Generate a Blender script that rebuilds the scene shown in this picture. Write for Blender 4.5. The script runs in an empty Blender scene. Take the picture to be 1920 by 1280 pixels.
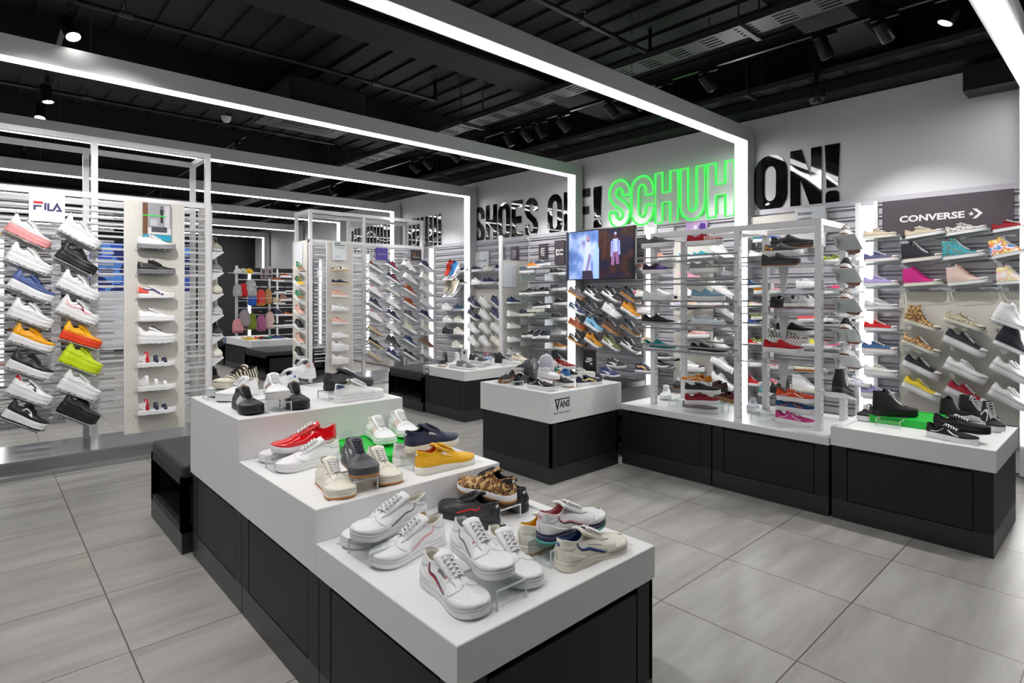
import bpy, math, random
from mathutils import Vector, Matrix
R = math.radians
random.seed(7)
S = bpy.context.scene
COL = S.collection

# ---------------------------------------------------------------- camera
F, CX, Y0, H = 1089.65, 960.0, 553.0, 1.5          # focal length in pixels of a 1920 frame, eye height
EX = (0.73564536, 0.67736689)                      # world X (towards the long wall) in camera right / forward
EY = (-0.67735704, 0.73565443)                     # world Y (along the long wall)
cam_d = bpy.data.cameras.new('camera')
cam = bpy.data.objects.new('camera', cam_d)
COL.objects.link(cam)
cam.location = (0, 0, H)
cam.rotation_euler = (R(90), 0, -math.atan2(0.67736, 0.73565))
cam_d.sensor_width = 36
cam_d.lens = F / 1920 * 36
cam_d.shift_y = -(640 - Y0) / 1920
cam_d.clip_start = 0.05
S.camera = cam

# ---------------------------------------------------------------- exposure, world
S.view_settings.view_transform = 'Standard'
S.view_settings.look = 'None'
S.view_settings.gamma = 1
S.view_settings.use_curve_mapping = False
S.view_settings.exposure = 0.56
W = bpy.data.worlds.new('world')
S.world = W
W.use_nodes = True
W.node_tree.nodes['Background'].inputs[0].default_value = (0.9, 0.93, 1, 1)
W.node_tree.nodes['Background'].inputs[1].default_value = 0.05
S.cycles.use_light_tree = True
S.cycles.max_bounces = 7
S.cycles.diffuse_bounces = 4
S.cycles.glossy_bounces = 4
S.cycles.transmission_bounces = 6
S.cycles.transparent_max_bounces = 24
S.cycles.caustics_reflective = False
S.cycles.caustics_refractive = False
S.cycles.sample_clamp_indirect = 4
S.cycles.use_denoising = True
LED_E = 10.0                                        # emission of the linear LED frames
SPOT_W = 55.0                                      # track spotlights
GRID_W = 26.0                                      # each metre-long downlight of the ceiling rows

def area_light(name, loc, sx, sy, w, col=(1, 0.985, 0.97)):
    l = bpy.data.lights.new(name, 'AREA'); l.shape = 'RECTANGLE'; l.size = sx; l.size_y = sy
    l.energy = w; l.color = col
    o = bpy.data.objects.new(name, l); COL.objects.link(o); o.location = loc
    return o

# ---------------------------------------------------------------- pixel -> place helpers
def ray(px, py):
    a = (px - CX) / F
    return (a * EX[0] + EX[1], a * EY[0] + EY[1], -(py - Y0) / F)
def atz(px, py, z=0.0):
    r = ray(px, py); t = (z - H) / r[2]
    return Vector((r[0] * t, r[1] * t, z))
def atx(px, py, x):
    r = ray(px, py); t = x / r[0]
    return Vector((x, r[1] * t, H + r[2] * t))
def aty(px, py, y):
    r = ray(px, py); t = y / r[1]
    return Vector((r[0] * t, y, H + r[2] * t))

# ---------------------------------------------------------------- colours and materials
def lin(h):
    if not isinstance(h, str): return tuple(h)
    v = [int(h[i:i + 2], 16) / 255 for i in (0, 2, 4)]
    return tuple(c / 12.92 if c <= 0.04045 else ((c + 0.055) / 1.055) ** 2.4 for c in v)
NAMED = dict(white='e9e9ea', offwhite='e4e1d4', cream='ddd8c6', black='1a1a1c', soft='28282b', grey='77787c', lgrey='b4b5b8',
             dgrey='3f4045', navy='232a48', blue='2b5fa8', sky='7fb0cc', denim='4d6a97', red='c3161f', brightred='e0121a', burg='7a1626',
             pink='e59aa0', rose='d9a99b', magenta='c3267f', lilac='a898cf', teal='0f7f82', green='1f7a52', olive='66703f',
             yellow='f0b400', mustard='d08a17', orange='e0641c', tan='a9692f', brown='7a4326', dbrown='463129', beige='c9b8a0', taupe='80726d',
             gum='b57a3c', lime='c9e019', purple='4b3a86', silver='b9bbbf', gold='b9912f', mauve='6d6168', aqua='59b8b0')
def C(c):
    return lin(NAMED.get(c, c) if isinstance(c, str) else c)
MATS = {}
def new_mat(name):
    m = bpy.data.materials.new(name); m.use_nodes = True
    nt = m.node_tree
    b = nt.nodes['Principled BSDF']
    MATS[name] = m
    return m, nt, b
def setc(sock, c): sock.default_value = (c[0], c[1], c[2], 1)
def bump(nt, b, scale, strength, coord='Object', dist=0.01, detail=3):
    tc = nt.nodes.new('ShaderNodeTexCoord'); n = nt.nodes.new('ShaderNodeTexNoise'); bp = nt.nodes.new('ShaderNodeBump')
    n.inputs['Scale'].default_value = scale; n.inputs['Detail'].default_value = detail
    bp.inputs['Strength'].default_value = strength; bp.inputs['Distance'].default_value = dist
    nt.links.new(tc.outputs[coord], n.inputs['Vector']); nt.links.new(n.outputs[0], bp.inputs['Height'])
    nt.links.new(bp.outputs[0], b.inputs['Normal'])
    return n
def plain(name, c, rough=0.5, metal=0.0, nscale=6.0, var=0.04, bmp=0, bscale=60, coat=0, spec=0.5):
    m, nt, b = new_mat(name)
    c = C(c)
    tc = nt.nodes.new('ShaderNodeTexCoord'); n = nt.nodes.new('ShaderNodeTexNoise'); mx = nt.nodes.new('ShaderNodeMixRGB')
    n.inputs['Scale'].default_value = nscale
    setc(mx.inputs[1], [k * (1 - var) for k in c]); setc(mx.inputs[2], [min(1, k * (1 + var)) for k in c])
    nt.links.new(tc.outputs['Object'], n.inputs['Vector']); nt.links.new(n.outputs[0], mx.inputs[0]); nt.links.new(mx.outputs[0], b.inputs['Base Color'])
    b.inputs['Roughness'].default_value = rough; b.inputs['Metallic'].default_value = metal
    b.inputs['Coat Weight'].default_value = coat; b.inputs['Specular IOR Level'].default_value = spec
    if bmp: bump(nt, b, bscale, bmp)
    return m
def objcol(name, rough, bmp=0.0, bscale=300, coat=0.0, metal=0.0, sheen=0.0):
    m, nt, b = new_mat(name)
    oi = nt.nodes.new('ShaderNodeObjectInfo')
    nt.links.new(oi.outputs['Color'], b.inputs['Base Color'])
    b.inputs['Roughness'].default_value = rough; b.inputs['Coat Weight'].default_value = coat; b.inputs['Metallic'].default_value = metal
    b.inputs['Coat Roughness'].default_value = 0.06
    b.inputs['Sheen Weight'].default_value = sheen
    if bmp: bump(nt, b, bscale, bmp, dist=0.002)
    return m
def emis(name, c, e):
    m, nt, b = new_mat(name)
    nt.nodes.remove(b)
    em = nt.nodes.new('ShaderNodeEmission'); setc(em.inputs[0], C(c)); em.inputs[1].default_value = e
    nt.links.new(em.outputs[0], nt.nodes['Material Output'].inputs[0])
    return m
def ramp_mat(name, tex, cols, scale, rough=0.6, vec_scale=(1, 1, 1), const=True, dist=0.0):
    """patterned fabric: a texture value through a colour ramp"""
    m, nt, b = new_mat(name)
    tc = nt.nodes.new('ShaderNodeTexCoord'); mp = nt.nodes.new('ShaderNodeMapping'); mp.inputs['Scale'].default_value = vec_scale
    nt.links.new(tc.outputs['Object'], mp.inputs[0])
    if tex == 'voronoi':
        t = nt.nodes.new('ShaderNodeTexVoronoi'); t.inputs['Scale'].default_value = scale; out = t.outputs['Distance']
    elif tex == 'vcol':
        t = nt.nodes.new('ShaderNodeTexVoronoi'); t.inputs['Scale'].default_value = scale; out = t.outputs['Color']
    elif tex == 'wave':
        t = nt.nodes.new('ShaderNodeTexWave'); t.inputs['Scale'].default_value = scale; t.inputs['Distortion'].default_value = dist
        t.inputs['Detail'].default_value = 1.5; out = t.outputs['Color']
    else:
        t = nt.nodes.new('ShaderNodeTexNoise'); t.inputs['Scale'].default_value = scale; t.inputs['Detail'].default_value = 2; out = t.outputs[0]
    nt.links.new(mp.outputs[0], t.inputs['Vector'])
    cr = nt.nodes.new('ShaderNodeValToRGB'); cr.color_ramp.interpolation = 'CONSTANT' if const else 'LINEAR'
    e = cr.color_ramp.elements
    while len(e) < len(cols): e.new(0.5)
    for k, (p, c) in enumerate(cols):
        e[k].position = p; cc = C(c); e[k].color = (cc[0], cc[1], cc[2], 1)
    nt.links.new(out, cr.inputs[0]); nt.links.new(cr.outputs[0], b.inputs['Base Color'])
    b.inputs['Roughness'].default_value = rough
    return m
def checker_mat(name, c1, c2, scale):
    m, nt, b = new_mat(name)
    tc = nt.nodes.new('ShaderNodeTexCoord'); t = nt.nodes.new('ShaderNodeTexChecker'); t.inputs['Scale'].default_value = scale
    mp = nt.nodes.new('ShaderNodeMapping'); mp.inputs['Rotation'].default_value = (0.03, 0.05, 0.02); mp.inputs['Location'].default_value = (0.003, 0.004, 0.0021)
    nt.links.new(tc.outputs['Object'], mp.inputs[0]); nt.links.new(mp.outputs[0], t.inputs['Vector'])
    setc(t.inputs[1], C(c1)); setc(t.inputs[2], C(c2))
    nt.links.new(t.outputs[0], b.inputs['Base Color']); b.inputs['Roughness'].default_value = 0.8
    return m
def grad_mat(name, c1, c2, z0, z1, rough=0.45):
    """dip-dyed shoe: colour runs from c1 at the sole to c2 at the collar"""
    m, nt, b = new_mat(name)
    tc = nt.nodes.new('ShaderNodeTexCoord'); sp = nt.nodes.new('ShaderNodeSeparateXYZ'); mr = nt.nodes.new('ShaderNodeMapRange'); mx = nt.nodes.new('ShaderNodeMixRGB')
    mr.inputs[1].default_value = z0; mr.inputs[2].default_value = z1
    nt.links.new(tc.outputs['Object'], sp.inputs[0]); nt.links.new(sp.outputs[2], mr.inputs[0]); nt.links.new(mr.outputs[0], mx.inputs[0])
    setc(mx.inputs[1], C(c1)); setc(mx.inputs[2], C(c2)); nt.links.new(mx.outputs[0], b.inputs['Base Color'])
    b.inputs['Roughness'].default_value = rough
    return m
objcol('leather', 0.42, 0.25, 450)
objcol('suede', 0.9, 0.3, 600, sheen=0.3)
objcol('canvas', 0.85, 0.25, 900)
objcol('rubber', 0.5, 0.0)
objcol('lace', 0.85, 0.0)
objcol('print', 0.55, 0.0)
objcol('patent', 0.12, 0.35, 45, coat=1.0)
objcol('gloss', 0.25, 0.0)
objcol('metal', 0.28, 0.0, metal=1.0)
objcol('matte', 0.7, 0.15, 40)
objcol('enamel', 0.35, 0.0)
ramp_mat('leopard', 'voronoi', [(0, '9a622a'), (0.36, '17100b'), (0.52, 'cda468')], 58)
ramp_mat('leopard_bw', 'voronoi', [(0, '8d7f76'), (0.3, '1b1614'), (0.47, 'e6e2dc')], 95)
ramp_mat('leopard_teal', 'voronoi', [(0, 'd97a2a'), (0.28, '101010'), (0.43, '18a6b4')], 95)
ramp_mat('zebra', 'wave', [(0, '15120f'), (0.55, 'e2d8bd')], 15, vec_scale=(1, 0.5, 0.25), dist=3.5)
ramp_mat('snake', 'vcol', [(0, '8a8466'), (0.35, 'd2cbb0'), (0.6, 'b0a888')], 120)
ramp_mat('tiedye', 'noise', [(0, '2a58b8'), (0.38, '6a9ad8'), (0.44, 'f4f4f6'), (0.52, 'e8503a'), (0.57, 'f0d040'), (0.64, 'f4f4f6')], 17, const=False)
ramp_mat('pastel', 'noise', [(0, 'cfc2e2'), (0.42, 'f0ece6'), (0.5, 'f0b8c0'), (0.58, 'e8e68a'), (0.66, 'eeeeee')], 18, const=False)
ramp_mat('floral', 'vcol', [(0, 'e6e6ea'), (0.4, 'e6e6ea'), (0.62, '4a62a0'), (0.75, 'c7c9d6')], 150)
ramp_mat('redfloral', 'vcol', [(0, '20202a'), (0.35, 'ddd6cc'), (0.5, '9c3a44'), (0.62, 'ddd6cc'), (0.78, '20202a')], 130)
ramp_mat('rustprint', 'noise', [(0, '6b2416'), (0.45, 'a5471f'), (0.52, '6b2416'), (0.6, 'b8692f')], 60)
ramp_mat('neon', 'noise', [(0, '1a1420'), (0.5, 'b8d020'), (0.6, '1a1420')], 70)
ramp_mat('galaxy', 'vcol', [(0, '3a4ab8'), (0.3, '8a3ab0'), (0.5, '2a2a60'), (0.7, 'c8d020')], 90)
ramp_mat('flames', 'wave', [(0, '151515'), (0.55, 'd8281a'), (0.75, 'f0b020')], 16, dist=9)
ramp_mat('glitter_black', 'vcol', [(0, '101012'), (0.5, '25262a'), (0.72, '9a9ba2')], 260, rough=0.25)
ramp_mat('holo', 'noise', [(0, '9fb6c8'), (0.45, 'd8d8de'), (0.55, 'c8b6d8'), (0.65, 'b8d8cc')], 30, rough=0.2, const=False)
ramp_mat('spots_bw', 'noise', [(0, '151515'), (0.5, 'eeeeee')], 42)
ramp_mat('bands', 'wave', [(0, 'd82a2a'), (0.2, 'e8a020'), (0.38, '2aa05a'), (0.55, '2a5ad0'), (0.75, '8a2ab0')], 9, dist=4)
ramp_mat('glitter_silver', 'vcol', [(0, '9a9ba2'), (0.4, 'd8d8dc'), (0.7, 'b8b9c0')], 300, rough=0.3)
ramp_mat('pinkspots', 'noise', [(0, 'c63a54'), (0.5, 'e8c2c4')], 50)
checker_mat('check_bw', '121214', 'e8e4d8', 90)
checker_mat('check_dark', '121214', '45454a', 90)
checker_mat('check_red', 'b81a20', 'ece8e0', 90)
checker_mat('check_navy', '232a68', 'ece8e0', 90)
checker_mat('check_purple', '7a6ab0', 'ece8e0', 90)
checker_mat('check_mustard', 'c98a1a', 'ece8e0', 90)
grad_mat('dip_pink', 'e98d8d', 'e9e9ea', 0.045, 0.065)
grad_mat('dip_orange', 'e8421c', 'f0b400', 0.045, 0.07)
grad_mat('sunset', 'e0b030', 'd8382a', -0.05, 0.22)
# room materials
plain('white_paint', 'e3e3e5', 0.55, var=0.015)
plain('wall_white', 'e2e2e6', 0.75, var=0.015, nscale=1.5)
plain('plinth_white', 'e6e6e6', 0.42, var=0.02, nscale=2)
plain('white_metal', 'e9e9ea', 0.35, var=0.01)
plain('black_lam', '1d1d20', 0.5, var=0.1, nscale=3, spec=0.35)
plain('kick_black', '29292c', 0.35, var=0.1, nscale=3)
plain('black_vinyl', '26262a', 0.45, var=0.12, nscale=4, bmp=0.25, bscale=5)
plain('deck_black', '1b1b1d', 0.7, var=0.15, nscale=2)
plain('beam_black', '151517', 0.8, var=0.2, nscale=3, bmp=0.5, bscale=25)
plain('tray_metal', '4a4a4d', 0.5, 0.5)
plain('alu', 'cdcfd1', 0.5, 0.1, var=0.04, nscale=2)
plain('steel', 'b9bbbe', 0.22, 0.9, var=0.05)
plain('rod_grey', '8f9094', .4)
plain('track_black', '0c0c0d', 0.4)
plain('slat_grey', 'c4c3ca', 0.4, 0.2, var=0.05, nscale=2)
plain('slat_back', 'b3b2ba', 0.5, 0.1, var=0.05, nscale=1.2)
plain('lip_white', 'd5d5da', 0.3, 0.2)
plain('sign_dark', '4b434b', 0.6)
plain('sign_white', 'dfe3e8', 0.5)
plain('green_tray', '14c23c', 0.35, var=0.02)
plain('dark_wall', '1f1f25', 0.6)
plain('neon_body', 'dcdee0', 0.5)
m, nt, b = new_mat('stone_panel')
tc = nt.nodes.new('ShaderNodeTexCoord'); n = nt.nodes.new('ShaderNodeTexNoise'); n.inputs['Scale'].default_value = 90; n.inputs['Detail'].default_value = 4
cr = nt.nodes.new('ShaderNodeValToRGB'); cr.color_ramp.elements[0].position = 0.3; cr.color_ramp.elements[1].position = 0.7
a = C('cfcbc3'); setc2 = C('e3e0d9')
cr.color_ramp.elements[0].color = (*a, 1); cr.color_ramp.elements[1].color = (*setc2, 1)
nt.links.new(tc.outputs['Object'], n.inputs['Vector']); nt.links.new(n.outputs[0], cr.inputs[0]); nt.links.new(cr.outputs[0], b.inputs['Base Color'])
b.inputs['Roughness'].default_value = 0.85
m, nt, b = new_mat('mirror'); setc(b.inputs['Base Color'], (0.78, 0.78, 0.8)); b.inputs['Metallic'].default_value = 1; b.inputs['Roughness'].default_value = 0.12
m, nt, b = new_mat('gloss_black'); setc(b.inputs['Base Color'], (0.006, 0.006, 0.007)); b.inputs['Roughness'].default_value = 0.04
b.inputs['Coat Weight'].default_value = 1.0; b.inputs['Coat Roughness'].default_value = 0.02; b.inputs['Specular IOR Level'].default_value = 1.0
bump(nt, b, 2.2, 0.3, dist=0.1, detail=0.3)
# clear acrylic: cheap glass (transparent + a fresnel sheen)
def clear(name, tint, refl=0.1):
    m, nt, b = new_mat(name); nt.nodes.remove(b)
    tr = nt.nodes.new('ShaderNodeBsdfTransparent'); gl = nt.nodes.new('ShaderNodeBsdfGlossy'); mx = nt.nodes.new('ShaderNodeMixShader'); lw = nt.nodes.new('ShaderNodeLayerWeight'); pw = nt.nodes.new('ShaderNodeMath'); ad = nt.nodes.new('ShaderNodeMath')
    setc(tr.inputs[0], tint); gl.inputs['Roughness'].default_value = 0.05; lw.inputs[0].default_value = .5
    pw.operation = 'POWER'; pw.inputs[1].default_value = 4; ad.operation = 'MULTIPLY_ADD'; ad.inputs[1].default_value = .6; ad.inputs[2].default_value = .05
    nt.links.new(lw.outputs['Facing'], pw.inputs[0]); nt.links.new(pw.outputs[0], ad.inputs[0]); nt.links.new(ad.outputs[0], mx.inputs[0]); nt.links.new(tr.outputs[0], mx.inputs[1]); nt.links.new(gl.outputs[0], mx.inputs[2])
    nt.links.new(mx.outputs[0], nt.nodes['Material Output'].inputs[0])
clear('acrylic', (0.96, 0.975, 0.975)); clear('glass', (0.93, 0.96, 0.95))
plain('acrylic_edge', 'd2d8da', 0.15)
emis('led', (1, 0.985, 0.98), LED_E)
emis('led_small', (1, 0.985, 0.98), 4.0)
emis('lamp_disc', (1, 0.97, 0.93), 40)
emis('neon_green', (0.05, 1.0, 0.09), 1.0)
# floor: 67 x 64 cm porcelain tiles with fine grout and streaks along X
m, nt, b = new_mat('floor_tile')
N = nt.nodes.new; Lk = nt.links.new
def math_n(op, a=None, bb=None):
    q = N('ShaderNodeMath'); q.operation = op
    for i, v in enumerate((a, bb)):
        if v is None: continue
        if isinstance(v, (int, float)): q.inputs[i].default_value = v
        else: Lk(v, q.inputs[i])
    return q.outputs[0]
g = N('ShaderNodeNewGeometry'); sp = N('ShaderNodeSeparateXYZ'); Lk(g.outputs['Position'], sp.inputs[0])
TX, TY, OX, OY = 0.666, 0.641, 0.475, 0.963
def grout(out, o, t):
    f = math_n('FRACT', math_n('DIVIDE', math_n('ADD', math_n('SUBTRACT', out, o), 100 * t), t))
    d = math_n('MINIMUM', f, math_n('SUBTRACT', 1.0, f))
    return math_n('LESS_THAN', d, 0.0027 / t), math_n('FLOOR', math_n('DIVIDE', math_n('ADD', math_n('SUBTRACT', out, o), 100 * t), t))
gx, ix = grout(sp.outputs[0], OX, TX); gy, iy = grout(sp.outputs[1], OY, TY)
gr = math_n('MAXIMUM', gx, gy)
cmb = N('ShaderNodeCombineXYZ'); Lk(ix, cmb.inputs[0]); Lk(iy, cmb.inputs[1])
wn = N('ShaderNodeTexWhiteNoise'); Lk(cmb.outputs[0], wn.inputs[0])
mp = N('ShaderNodeMapping'); mp.inputs['Scale'].default_value = (1.1, 7.0, 1); Lk(g.outputs['Position'], mp.inputs[0])
off = N('ShaderNodeVectorMath'); off.operation = 'MULTIPLY_ADD'; Lk(wn.outputs['Color'], off.inputs[0]); off.inputs[1].default_value = (9, 9, 0); Lk(mp.outputs[0], off.inputs[2])
ns = N('ShaderNodeTexNoise'); ns.inputs['Scale'].default_value = 1.0; ns.inputs['Detail'].default_value = 6; ns.inputs['Roughness'].default_value = 0.6; Lk(off.outputs[0], ns.inputs['Vector'])
cr = N('ShaderNodeValToRGB'); cr.color_ramp.elements[0].position = 0.3; cr.color_ramp.elements[1].position = 0.7
cr.color_ramp.elements[0].color = (*C('928f8a'), 1); cr.color_ramp.elements[1].color = (*C('b3b2ad'), 1)
Lk(ns.outputs[0], cr.inputs[0])
mx = N('ShaderNodeMixRGB'); Lk(gr, mx.inputs[0]); Lk(cr.outputs[0], mx.inputs[1]); setc(mx.inputs[2], C('4a423b'))
Lk(mx.outputs[0], b.inputs['Base Color']); b.inputs['Roughness'].default_value = 0.33; b.inputs['Specular IOR Level'].default_value = 0.4
MT = MATS

# slotted upright: a row of punched slots down the middle of each face
m, nt, b = new_mat('slotted_metal')

def mth(op, a, bb=None):
    q = nt.nodes.new('ShaderNodeMath'); q.operation = op
    for i, v in enumerate((a, bb)):
        if v is None: continue
        if isinstance(v, (int, float)): q.inputs[i].default_value = v
        else: nt.links.new(v, q.inputs[i])
    return q.outputs[0]
tc = nt.nodes.new('ShaderNodeTexCoord'); sg = nt.nodes.new('ShaderNodeSeparateXYZ'); so_ = nt.nodes.new('ShaderNodeSeparateXYZ')
nt.links.new(tc.outputs['Generated'], sg.inputs[0]); nt.links.new(tc.outputs['Object'], so_.inputs[0])
band = lambda o: mth('LESS_THAN', mth('ABSOLUTE', mth('SUBTRACT', o, .5)), .1)
fz = mth('LESS_THAN', mth('FRACT', mth('DIVIDE', so_.outputs[2], .05)), .4)
msk = mth('MULTIPLY', band(sg.outputs[0]), fz)
mq = nt.nodes.new('ShaderNodeMixRGB'); nt.links.new(msk, mq.inputs[0]); setc(mq.inputs[1], C('e9e9ea')); setc(mq.inputs[2], C('222224')); nt.links.new(mq.outputs[0], b.inputs['Base Color'])
b.inputs['Roughness'].default_value = .4
# ---------------------------------------------------------------- mesh helpers
class MB:
    def __init__(s): s.v = []; s.f = []
    def add(s, vs, fs):
        o = len(s.v); s.v += [tuple(p) for p in vs]; s.f += [tuple(i + o for i in f) for f in fs]; return s
    def box(s, x0, x1, y0, y1, z0, z1, M=None):
        vs = [Vector((x, y, z)) for x in (x0, x1) for y in (y0, y1) for z in (z0, z1)]
        if M is not None: vs = [M @ p for p in vs]
        return s.add(vs, [(0, 1, 3, 2), (4, 6, 7, 5), (0, 4, 5, 1), (2, 3, 7, 6), (0, 2, 6, 4), (1, 5, 7, 3)])
    def bbox(s, x0, x1, y0, y1, z0, z1, r=0.006, n=2):
        """box with rounded vertical and top edges (stacked inset rings)"""
        rings = [(0, z0)]
        for k in range(n + 1):
            a = math.pi / 2 * k / n
            rings.append((r * (1 - math.cos(a)), z1 - r + r * math.sin(a)))
        loops = []
        for ins, z in rings:
            lp = []
            for cx_, cy_, a0 in ((x1, y1, 0), (x0, y1, 90), (x0, y0, 180), (x1, y0, 270)):
                sx = -1 if cx_ == x1 else 1; sy = -1 if cy_ == y1 else 1
                for k in range(n + 1):
                    a = R(a0 + 90 * k / n); rr = r - ins
                    lp.append((cx_ + sx * r + rr * math.cos(a), cy_ + sy * r + rr * math.sin(a), z))
            loops.append(lp)
        return s.loft(loops, caps=True)
    def loft(s, loops, caps=False, closed=True):
        o = len(s.v); n = len(loops[0])
        for l in loops: s.v += [tuple(p) for p in l]
        for i in range(len(loops) - 1):
            for j in range(n if closed else n - 1):
                k = (j + 1) % n
                s.f.append((o + i * n + j, o + i * n + k, o + (i + 1) * n + k, o + (i + 1) * n + j))
        if caps:
            s.f.append(tuple(o + j for j in reversed(range(n)))); s.f.append(tuple(o + (len(loops) - 1) * n + j for j in range(n)))
        return s
    def tube(s, pts, r, n=8, caps=True, flat=1.0):
        pts = [Vector(p) for p in pts]; loops = []; up = Vector((0, 0, 1))
        for i, p in enumerate(pts):
            d = (pts[min(i + 1, len(pts) - 1)] - pts[max(i - 1, 0)])
            if d.length < 1e-9: d = Vector((1, 0, 0))
            d.normalize()
            a = d.cross(up)
            if a.length < 0.05: a = d.cross(Vector((0, 1, 0)))
            a.normalize(); bb = a.cross(d)
            rr = r[i] if isinstance(r, (list, tuple)) else r
            loops.append([p + a * rr * math.cos(2 * math.pi * k / n) + bb * rr * flat * math.sin(2 * math.pi * k / n) for k in range(n)])
        return s.loft(loops, caps)
    def cyl(s, a, b, r, n=16, r2=None):
        return s.tube([a, b], [r, r if r2 is None else r2], n)
    def prism(s, pts, f0, f1):
        """polygon in 2D extruded: f0/f1 map (u, v) to 3D"""
        n = len(pts); o = len(s.v)
        s.v += [tuple(f0(*p)) for p in pts] + [tuple(f1(*p)) for p in pts]
        s.f.append(tuple(o + i for i in range(n))); s.f.append(tuple(o + n + i for i in reversed(range(n))))
        for i in range(n):
            j = (i + 1) % n; s.f.append((o + i, o + n + i, o + n + j, o + j))
        return s
    def mesh(s, name, smooth=False):
        me = bpy.data.meshes.new(name); me.from_pydata(s.v, [], s.f)
        me.materials.append(None)
        if smooth: me.shade_smooth()
        import bmesh
        bm = bmesh.new(); bm.from_mesh(me); bmesh.ops.recalc_face_normals(bm, faces=bm.faces); bm.to_mesh(me); bm.free()
        if smooth == 'auto':
            me.shade_smooth(); me.set_sharp_from_angle(angle=R(38))
        return me
    def build(s, name, mat, parent=None, color=None, smooth=False, loc=None):
        return link(name, s.mesh(name, smooth), mat, parent, color, loc)
def link(name, me, mat, parent=None, color=None, loc=None):
    o = bpy.data.objects.new(name, me); COL.objects.link(o)
    if isinstance(mat, str): mat = MATS[mat]
    if not me.materials: me.materials.append(None)
    o.material_slots[0].link = 'OBJECT'; o.material_slots[0].material = mat
    if color is not None: o.color = (*C(color), 1)
    if parent is not None: o.parent = parent
    if loc is not None: o.location = loc
    return o
def empty(name, loc=(0, 0, 0), rz=0.0):
    o = bpy.data.objects.new(name, None); COL.objects.link(o); o.location = loc; o.rotation_euler = (0, 0, rz); o.empty_display_size = 0.05
    return o
def tag(o, label=None, cat=None, group=None, kind=None):
    if label: o['label'] = label
    if cat: o['category'] = cat
    if group: o['group'] = group
    if kind: o['kind'] = kind
    return o
def structure(mb, name, mat, color=None, smooth=False):
    return tag(mb.build(name, mat, None, color, smooth), kind='structure')
def copy_tree(o, parent=None):
    c = o.copy(); COL.objects.link(c); c.parent = parent
    for ch in list(o.children): copy_tree(ch, c)
    return c
ORD = ['top', 'second', 'third', 'fourth', 'fifth', 'sixth', 'seventh', 'eighth', 'ninth', 'tenth']
COLN = ['first', 'second', 'third', 'fourth', 'fifth', 'sixth', 'seventh']
# text: glyph outlines as a flat mesh in the plane, then mapped anywhere
_txt = {}
def text_mesh(s, bold=0.0):
    key = (s, bold)
    if key not in _txt:
        cu = bpy.data.curves.new('lettering', 'FONT'); cu.body = s; cu.size = 1; cu.offset = bold; cu.resolution_u = 3; cu.fill_mode = 'FRONT'
        o = bpy.data.objects.new('lettering', cu); COL.objects.link(o)
        dg = bpy.context.evaluated_depsgraph_get(); me = bpy.data.meshes.new_from_object(o.evaluated_get(dg))
        vs = [tuple(v.co[:2]) for v in me.vertices]; fs = [tuple(p.vertices) for p in me.polygons]
        bpy.data.objects.remove(o); bpy.data.meshes.remove(me)
        xs = [v[0] for v in vs]; ys = [v[1] for v in vs]
        x0, x1, y0, y1 = min(xs), max(xs), min(ys), max(ys)
        _txt[key] = ([((v[0] - x0) / (x1 - x0), (v[1] - y0) / (y1 - y0)) for v in vs], fs)
    return _txt[key]
def text_on(mb, s, f, u0, u1, v0, v1, bold=0.0):
    """write s into the rectangle (u0..u1, v0..v1); f maps (u, v) to 3D"""
    vs, fs = text_mesh(s, bold)
    return mb.add([f(u0 + a * (u1 - u0), v0 + b_ * (v1 - v0)) for a, b_ in vs], fs)
def ribbon2d(pts, w, closed=False):
    """outline of a stroke of width w along pts (2D), mitred"""
    n = len(pts); L, Rr = [], []
    for i in range(n):
        p = Vector(pts[i]); a = Vector(pts[i - 1]) if (i > 0 or closed) else None; c = Vector(pts[(i + 1) % n]) if (i < n - 1 or closed) else None
        d1 = (p - a).normalized() if a is not None else None; d2 = (c - p).normalized() if c is not None else None
        if d1 is None: d1 = d2
        if d2 is None: d2 = d1
        t = (d1 + d2).normalized(); nn = Vector((-t.y, t.x)); k = 1 / max(0.4, nn.dot(Vector((-d1.y, d1.x))))
        L.append(p + nn * w / 2 * k); Rr.append(p - nn * w / 2 * k)
    return L, Rr
def arc(cx_, cy_, rx, ry, a0, a1, n=8):
    return [(cx_ + rx * math.cos(R(a0 + (a1 - a0) * k / n)), cy_ + ry * math.sin(R(a0 + (a1 - a0) * k / n))) for k in range(n + 1)]
def trefoil(f, s, u, v):
    """three-leaf mark with bars, as faces around (u, v), size s"""
    out = []
    for a, ln in ((90, 1.0), (45, 0.9), (135, 0.9)):
        ca, sa = math.cos(R(a)), math.sin(R(a)); pts = []
        for k in range(11):
            t = k / 10; pts.append((t, 0.2 * math.sin(math.pi * t) ** 0.8))
        pts += [(p[0], -p[1]) for p in reversed(pts[1:-1])]
        out.append([(u + s * (0.12 + ln * p[0] * 0.62) * ca - s * p[1] * sa, v + s * (0.12 + ln * p[0] * 0.62) * sa + s * p[1] * ca) for p in pts])
    for k in range(2):
        y = -0.04 - 0.12 * k; w = 0.42 - 0.07 * k
        out.append([(u - s * w, v + s * (y - 0.035)), (u + s * w, v + s * (y - 0.035)), (u + s * w, v + s * (y + 0.035)), (u - s * w, v + s * (y + 0.035))])
    mb = MB()
    for p in out: mb.add([f(*q) for q in p], [tuple(range(len(p)))])
    return mb
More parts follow.
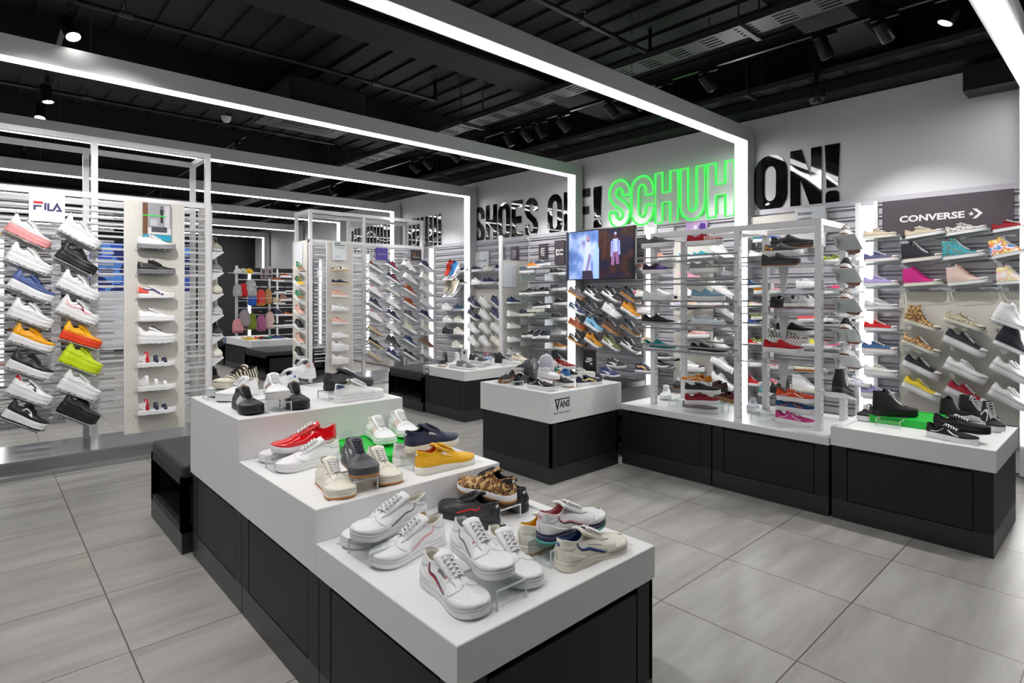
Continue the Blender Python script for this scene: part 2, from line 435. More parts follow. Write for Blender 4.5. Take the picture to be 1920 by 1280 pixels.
# ---------------------------------------------------------------- shoes
def tab(t, x):
    """smooth interpolation in a table of (x, value)"""
    if x <= t[0][0]: return t[0][1]
    if x >= t[-1][0]: return t[-1][1]
    for i in range(len(t) - 1):
        if t[i][0] <= x <= t[i + 1][0]: break
    x0, y0 = t[i]; x1, y1 = t[i + 1]
    m0 = (y1 - (t[i - 1][1] if i > 0 else y0)) / (x1 - (t[i - 1][0] if i > 0 else x0))
    m1 = ((t[i + 2][1] if i + 2 < len(t) else y1) - y0) / ((t[i + 2][0] if i + 2 < len(t) else x1) - x0)
    d = x1 - x0; s = (x - x0) / d
    return (2 * s ** 3 - 3 * s * s + 1) * y0 + (s ** 3 - 2 * s * s + s) * d * m0 + (-2 * s ** 3 + 3 * s * s) * y1 + (s ** 3 - s * s) * d * m1
WID = [(0, .118), (.12, .122), (.3, .122), (.42, .12), (.55, .136), (.68, .162), (.8, .168), (1, .16)]
def width(x):
    w = tab(WID, x)
    if x < .12: w *= max(0, 1 - ((.12 - x) / .12) ** 2.2) ** .5
    if x > .76: w *= max(0, 1 - ((x - .76) / .24) ** 2.5) ** .5
    return w
ST = {}
def style(name, base=None, **k):
    d = dict(ST[base]) if base else {}
    d.update(k); ST[name] = d
style('court', slot=1, thr=.66, sole=[(0, .095), (.5, .085), (.8, .075), (1, .085)], spring=.025, ledge=.012, lace=6, bulge=.02,
      rim=[(0, .29), (.06, .285), (.14, .262), (.22, .25), (.29, .268), (.35, .315), (.4, .318), (.5, .275), (.6, .228), (.66, .2)],
      ridge=[(.66, .2), (.74, .168), (.82, .142), (.87, .12)], tongue=.34,
      wr=[(.0, .0), (.03, .042), (.08, .064), (.14, .074), (.22, .074), (.29, .062), (.35, .042), (.42, .036), (.5, .032), (.6, .025), (.66, .0)])
style('skate', 'court', sole=[(0, .12), (.5, .115), (.8, .11), (1, .125)], ledge=.008, spring=.01, vulc=1,
      rim=[(0, .29), (.06, .285), (.14, .235), (.22, .205), (.3, .225), (.37, .295), (.42, .3), (.5, .27), (.6, .23), (.66, .21)],
      ridge=[(.66, .21), (.74, .192), (.82, .178), (.87, .165)], lace=6)
style('slipon', 'skate', slot=0, lace=0, tongue=0, thr=.44,
      rim=[(0, .29), (.06, .285), (.14, .24), (.22, .215), (.3, .225), (.36, .26), (.4, .305), (.44, .325)],
      ridge=[(.44, .325), (.5, .29), (.6, .242), (.7, .205), (.8, .182), (.87, .165)],
      wr=[(.0, .0), (.03, .045), (.08, .07), (.14, .08), (.22, .08), (.3, .074), (.36, .062), (.41, .04), (.44, .0)])
style('slim', 'slipon', sole=[(0, .075), (.5, .07), (1, .08)], rim=[(0, .23), (.06, .225), (.14, .19), (.22, .17), (.3, .175), (.38, .2), (.44, .24), (.5, .25)], thr=.5,
      ridge=[(.5, .25), (.6, .19), (.7, .15), (.8, .13), (.87, .115)], wr=[(.0, .0), (.03, .045), (.08, .07), (.14, .08), (.22, .082), (.3, .08), (.38, .07), (.46, .04), (.5, 0)])
style('chuck', 'skate', sole=[(0, .095), (.5, .09), (.8, .09), (1, .105)], toecap=1, foxline=1, lace=7, thr=.7,
      rim=[(0, .27), (.06, .262), (.14, .215), (.22, .19), (.3, .22), (.36, .3), (.42, .29), (.52, .235), (.62, .19), (.7, .165)],
      ridge=[(.7, .165), (.78, .15), (.84, .145), (.87, .138)],
      wr=[(.0, .0), (.03, .045), (.08, .07), (.14, .08), (.22, .08), (.3, .066), (.36, .042), (.42, .034), (.5, .03), (.62, .022), (.7, .0)])
style('platform', 'chuck', sole=[(0, .16), (.5, .15), (.8, .145), (1, .165)], rim=[(a, b + .06) for a, b in ST['chuck']['rim']], ridge=[(a, b + .055) for a, b in ST['chuck']['ridge']])
HIR = [(0, .52), (.06, .525), (.14, .52), (.22, .52), (.28, .54), (.33, .555), (.38, .5), (.5, .34), (.6, .24), (.7, .17)]
style('hightop', 'chuck', rim=HIR, lace=9, tongue=.3, hi=1,
      wr=[(.0, .0), (.03, .05), (.08, .07), (.14, .08), (.2, .078), (.27, .06), (.33, .036), (.42, .034), (.5, .03), (.62, .022), (.7, .0)])
style('skatehi', 'skate', rim=[(0, .54), (.06, .545), (.14, .53), (.22, .53), (.3, .55), (.36, .53), (.44, .4), (.52, .31), (.6, .25), (.66, .21)], lace=9, tongue=.3, hi=1,
      wr=[(.0, .0), (.03, .05), (.08, .075), (.14, .085), (.22, .082), (.3, .06), (.36, .04), (.42, .036), (.5, .03), (.6, .022), (.66, .0)])
style('shell', 'court', shell=1, sole=[(0, .1), (.5, .09), (.8, .09), (1, .1)], ridge=[(.66, .2), (.74, .175), (.82, .155), (.87, .14)])
style('runner', 'court', sole=[(0, .135), (.3, .12), (.6, .08), (1, .085)], spring=.03, ledge=.0, lace=5,
      rim=[(a, b + .02 if a < .3 else b) for a, b in ST['court']['rim']], wave=1)
style('chunky', 'court', sole=[(0, .19), (.3, .17), (.6, .15), (1, .16)], spring=.03, ledge=.014, saw=1, lace=6, bulge=.03, loop=1,
      rim=[(0, .41), (.06, .4), (.14, .33), (.22, .295), (.3, .315), (.37, .39), (.42, .385), (.5, .345), (.6, .295), (.66, .27)],
      ridge=[(.66, .27), (.74, .245), (.82, .22), (.87, .2)])
style('bigwedge', 'chunky', sole=[(0, .25), (.3, .23), (.6, .2), (1, .2)], rim=[(a, b + .055) for a, b in ST['chunky']['rim']], ridge=[(a, b + .045) for a, b in ST['chunky']['ridge']])
style('flatform', 'court', sole=[(0, .14), (.5, .13), (1, .14)], saw=1, rim=[(a, b + .03) for a, b in ST['court']['rim']], ridge=[(a, b + .03) for a, b in ST['court']['ridge']])
style('sandal', 'flatform', sole=[(0, .12), (.3, .115), (.6, .1), (1, .1)], sandal=1, lace=0, slot=0)

def outline(st, n):
    pts = []
    for k in range(n):
        th = 2 * math.pi * k / n
        x = .5 + .5 * math.cos(th); s = 1 if th <= math.pi else -1
        pts.append((x, s))
    return pts
def surf(st, x, s, v, off=0.0):
    """point of the upper: x along the shoe at the sole, side s, v from sole (0) to rim or ridge (1); unit length"""
    thr = st['thr']; zs = tab(st['sole'], x) + st['spring'] * max(0, (x - .72) / .28) ** 2
    k = 1 - st['ledge'] * 2.2
    bx = .5 + (x - .5) * (k + .01); by = s * width(x) * (k - .03)
    if x < thr:
        tx = .018 + x * (thr - .018) / thr; ty = s * max(0, tab(st['wr'], tx)); tz = tab(st['rim'], tx)
    else:
        tx = thr + (x - thr) * (.87 - thr) / (1 - thr); ty = 0.0; tz = tab(st['ridge'], tx) + st['spring'] * max(0, (x - .72) / .28) ** 2
    f = min(1, max(0, (x - (thr - .1)) / .1)); f = f * f * (3 - 2 * f)
    h = tz - zs
    ox, oy = bx - tx, by - ty; L = math.hypot(ox, oy) or 1e-6
    nx, ny = (1.0 if x > .97 else (-1.0 if x < .03 else 0), s) ; q = math.hypot(nx, ny); nx, ny = nx / q, ny / q
    if x >= .995: nx, ny = 1, 0
    if x <= .005: nx, ny = -1, 0
    b = st['bulge'] * (1 + .6 * f)
    p0 = (bx, by, zs); p1 = (bx + nx * b, by + ny * b, zs + h * (.42 + .16 * f))
    k2 = .12 + .5 * f
    p2 = (tx + ox * k2, ty + oy * k2, tz - h * (.38 * (1 - f) + .03 * f)); p3 = (tx, ty, tz)
    a0, a1, a2, a3 = (1 - v) ** 3, 3 * v * (1 - v) ** 2, 3 * v * v * (1 - v), v ** 3
    P = Vector([a0 * p0[i] + a1 * p1[i] + a2 * p2[i] + a3 * p3[i] for i in range(3)])
    if off:
        e = .004
        dx = surf(st, min(.999, x + e), s, v) - surf(st, max(.001, x - e), s, v)
        dv = surf(st, x, s, min(1, v + .02)) - surf(st, x, s, max(0, v - .02))
        nn = dx.cross(dv) * -s
        if nn.length > 1e-12: P += nn.normalized() * off * (1 if nn.normalized().dot(Vector((0, s, .6))) > 0 else -1)
    return P
UL = .29
_sm = {}
def shoe_part(sname, part, lod):
    key = (sname, part, lod)
    if key in _sm: return _sm[key]
    st = ST[sname]; n = (32, 52, 80)[lod]; nv = (5, 8, 11)[lod]; mb = MB(); sm = True
    O = outline(st, n)
    sc = lambda P: Vector(P) * UL
    if part == 'upper':
        loops = [[sc(surf(st, x, s, j / nv)) for x, s in O] for j in range(nv + 1)]
        if st['thr']:   # rolled collar edge
            last = []
            for (x, s), p in zip(O, loops[-1]):
                last.append(p + Vector(((.2 * UL - p.x) * .06, -p.y * .12, .002)) if x < st['thr'] else p)
            loops.append(last)
        mb.loft(loops)
    elif part == 'lining':
        thr = st['thr']; loops = []
        for v, kx, ky in ((1.0, 0, 1), (.96, .05, .8), (.8, .07, .84), (.5, .07, .86), (.15, .06, .86)):
            lp = []
            for x, s in O:
                xx = min(x, thr - .004); T = surf(st, xx, s, v)
                lp.append(sc((T.x + (.3 - T.x) * kx, T.y * ky, T.z + (.003 if v == 1 else -.004))))
            loops.append(lp)
        mb.loft(loops); o = len(mb.v) - n; mb.f.append(tuple(o + i for i in range(n)))
    elif part == 'sole':
        def ring(kx, kw, fz, lowz=False):
            lp = []
            for x, s in O:
                zs = tab(st['sole'], x); sp = st['spring'] * max(0, (x - .72) / .28) ** 2
                z = fz * zs + sp
                if st.get('wave') and fz < .05 and .42 < x < .58: z += .012
                if st.get('saw') and fz < .2: z += .02 * (1 if (int(x * 22) % 2) else 0) * (1 - fz * 4)
                lp.append(sc((.5 + (x - .5) * kx, s * width(x) * kw, z)))
            return lp
        lo = 1 - st['ledge']
        if st.get('saw'):
            rs = [ring(.96, .93, 0), ring(1.0, 1.0, .08), ring(1.015, 1.03, .3), ring(1.0, .99, .5), ring(1.012, 1.02, .56), ring(1.0, 1.0, .9), ring(.985, .97, 1), ring(.9, .85, 1)]
        elif st.get('vulc'):
            rs = [ring(.985, .96, 0), ring(1.0, 1.0, .06), ring(1.0, 1.0, .5), ring(.997, .99, .95), ring(.985, .965, 1.02), ring(.9, .85, 1)]
        else:
            rs = [ring(.975, .95, 0), ring(1.0, 1.0, .12), ring(1.008, 1.015, .45), ring(1.0, 1.0, .9), ring(.985, .965, 1.02), ring(.9, .85, 1)]
        mb.loft(rs, caps=True); sm = 'auto'
    elif part == 'outsole':
        lp = []
        for kx, kw, z in ((.97, .94, -.001), (1.008, 1.012, .002), (1.012, 1.02, .024), (1.0, 1.0, .03)):
            lp.append([sc((.5 + (x - .5) * kx, s * width(x) * kw, z + st['spring'] * max(0, (x - .72) / .28) ** 2 - (.001 if z < 0 else 0))) for x, s in O])
        mb.loft(lp, caps=True)
    elif part == 'tongue':
        t0 = st['tongue']; thr = st['thr'] - .02; nl = 8 + lod * 2; loops = []
        rt = lambda x: tab(st['rim'], x)
        hi = st.get('hi'); top = (t0 - .035, rt(t0) + .05)
        for k in range(nl + 1):
            f = k / nl; x = thr + (t0 - thr) * f
            z = rt(x) - .012 - .006 * (1 - f)
            if f > .8: g_ = (f - .8) / .2; x = x + (top[0] - t0) * g_; z = z * (1 - g_) + top[1] * g_
            w = .055 + .034 * f if not hi else .045 + .012 * f
            th = .012 + .012 * f
            row = []
            for j in range(9):
                u = j / 8 * 2 - 1; row.append(sc((x - .012 * u * u * f, w * u, z - .03 * u * u)))
            for j in range(9):
                u = 1 - j / 8 * 2; row.append(sc((x - th * f, w * .96 * u, z - th - .03 * u * u)))
            loops.append(row)
        mb.loft(loops, caps=True)
    elif part == 'laces':
        m_ = st['lace']; x0 = st['thr'] - .05; x1 = st['tongue'] + .035; segs = (4, 6, 8)[lod]
        zz = lambda x: tab(st['rim'], x)
        def cross(xa, sa, xb, sb, lift):
            pts = []
            for k in range(segs + 1):
                f = k / segs; x = xa + (xb - xa) * f; wy = max(.048, tab(st['wr'], xa) + .016) + (.014 if st.get('vulc') else 0)
                y = wy * (sa + (sb - sa) * f); z = zz(x) + lift - .002 + .02 * (1 - (2 * f - 1) ** 2) - (.016 * (2 * f - 1) ** 4 if st.get('vulc') else 0)
                pts.append(sc((x, y, z)))
            mb.tube(pts, .0032 if lod < 2 else .003, 5 if lod < 2 else 7, True, .5)
        for i in range(m_):
            xa = x0 + (x1 - x0) * i / (m_ - 1)
            xb = x0 + (x1 - x0) * (i + 1) / (m_ - 1)
            if i == 0: cross(xa, -1, xa, 1, .004)
            if i < m_ - 1:
                cross(xa, -1, xb, 1, .006); 
                if lod: cross(xa, 1, xb, -1, .011)
    elif part == 'eyelets':
        m_ = st['lace']; x0 = st['thr'] - .05; x1 = st['tongue'] + .035
        for i in range(m_):
            x = x0 + (x1 - x0) * i / (m_ - 1)
            for s in (1, -1):
                thr = st['thr']; xx = (x - .018) * thr / (thr - .018)
                c = surf(st, xx, s, .93, .002); e1 = (surf(st, xx + .01, s, .93) - c).normalized(); e2 = (surf(st, xx, s, .9) - c).normalized()
                r = .0065
                mb.add([sc(c + e1 * r * math.cos(a) + e2 * r * math.sin(a)) for a in [2 * math.pi * q / 8 for q in range(8)]], [tuple(range(8))])
    elif part == 'side_laces':
        m_ = st['lace']; x0 = st['thr'] - .05; x1 = st['tongue'] + .035; T_ = st['thr']
        for i in range(m_):
            x = x0 + (x1 - x0) * i / (m_ - 1); xx = (x - .018) * T_ / (T_ - .018)
            ribbon(st, mb, [(xx - .008, .8), (xx, .99)], .013, off=.007, sub=2)
    elif part == 'heel_loop':
        z = tab(st['rim'], 0)
        mb.tube([sc((.02 + .0, 0, z - .04)), sc((-.012, 0, z)), sc((-.005, 0, z + .045)), sc((.02, 0, z + .05)), sc((.035, 0, z + .005))], .0022, 6)
    elif part[:6] == 'strap_':
        st_i = int(part[6:])
        for xa, wa, ht in ((.2, .09, .36), (.44, .085, .27), (.66, .085, .21))[st_i:st_i + 1]:
            for dx in (0,):
                L = []
                for k in range(13):
                    a = math.pi * k / 12; y = width(xa) * .92 * math.cos(a); z = .1 + (ht - .1) * math.sin(a) ** .8
                    L.append([(xa - .3 * (ht - .1) * math.sin(a) * .3, y, z), (xa + wa - .3 * (ht - .1) * math.sin(a) * .3, y, z)])
                mb.loft([[sc(a_), sc(b_), sc((b_[0], b_[1] * .94, b_[2] - .012)), sc((a_[0], a_[1] * .94, a_[2] - .012))] for a_, b_ in L], caps=True)
        sm = False
    elif part == 'heel_strap':
        L = []
        for k in range(13):
            a = math.pi / 2 + math.pi * k / 12
            p = (.16 + .15 * math.cos(a), .1 * math.sin(a)); L.append([sc((p[0], p[1], .17)), sc((p[0], p[1], .27)), sc((p[0] * .94 + .012, p[1] * .9, .27)), sc((p[0] * .94 + .012, p[1] * .9, .17))])
        mb.loft(L, caps=True)
        for s in (1, -1):
            mb.loft([[sc((.14, .1 * s, .1)), sc((.22, .1 * s, .1)), sc((.22, .09 * s, .1)), sc((.14, .09 * s, .1))], [sc((.14, .1 * s, .27)), sc((.2, .1 * s, .34)), sc((.2, .09 * s, .34)), sc((.14, .09 * s, .27))]], caps=True)
        sm = False
    else:
        deco_part(st, part, lod, mb); sm = True
    me = mb.mesh(part, sm)
    _sm[key] = me
    return me
def patch(st, mb, x0, x1, v0, v1, off=.0022, sides=(1, -1), nx=14, nv=6, edge=True, shape=None):
    """raised overlay on the upper between two stations, optional shape(f) -> (v0, v1) along it"""
    for s in sides:
        vs = []
        for i in range(nx + 1):
            f = i / nx; x = x0 + (x1 - x0) * f; a, b_ = shape(f) if shape else (v0, v1)
            for j in range(nv + 1):
                v = a + (b_ - a) * j / nv
                o_ = off if not edge or (0 < i < nx and 0 < j < nv) or (i in (0, nx) and x in (0, 1)) else 0.0004
                vs.append(surf(st, min(.9999, max(.0001, x)), s, v, o_) * UL)
        fs = [(i * (nv + 1) + j, (i + 1) * (nv + 1) + j, (i + 1) * (nv + 1) + j + 1, i * (nv + 1) + j + 1) for i in range(nx) for j in range(nv)]
        mb.add(vs, fs)
def ribbon(st, mb, pts, w, off=.003, sides=(1, -1), sub=4):
    """stripe along (x, v) points; w may taper (list); heights count as .17 of a length"""
    P = []
    for i in range(len(pts) - 1):
        for k in range(sub):
            f = k / sub; P.append((tuple(pts[i][q] + (pts[i + 1][q] - pts[i][q]) * f for q in (0, 1)), i + f))
    P.append((tuple(pts[-1]), len(pts) - 1))
    for s in sides:
        vs = []
        for i, (p, t) in enumerate(P):
            a = P[max(0, i - 1)][0]; c = P[min(len(P) - 1, i + 1)][0]
            dx, dv = c[0] - a[0], (c[1] - a[1]) * .17; L = math.hypot(dx, dv) or 1
            if isinstance(w, (list, tuple)): k = min(int(t), len(w) - 2); ww = w[k] + (w[k + 1] - w[k]) * (t - k)
            else: ww = w
            nx_, nv_ = -dv / L * ww / 2, dx / L * ww / 2 / .17
            for sg in (1, 0, -1):
                vs.append(surf(st, min(.9999, max(.0001, p[0] + sg * nx_)), s, min(1, max(0, p[1] + sg * nv_)), off) * UL)
        m_ = len(P)
        mb.add(vs, [(3 * i + j, 3 * i + j + 1, 3 * i + j + 4, 3 * i + j + 3) for i in range(m_ - 1) for j in (0, 1)])
def deco_part(st, part, lod, mb):
    T = st['thr']
    if part == 'side_stripes':
        for k in range(3):
            x = .39 + k * .066; ribbon(st, mb, [(x, .04), (x + .035, .4), (x + .075, .8)], .036)
    elif part == 'swoosh':
        ribbon(st, mb, [(.1, .66), (.25, .5), (.4, .3), (.52, .2), (.6, .26), (.66, .48)], [.003, .018, .04, .055, .05, .004])
    elif part == 'side_wave':
        ribbon(st, mb, [(.14, .3), (.24, .38), (.33, .6), (.42, .72), (.52, .46), (.63, .24), (.72, .2)], .026, sub=5)
    elif part == 'side_line':
        ribbon(st, mb, [(.2, .95), (.212, .72), (.25, .52), (.33, .37), (.42, .25), (.58, .08)], .011, sub=5)
    elif part == 'side_line_inner':
        ribbon(st, mb, [(.188, .94), (.2, .69), (.237, .49), (.315, .34), (.405, .22), (.565, .05)], .011, sub=5)
    elif part == 'side_window':
        ribbon(st, mb, [(.36, .6), (.55, .58)], .05, off=.0045)
    elif part == 'side_badge':
        ribbon(st, mb, [(.395, .62), (.46, .6)], .022, off=.006)
    elif part == 'side_lettering':
        def f(u, v): return surf(st, .37 + .15 * u, -1, .52 + .16 * v, .0062) * UL
        text_on(mb, 'adidas', f, 0, .8, 0, 1, .02)
        def f2(u, v): return surf(st, .52 - .15 * u, 1, .52 + .16 * v, .0062) * UL
        text_on(mb, 'adidas', f2, 0, .8, 0, 1, .02)
    elif part == 'side_trefoil':
        for s in (1, -1):
            m2 = trefoil(lambda u, v: surf(st, .505 + u * -s, s, .56 + v / .17, .0064) * UL, .024, 0, 0); mb.add(m2.v, m2.f)
    elif part == 'heel_tab':
        patch(st, mb, 0, .13, .62, .99, .004, nx=6, shape=lambda f: (.6 + .25 * f, .99))
    elif part == 'heel_trefoil':
        m2 = trefoil(lambda u, v: surf(st, max(.0003, abs(u) * .12), 1 if u > 0 else -1, .78 + v / .17, .007) * UL + Vector((0, 0, 0)), .03, 0, 0)
        c = surf(st, .0001, 1, .74) * UL
        mb.v = []; mb.f = []
        m2 = trefoil(lambda u, v: Vector((c.x - .0035 + abs(u) * .35, -u, c.z + v)), .014, 0, 0); mb.add(m2.v, m2.f)
    elif part == 'heel_panel':
        patch(st, mb, 0, .27, 0, 1, .003, nx=10, shape=lambda f: (.01, .99 - .35 * f * f))
    elif part == 'vamp_panel':
        patch(st, mb, .56, 1, .02, .98, .0025, nx=14, nv=8, shape=lambda f: (.02, .5 + .48 * min(1, f * 2.5)))
    elif part == 'mudguard':
        patch(st, mb, .6, 1, 0, .5, .009, nx=18, nv=5, shape=lambda f: (.01, .16 + .36 * math.sin(math.pi / 2 * min(1, f * 1.3)) ** 1.2))
    elif part == 'heel_counter':
        patch(st, mb, 0, .3, 0, .5, .008, nx=10, nv=5, shape=lambda f: (.01, .6 - .5 * f))
    elif part == 'eyestay':
        patch(st, mb, .42, .72, .7, .99, .007, nx=14, nv=4, shape=lambda f: (.66 + .06 * math.sin(f * math.pi), .985))
    elif part == 'seams':
        ribbon(st, mb, [(.72, .985), (.76, .8), (.74, .55), (.7, .3), (.62, .12)], .006, off=.0055)
        ribbon(st, mb, [(.3, .97), (.34, .8), (.4, .68), (.56, .66), (.68, .72)], .006, off=.0065)
        ribbon(st, mb, [(.0, .6), (.08, .58), (.16, .7), (.2, .9)], .006, off=.0055)
    elif part == 'sole_stitch':
        n = 90; vs = []
        for k in range(n):
            th = 2 * math.pi * k / n; x = .5 + .5 * math.cos(th); sg = 1 if th <= math.pi else -1
            zz = (tab(st['sole'], x) * .74 + st['spring'] * max(0, (x - .72) / .28) ** 2)
            for dz in (-.0025, .0025): vs.append(Vector((.5 + (x - .5) * 1.009, sg * width(x) * 1.014, zz + dz)) * UL)
        mb.add(vs, [(2 * i, 2 * i + 1, (2 * i + 3) % (2 * n), (2 * i + 2) % (2 * n)) for i in range(n)])
    elif part == 'perforations':
        for i in range(7):
            for j in range(3):
                for s in (1, -1):
                    x = .44 + i * .024; v = .16 + j * .13 - i * .01
                    if st.get('shell'): continue
                    c = surf(st, x, s, v, .0035); e1 = (surf(st, x + .01, s, v) - c).normalized(); e2 = (surf(st, x, s, v + .05) - c).normalized()
                    mb.add([(c + e1 * .0035 * math.cos(q) + e2 * .0035 * math.sin(q)) * UL for q in [math.pi / 3 * k for k in range(6)]], [tuple(range(6))])
        for i in range(4):
            for j in range(4):
                for s in (1, -1):
                    x = .78 + i * .045; v = .93 - j * .09 - (i > 2) * .02
                    if v < .55: continue
                    c = surf(st, x, s, v, .003); e1 = Vector((1, 0, 0)); e2 = Vector((0, 1, 0))
                    mb.add([(c + e1 * .0035 * math.cos(q) + e2 * .0035 * math.sin(q)) * UL for q in [math.pi / 3 * k for k in range(6)]], [tuple(range(6))])
    elif part == 'toe_cap':
        if st.get('shell'): patch(st, mb, .72, 1, 0, 1, .009, nx=16, nv=9, shape=lambda f: (.0, min(1, .12 + 1.0 * f ** .45)))
        else: patch(st, mb, .84, 1, 0, 1, .006, nx=10, nv=8, shape=lambda f: (.0, min(1, .3 + .9 * f ** .5)))
    elif part == 'foxing_line':
        for x, s in ((1, 1),):
            n = 72; vs = []
            for k in range(n):
                th = 2 * math.pi * k / n; x = .5 + .5 * math.cos(th); sg = 1 if th <= math.pi else -1
                zz = tab(st['sole'], x) + st['spring'] * max(0, (x - .72) / .28) ** 2
                for dz in (-.006, .004):
                    vs.append(Vector((.5 + (x - .5) * 1.004, sg * width(x) * 1.008, zz * .9 + dz)) * UL)
            mb.add(vs, [(2 * i, 2 * i + 1, (2 * i + 3) % (2 * n), (2 * i + 2) % (2 * n)) for i in range(n)])
    elif part == 'elastic_gusset':
        ribbon(st, mb, [(T * .8, .97), (T * .9, .62)], [.05, .01])
    elif part == 'flag_logo':
        ribbon(st, mb, [(.36, .5), (.39, .72)], .02); ribbon(st, mb, [(.45, .5), (.48, .72)], .02)
    elif part == 'side_logo':
        ribbon(st, mb, [(.3, .52), (.36, .68), (.47, .66), (.56, .34), (.46, .36)], [.012, .03, .034, .03, .01])
    elif part == 'logo_lettering':
        def f(u, v): return surf(st, .42 + .1 * u, -1, .7 + .14 * v, .005) * UL
        text_on(mb, 'FILA', f, 0, 1, 0, 1, .03)
    elif part == 'side_panel_curve':
        ribbon(st, mb, [(.06, .5), (.2, .42), (.34, .6), (.45, .62), (.62, .3), (.78, .3)], .012)
        ribbon(st, mb, [(.1, .25), (.3, .2), (.5, .3), (.66, .12)], .01)
    elif part == 'tongue_badge':
        x = st['tongue'] - .03; z = tab(st['rim'], st['tongue']) + .03
        mb.box(-.5, .5, -.5, .5, 0, .1, Matrix.Translation(Vector((x - .005, 0, z + .006)) * UL) @ Matrix.Rotation(R(28), 4, 'Y') @ Matrix.Diagonal((.02, .018, .02, 1)))
    elif part == 'small_logo':
        ribbon(st, mb, [(.52, .4), (.545, .4)], .022)
    elif part == 'puma_stripe':
        ribbon(st, mb, [(.12, .85), (.28, .6), (.42, .5), (.56, .3), (.64, .05)], [.05, .045, .05, .06, .07])
    elif part == 'laterals':
        ribbon(st, mb, [(.12, .1), (.5, .1)], .03)

DEC = {'stripes': ('side_stripes', 'print'), 'swoosh': ('swoosh', 'print'), 'wave': ('side_wave', 'print'), 'line': ('side_line', 'print'), 'line2': ('side_line_inner', 'print'),
       'tab': ('heel_tab', 'leather'), 'trefoil': ('heel_trefoil', 'print'), 'heel': ('heel_panel', 'suede'), 'vamp': ('vamp_panel', 'suede'),
       'window': ('side_window', 'leather'), 'badge': ('side_badge', 'print'), 'text': ('side_lettering', 'print'), 'mark': ('side_trefoil', 'print'),
       'logo': ('side_logo', 'print'), 'fila': ('logo_lettering', 'print'), 'curve': ('side_panel_curve', 'print'), 'flag': ('flag_logo', 'print'),
       'badge_t': ('tongue_badge', 'metal'), 'dot': ('small_logo', 'print'), 'puma': ('puma_stripe', 'print'), 'gusset': ('elastic_gusset', 'print')}
SHOES = []
DUPES = {}
def shoe(name, sty, up, label, A, B, lod=0, so='white', la=None, li=None, deco=(), mat=None, gum=None, pitch=None, group=None, scale=None, cat='shoe', toe=None, roll=0.0, fox=None):
    """A = heel ground point, B = toe ground point; the shoe points from A to B"""
    d = B - A; L = d.length
    yaw = math.atan2(d.y, d.x); pt = -math.atan2(d.z, math.hypot(d.x, d.y)) if pitch is None else pitch
    k = scale if scale else min(1.12, max(.84, L / UL))
    r = empty(name, A)
    r.rotation_euler = (Matrix.Rotation(yaw, 3, 'Z') @ Matrix.Rotation(pt, 3, 'Y') @ Matrix.Rotation(roll, 3, 'X')).to_euler()
    wk, hk = {'court': (1.14, 1.14), 'shell': (1.14, 1.12), 'chunky': (1.15, 1.26), 'bigwedge': (1.15, 1.22), 'sandal': (1.1, 1.3), 'flatform': (1.1, 1.15), 'runner': (1.05, 1.1)}.get(sty, (1.06, 1.04))
    r.scale = (k, k * wk, k * hk)
    if label in DUPES: print('DUP LABEL', label)
    DUPES[label] = 1
    tag(r, label, cat, group)
    st = ST[sty]; mu = mat or {'court': 'leather', 'shell': 'leather', 'chunky': 'leather', 'bigwedge': 'leather', 'runner': 'suede', 'flatform': 'leather', 'sandal': 'leather'}.get(sty, 'canvas')
    la = la or ('white' if up not in ('black', 'soft') or sty in ('chuck', 'hightop', 'platform') else 'black'); li = li or ('offwhite' if up in ('white', 'offwhite', 'cream') else up)
    P = lambda part, m_, c: link(part, shoe_part(sty, part, lod), m_, r, c)
    P('sole', 'rubber', so)
    if gum: P('outsole', 'rubber', gum)
    if st.get('sandal'):
        [link('strap', shoe_part(sty, 'strap_%d' % q, lod), 'leather', r, up if q == 0 else la) for q in range(3)]; P('heel_strap', 'leather', 'white'); return r
    P('upper', mu, up if mu in ('leather', 'suede', 'canvas', 'patent') or True else up)
    P('lining', 'canvas', li)
    if st['slot']: P('tongue', mu if mu not in ('patent',) else 'patent', up)
    if st['lace'] and st['slot']: P('laces', 'lace', la)
    if lod and st['lace'] and st.get('vulc'): P('side_laces', 'lace', la)
    if st.get('toecap') : P('toe_cap', 'rubber', toe or so)
    if st.get('shell'): P('toe_cap', 'rubber', toe or so)
    if st.get('foxline') and lod: P('foxing_line', 'print', fox or 'black')
    if st.get('loop'): P('heel_loop', 'lace', up)
    if sty == 'slipon' and lod: P('elastic_gusset', 'print', 'lgrey' if up in ('white', 'cream') else 'white')
    if (lod == 2 or (lod == 1 and sty in ('chuck', 'hightop', 'platform'))) and st['slot']:
        P('eyelets', 'print', 'dgrey' if up in ('white', 'offwhite', 'cream', 'e9e9ea') else ('silver' if lod == 1 else 'black'))
    for dd in deco:
        if isinstance(dd, str): dd = (dd, up)
        kk, c = dd[0], dd[1]
        if kk in ('mudguard', 'eyestay', 'heel_counter', 'seams', 'perforations', 'sole_stitch'):
            P(kk, mu if kk in ('mudguard', 'eyestay', 'heel_counter') else 'print', c); continue
        pn, pm = DEC[kk]
        if len(dd) > 2: pm = dd[2]
        P(pn, pm, c)
    SHOES.append(r)
    return r
def shoe_z(z, hp, tp, *a, h=0.0, L=None, **k):
    """shoe standing on a horizontal surface: heel and toe pixels seen at height z + h"""
    A = atz(*hp, z + h); B = atz(*tp, z + h); d = (B - A)
    if L is None: L = .285
    d2 = d.normalized() * L; A = B - d2 if k.pop('toe_anchor', True) else A
    return shoe(a[0], a[1], a[2], a[3], A + Vector((0, 0, .001)), A + d2 + Vector((0, 0, .001)), **k)
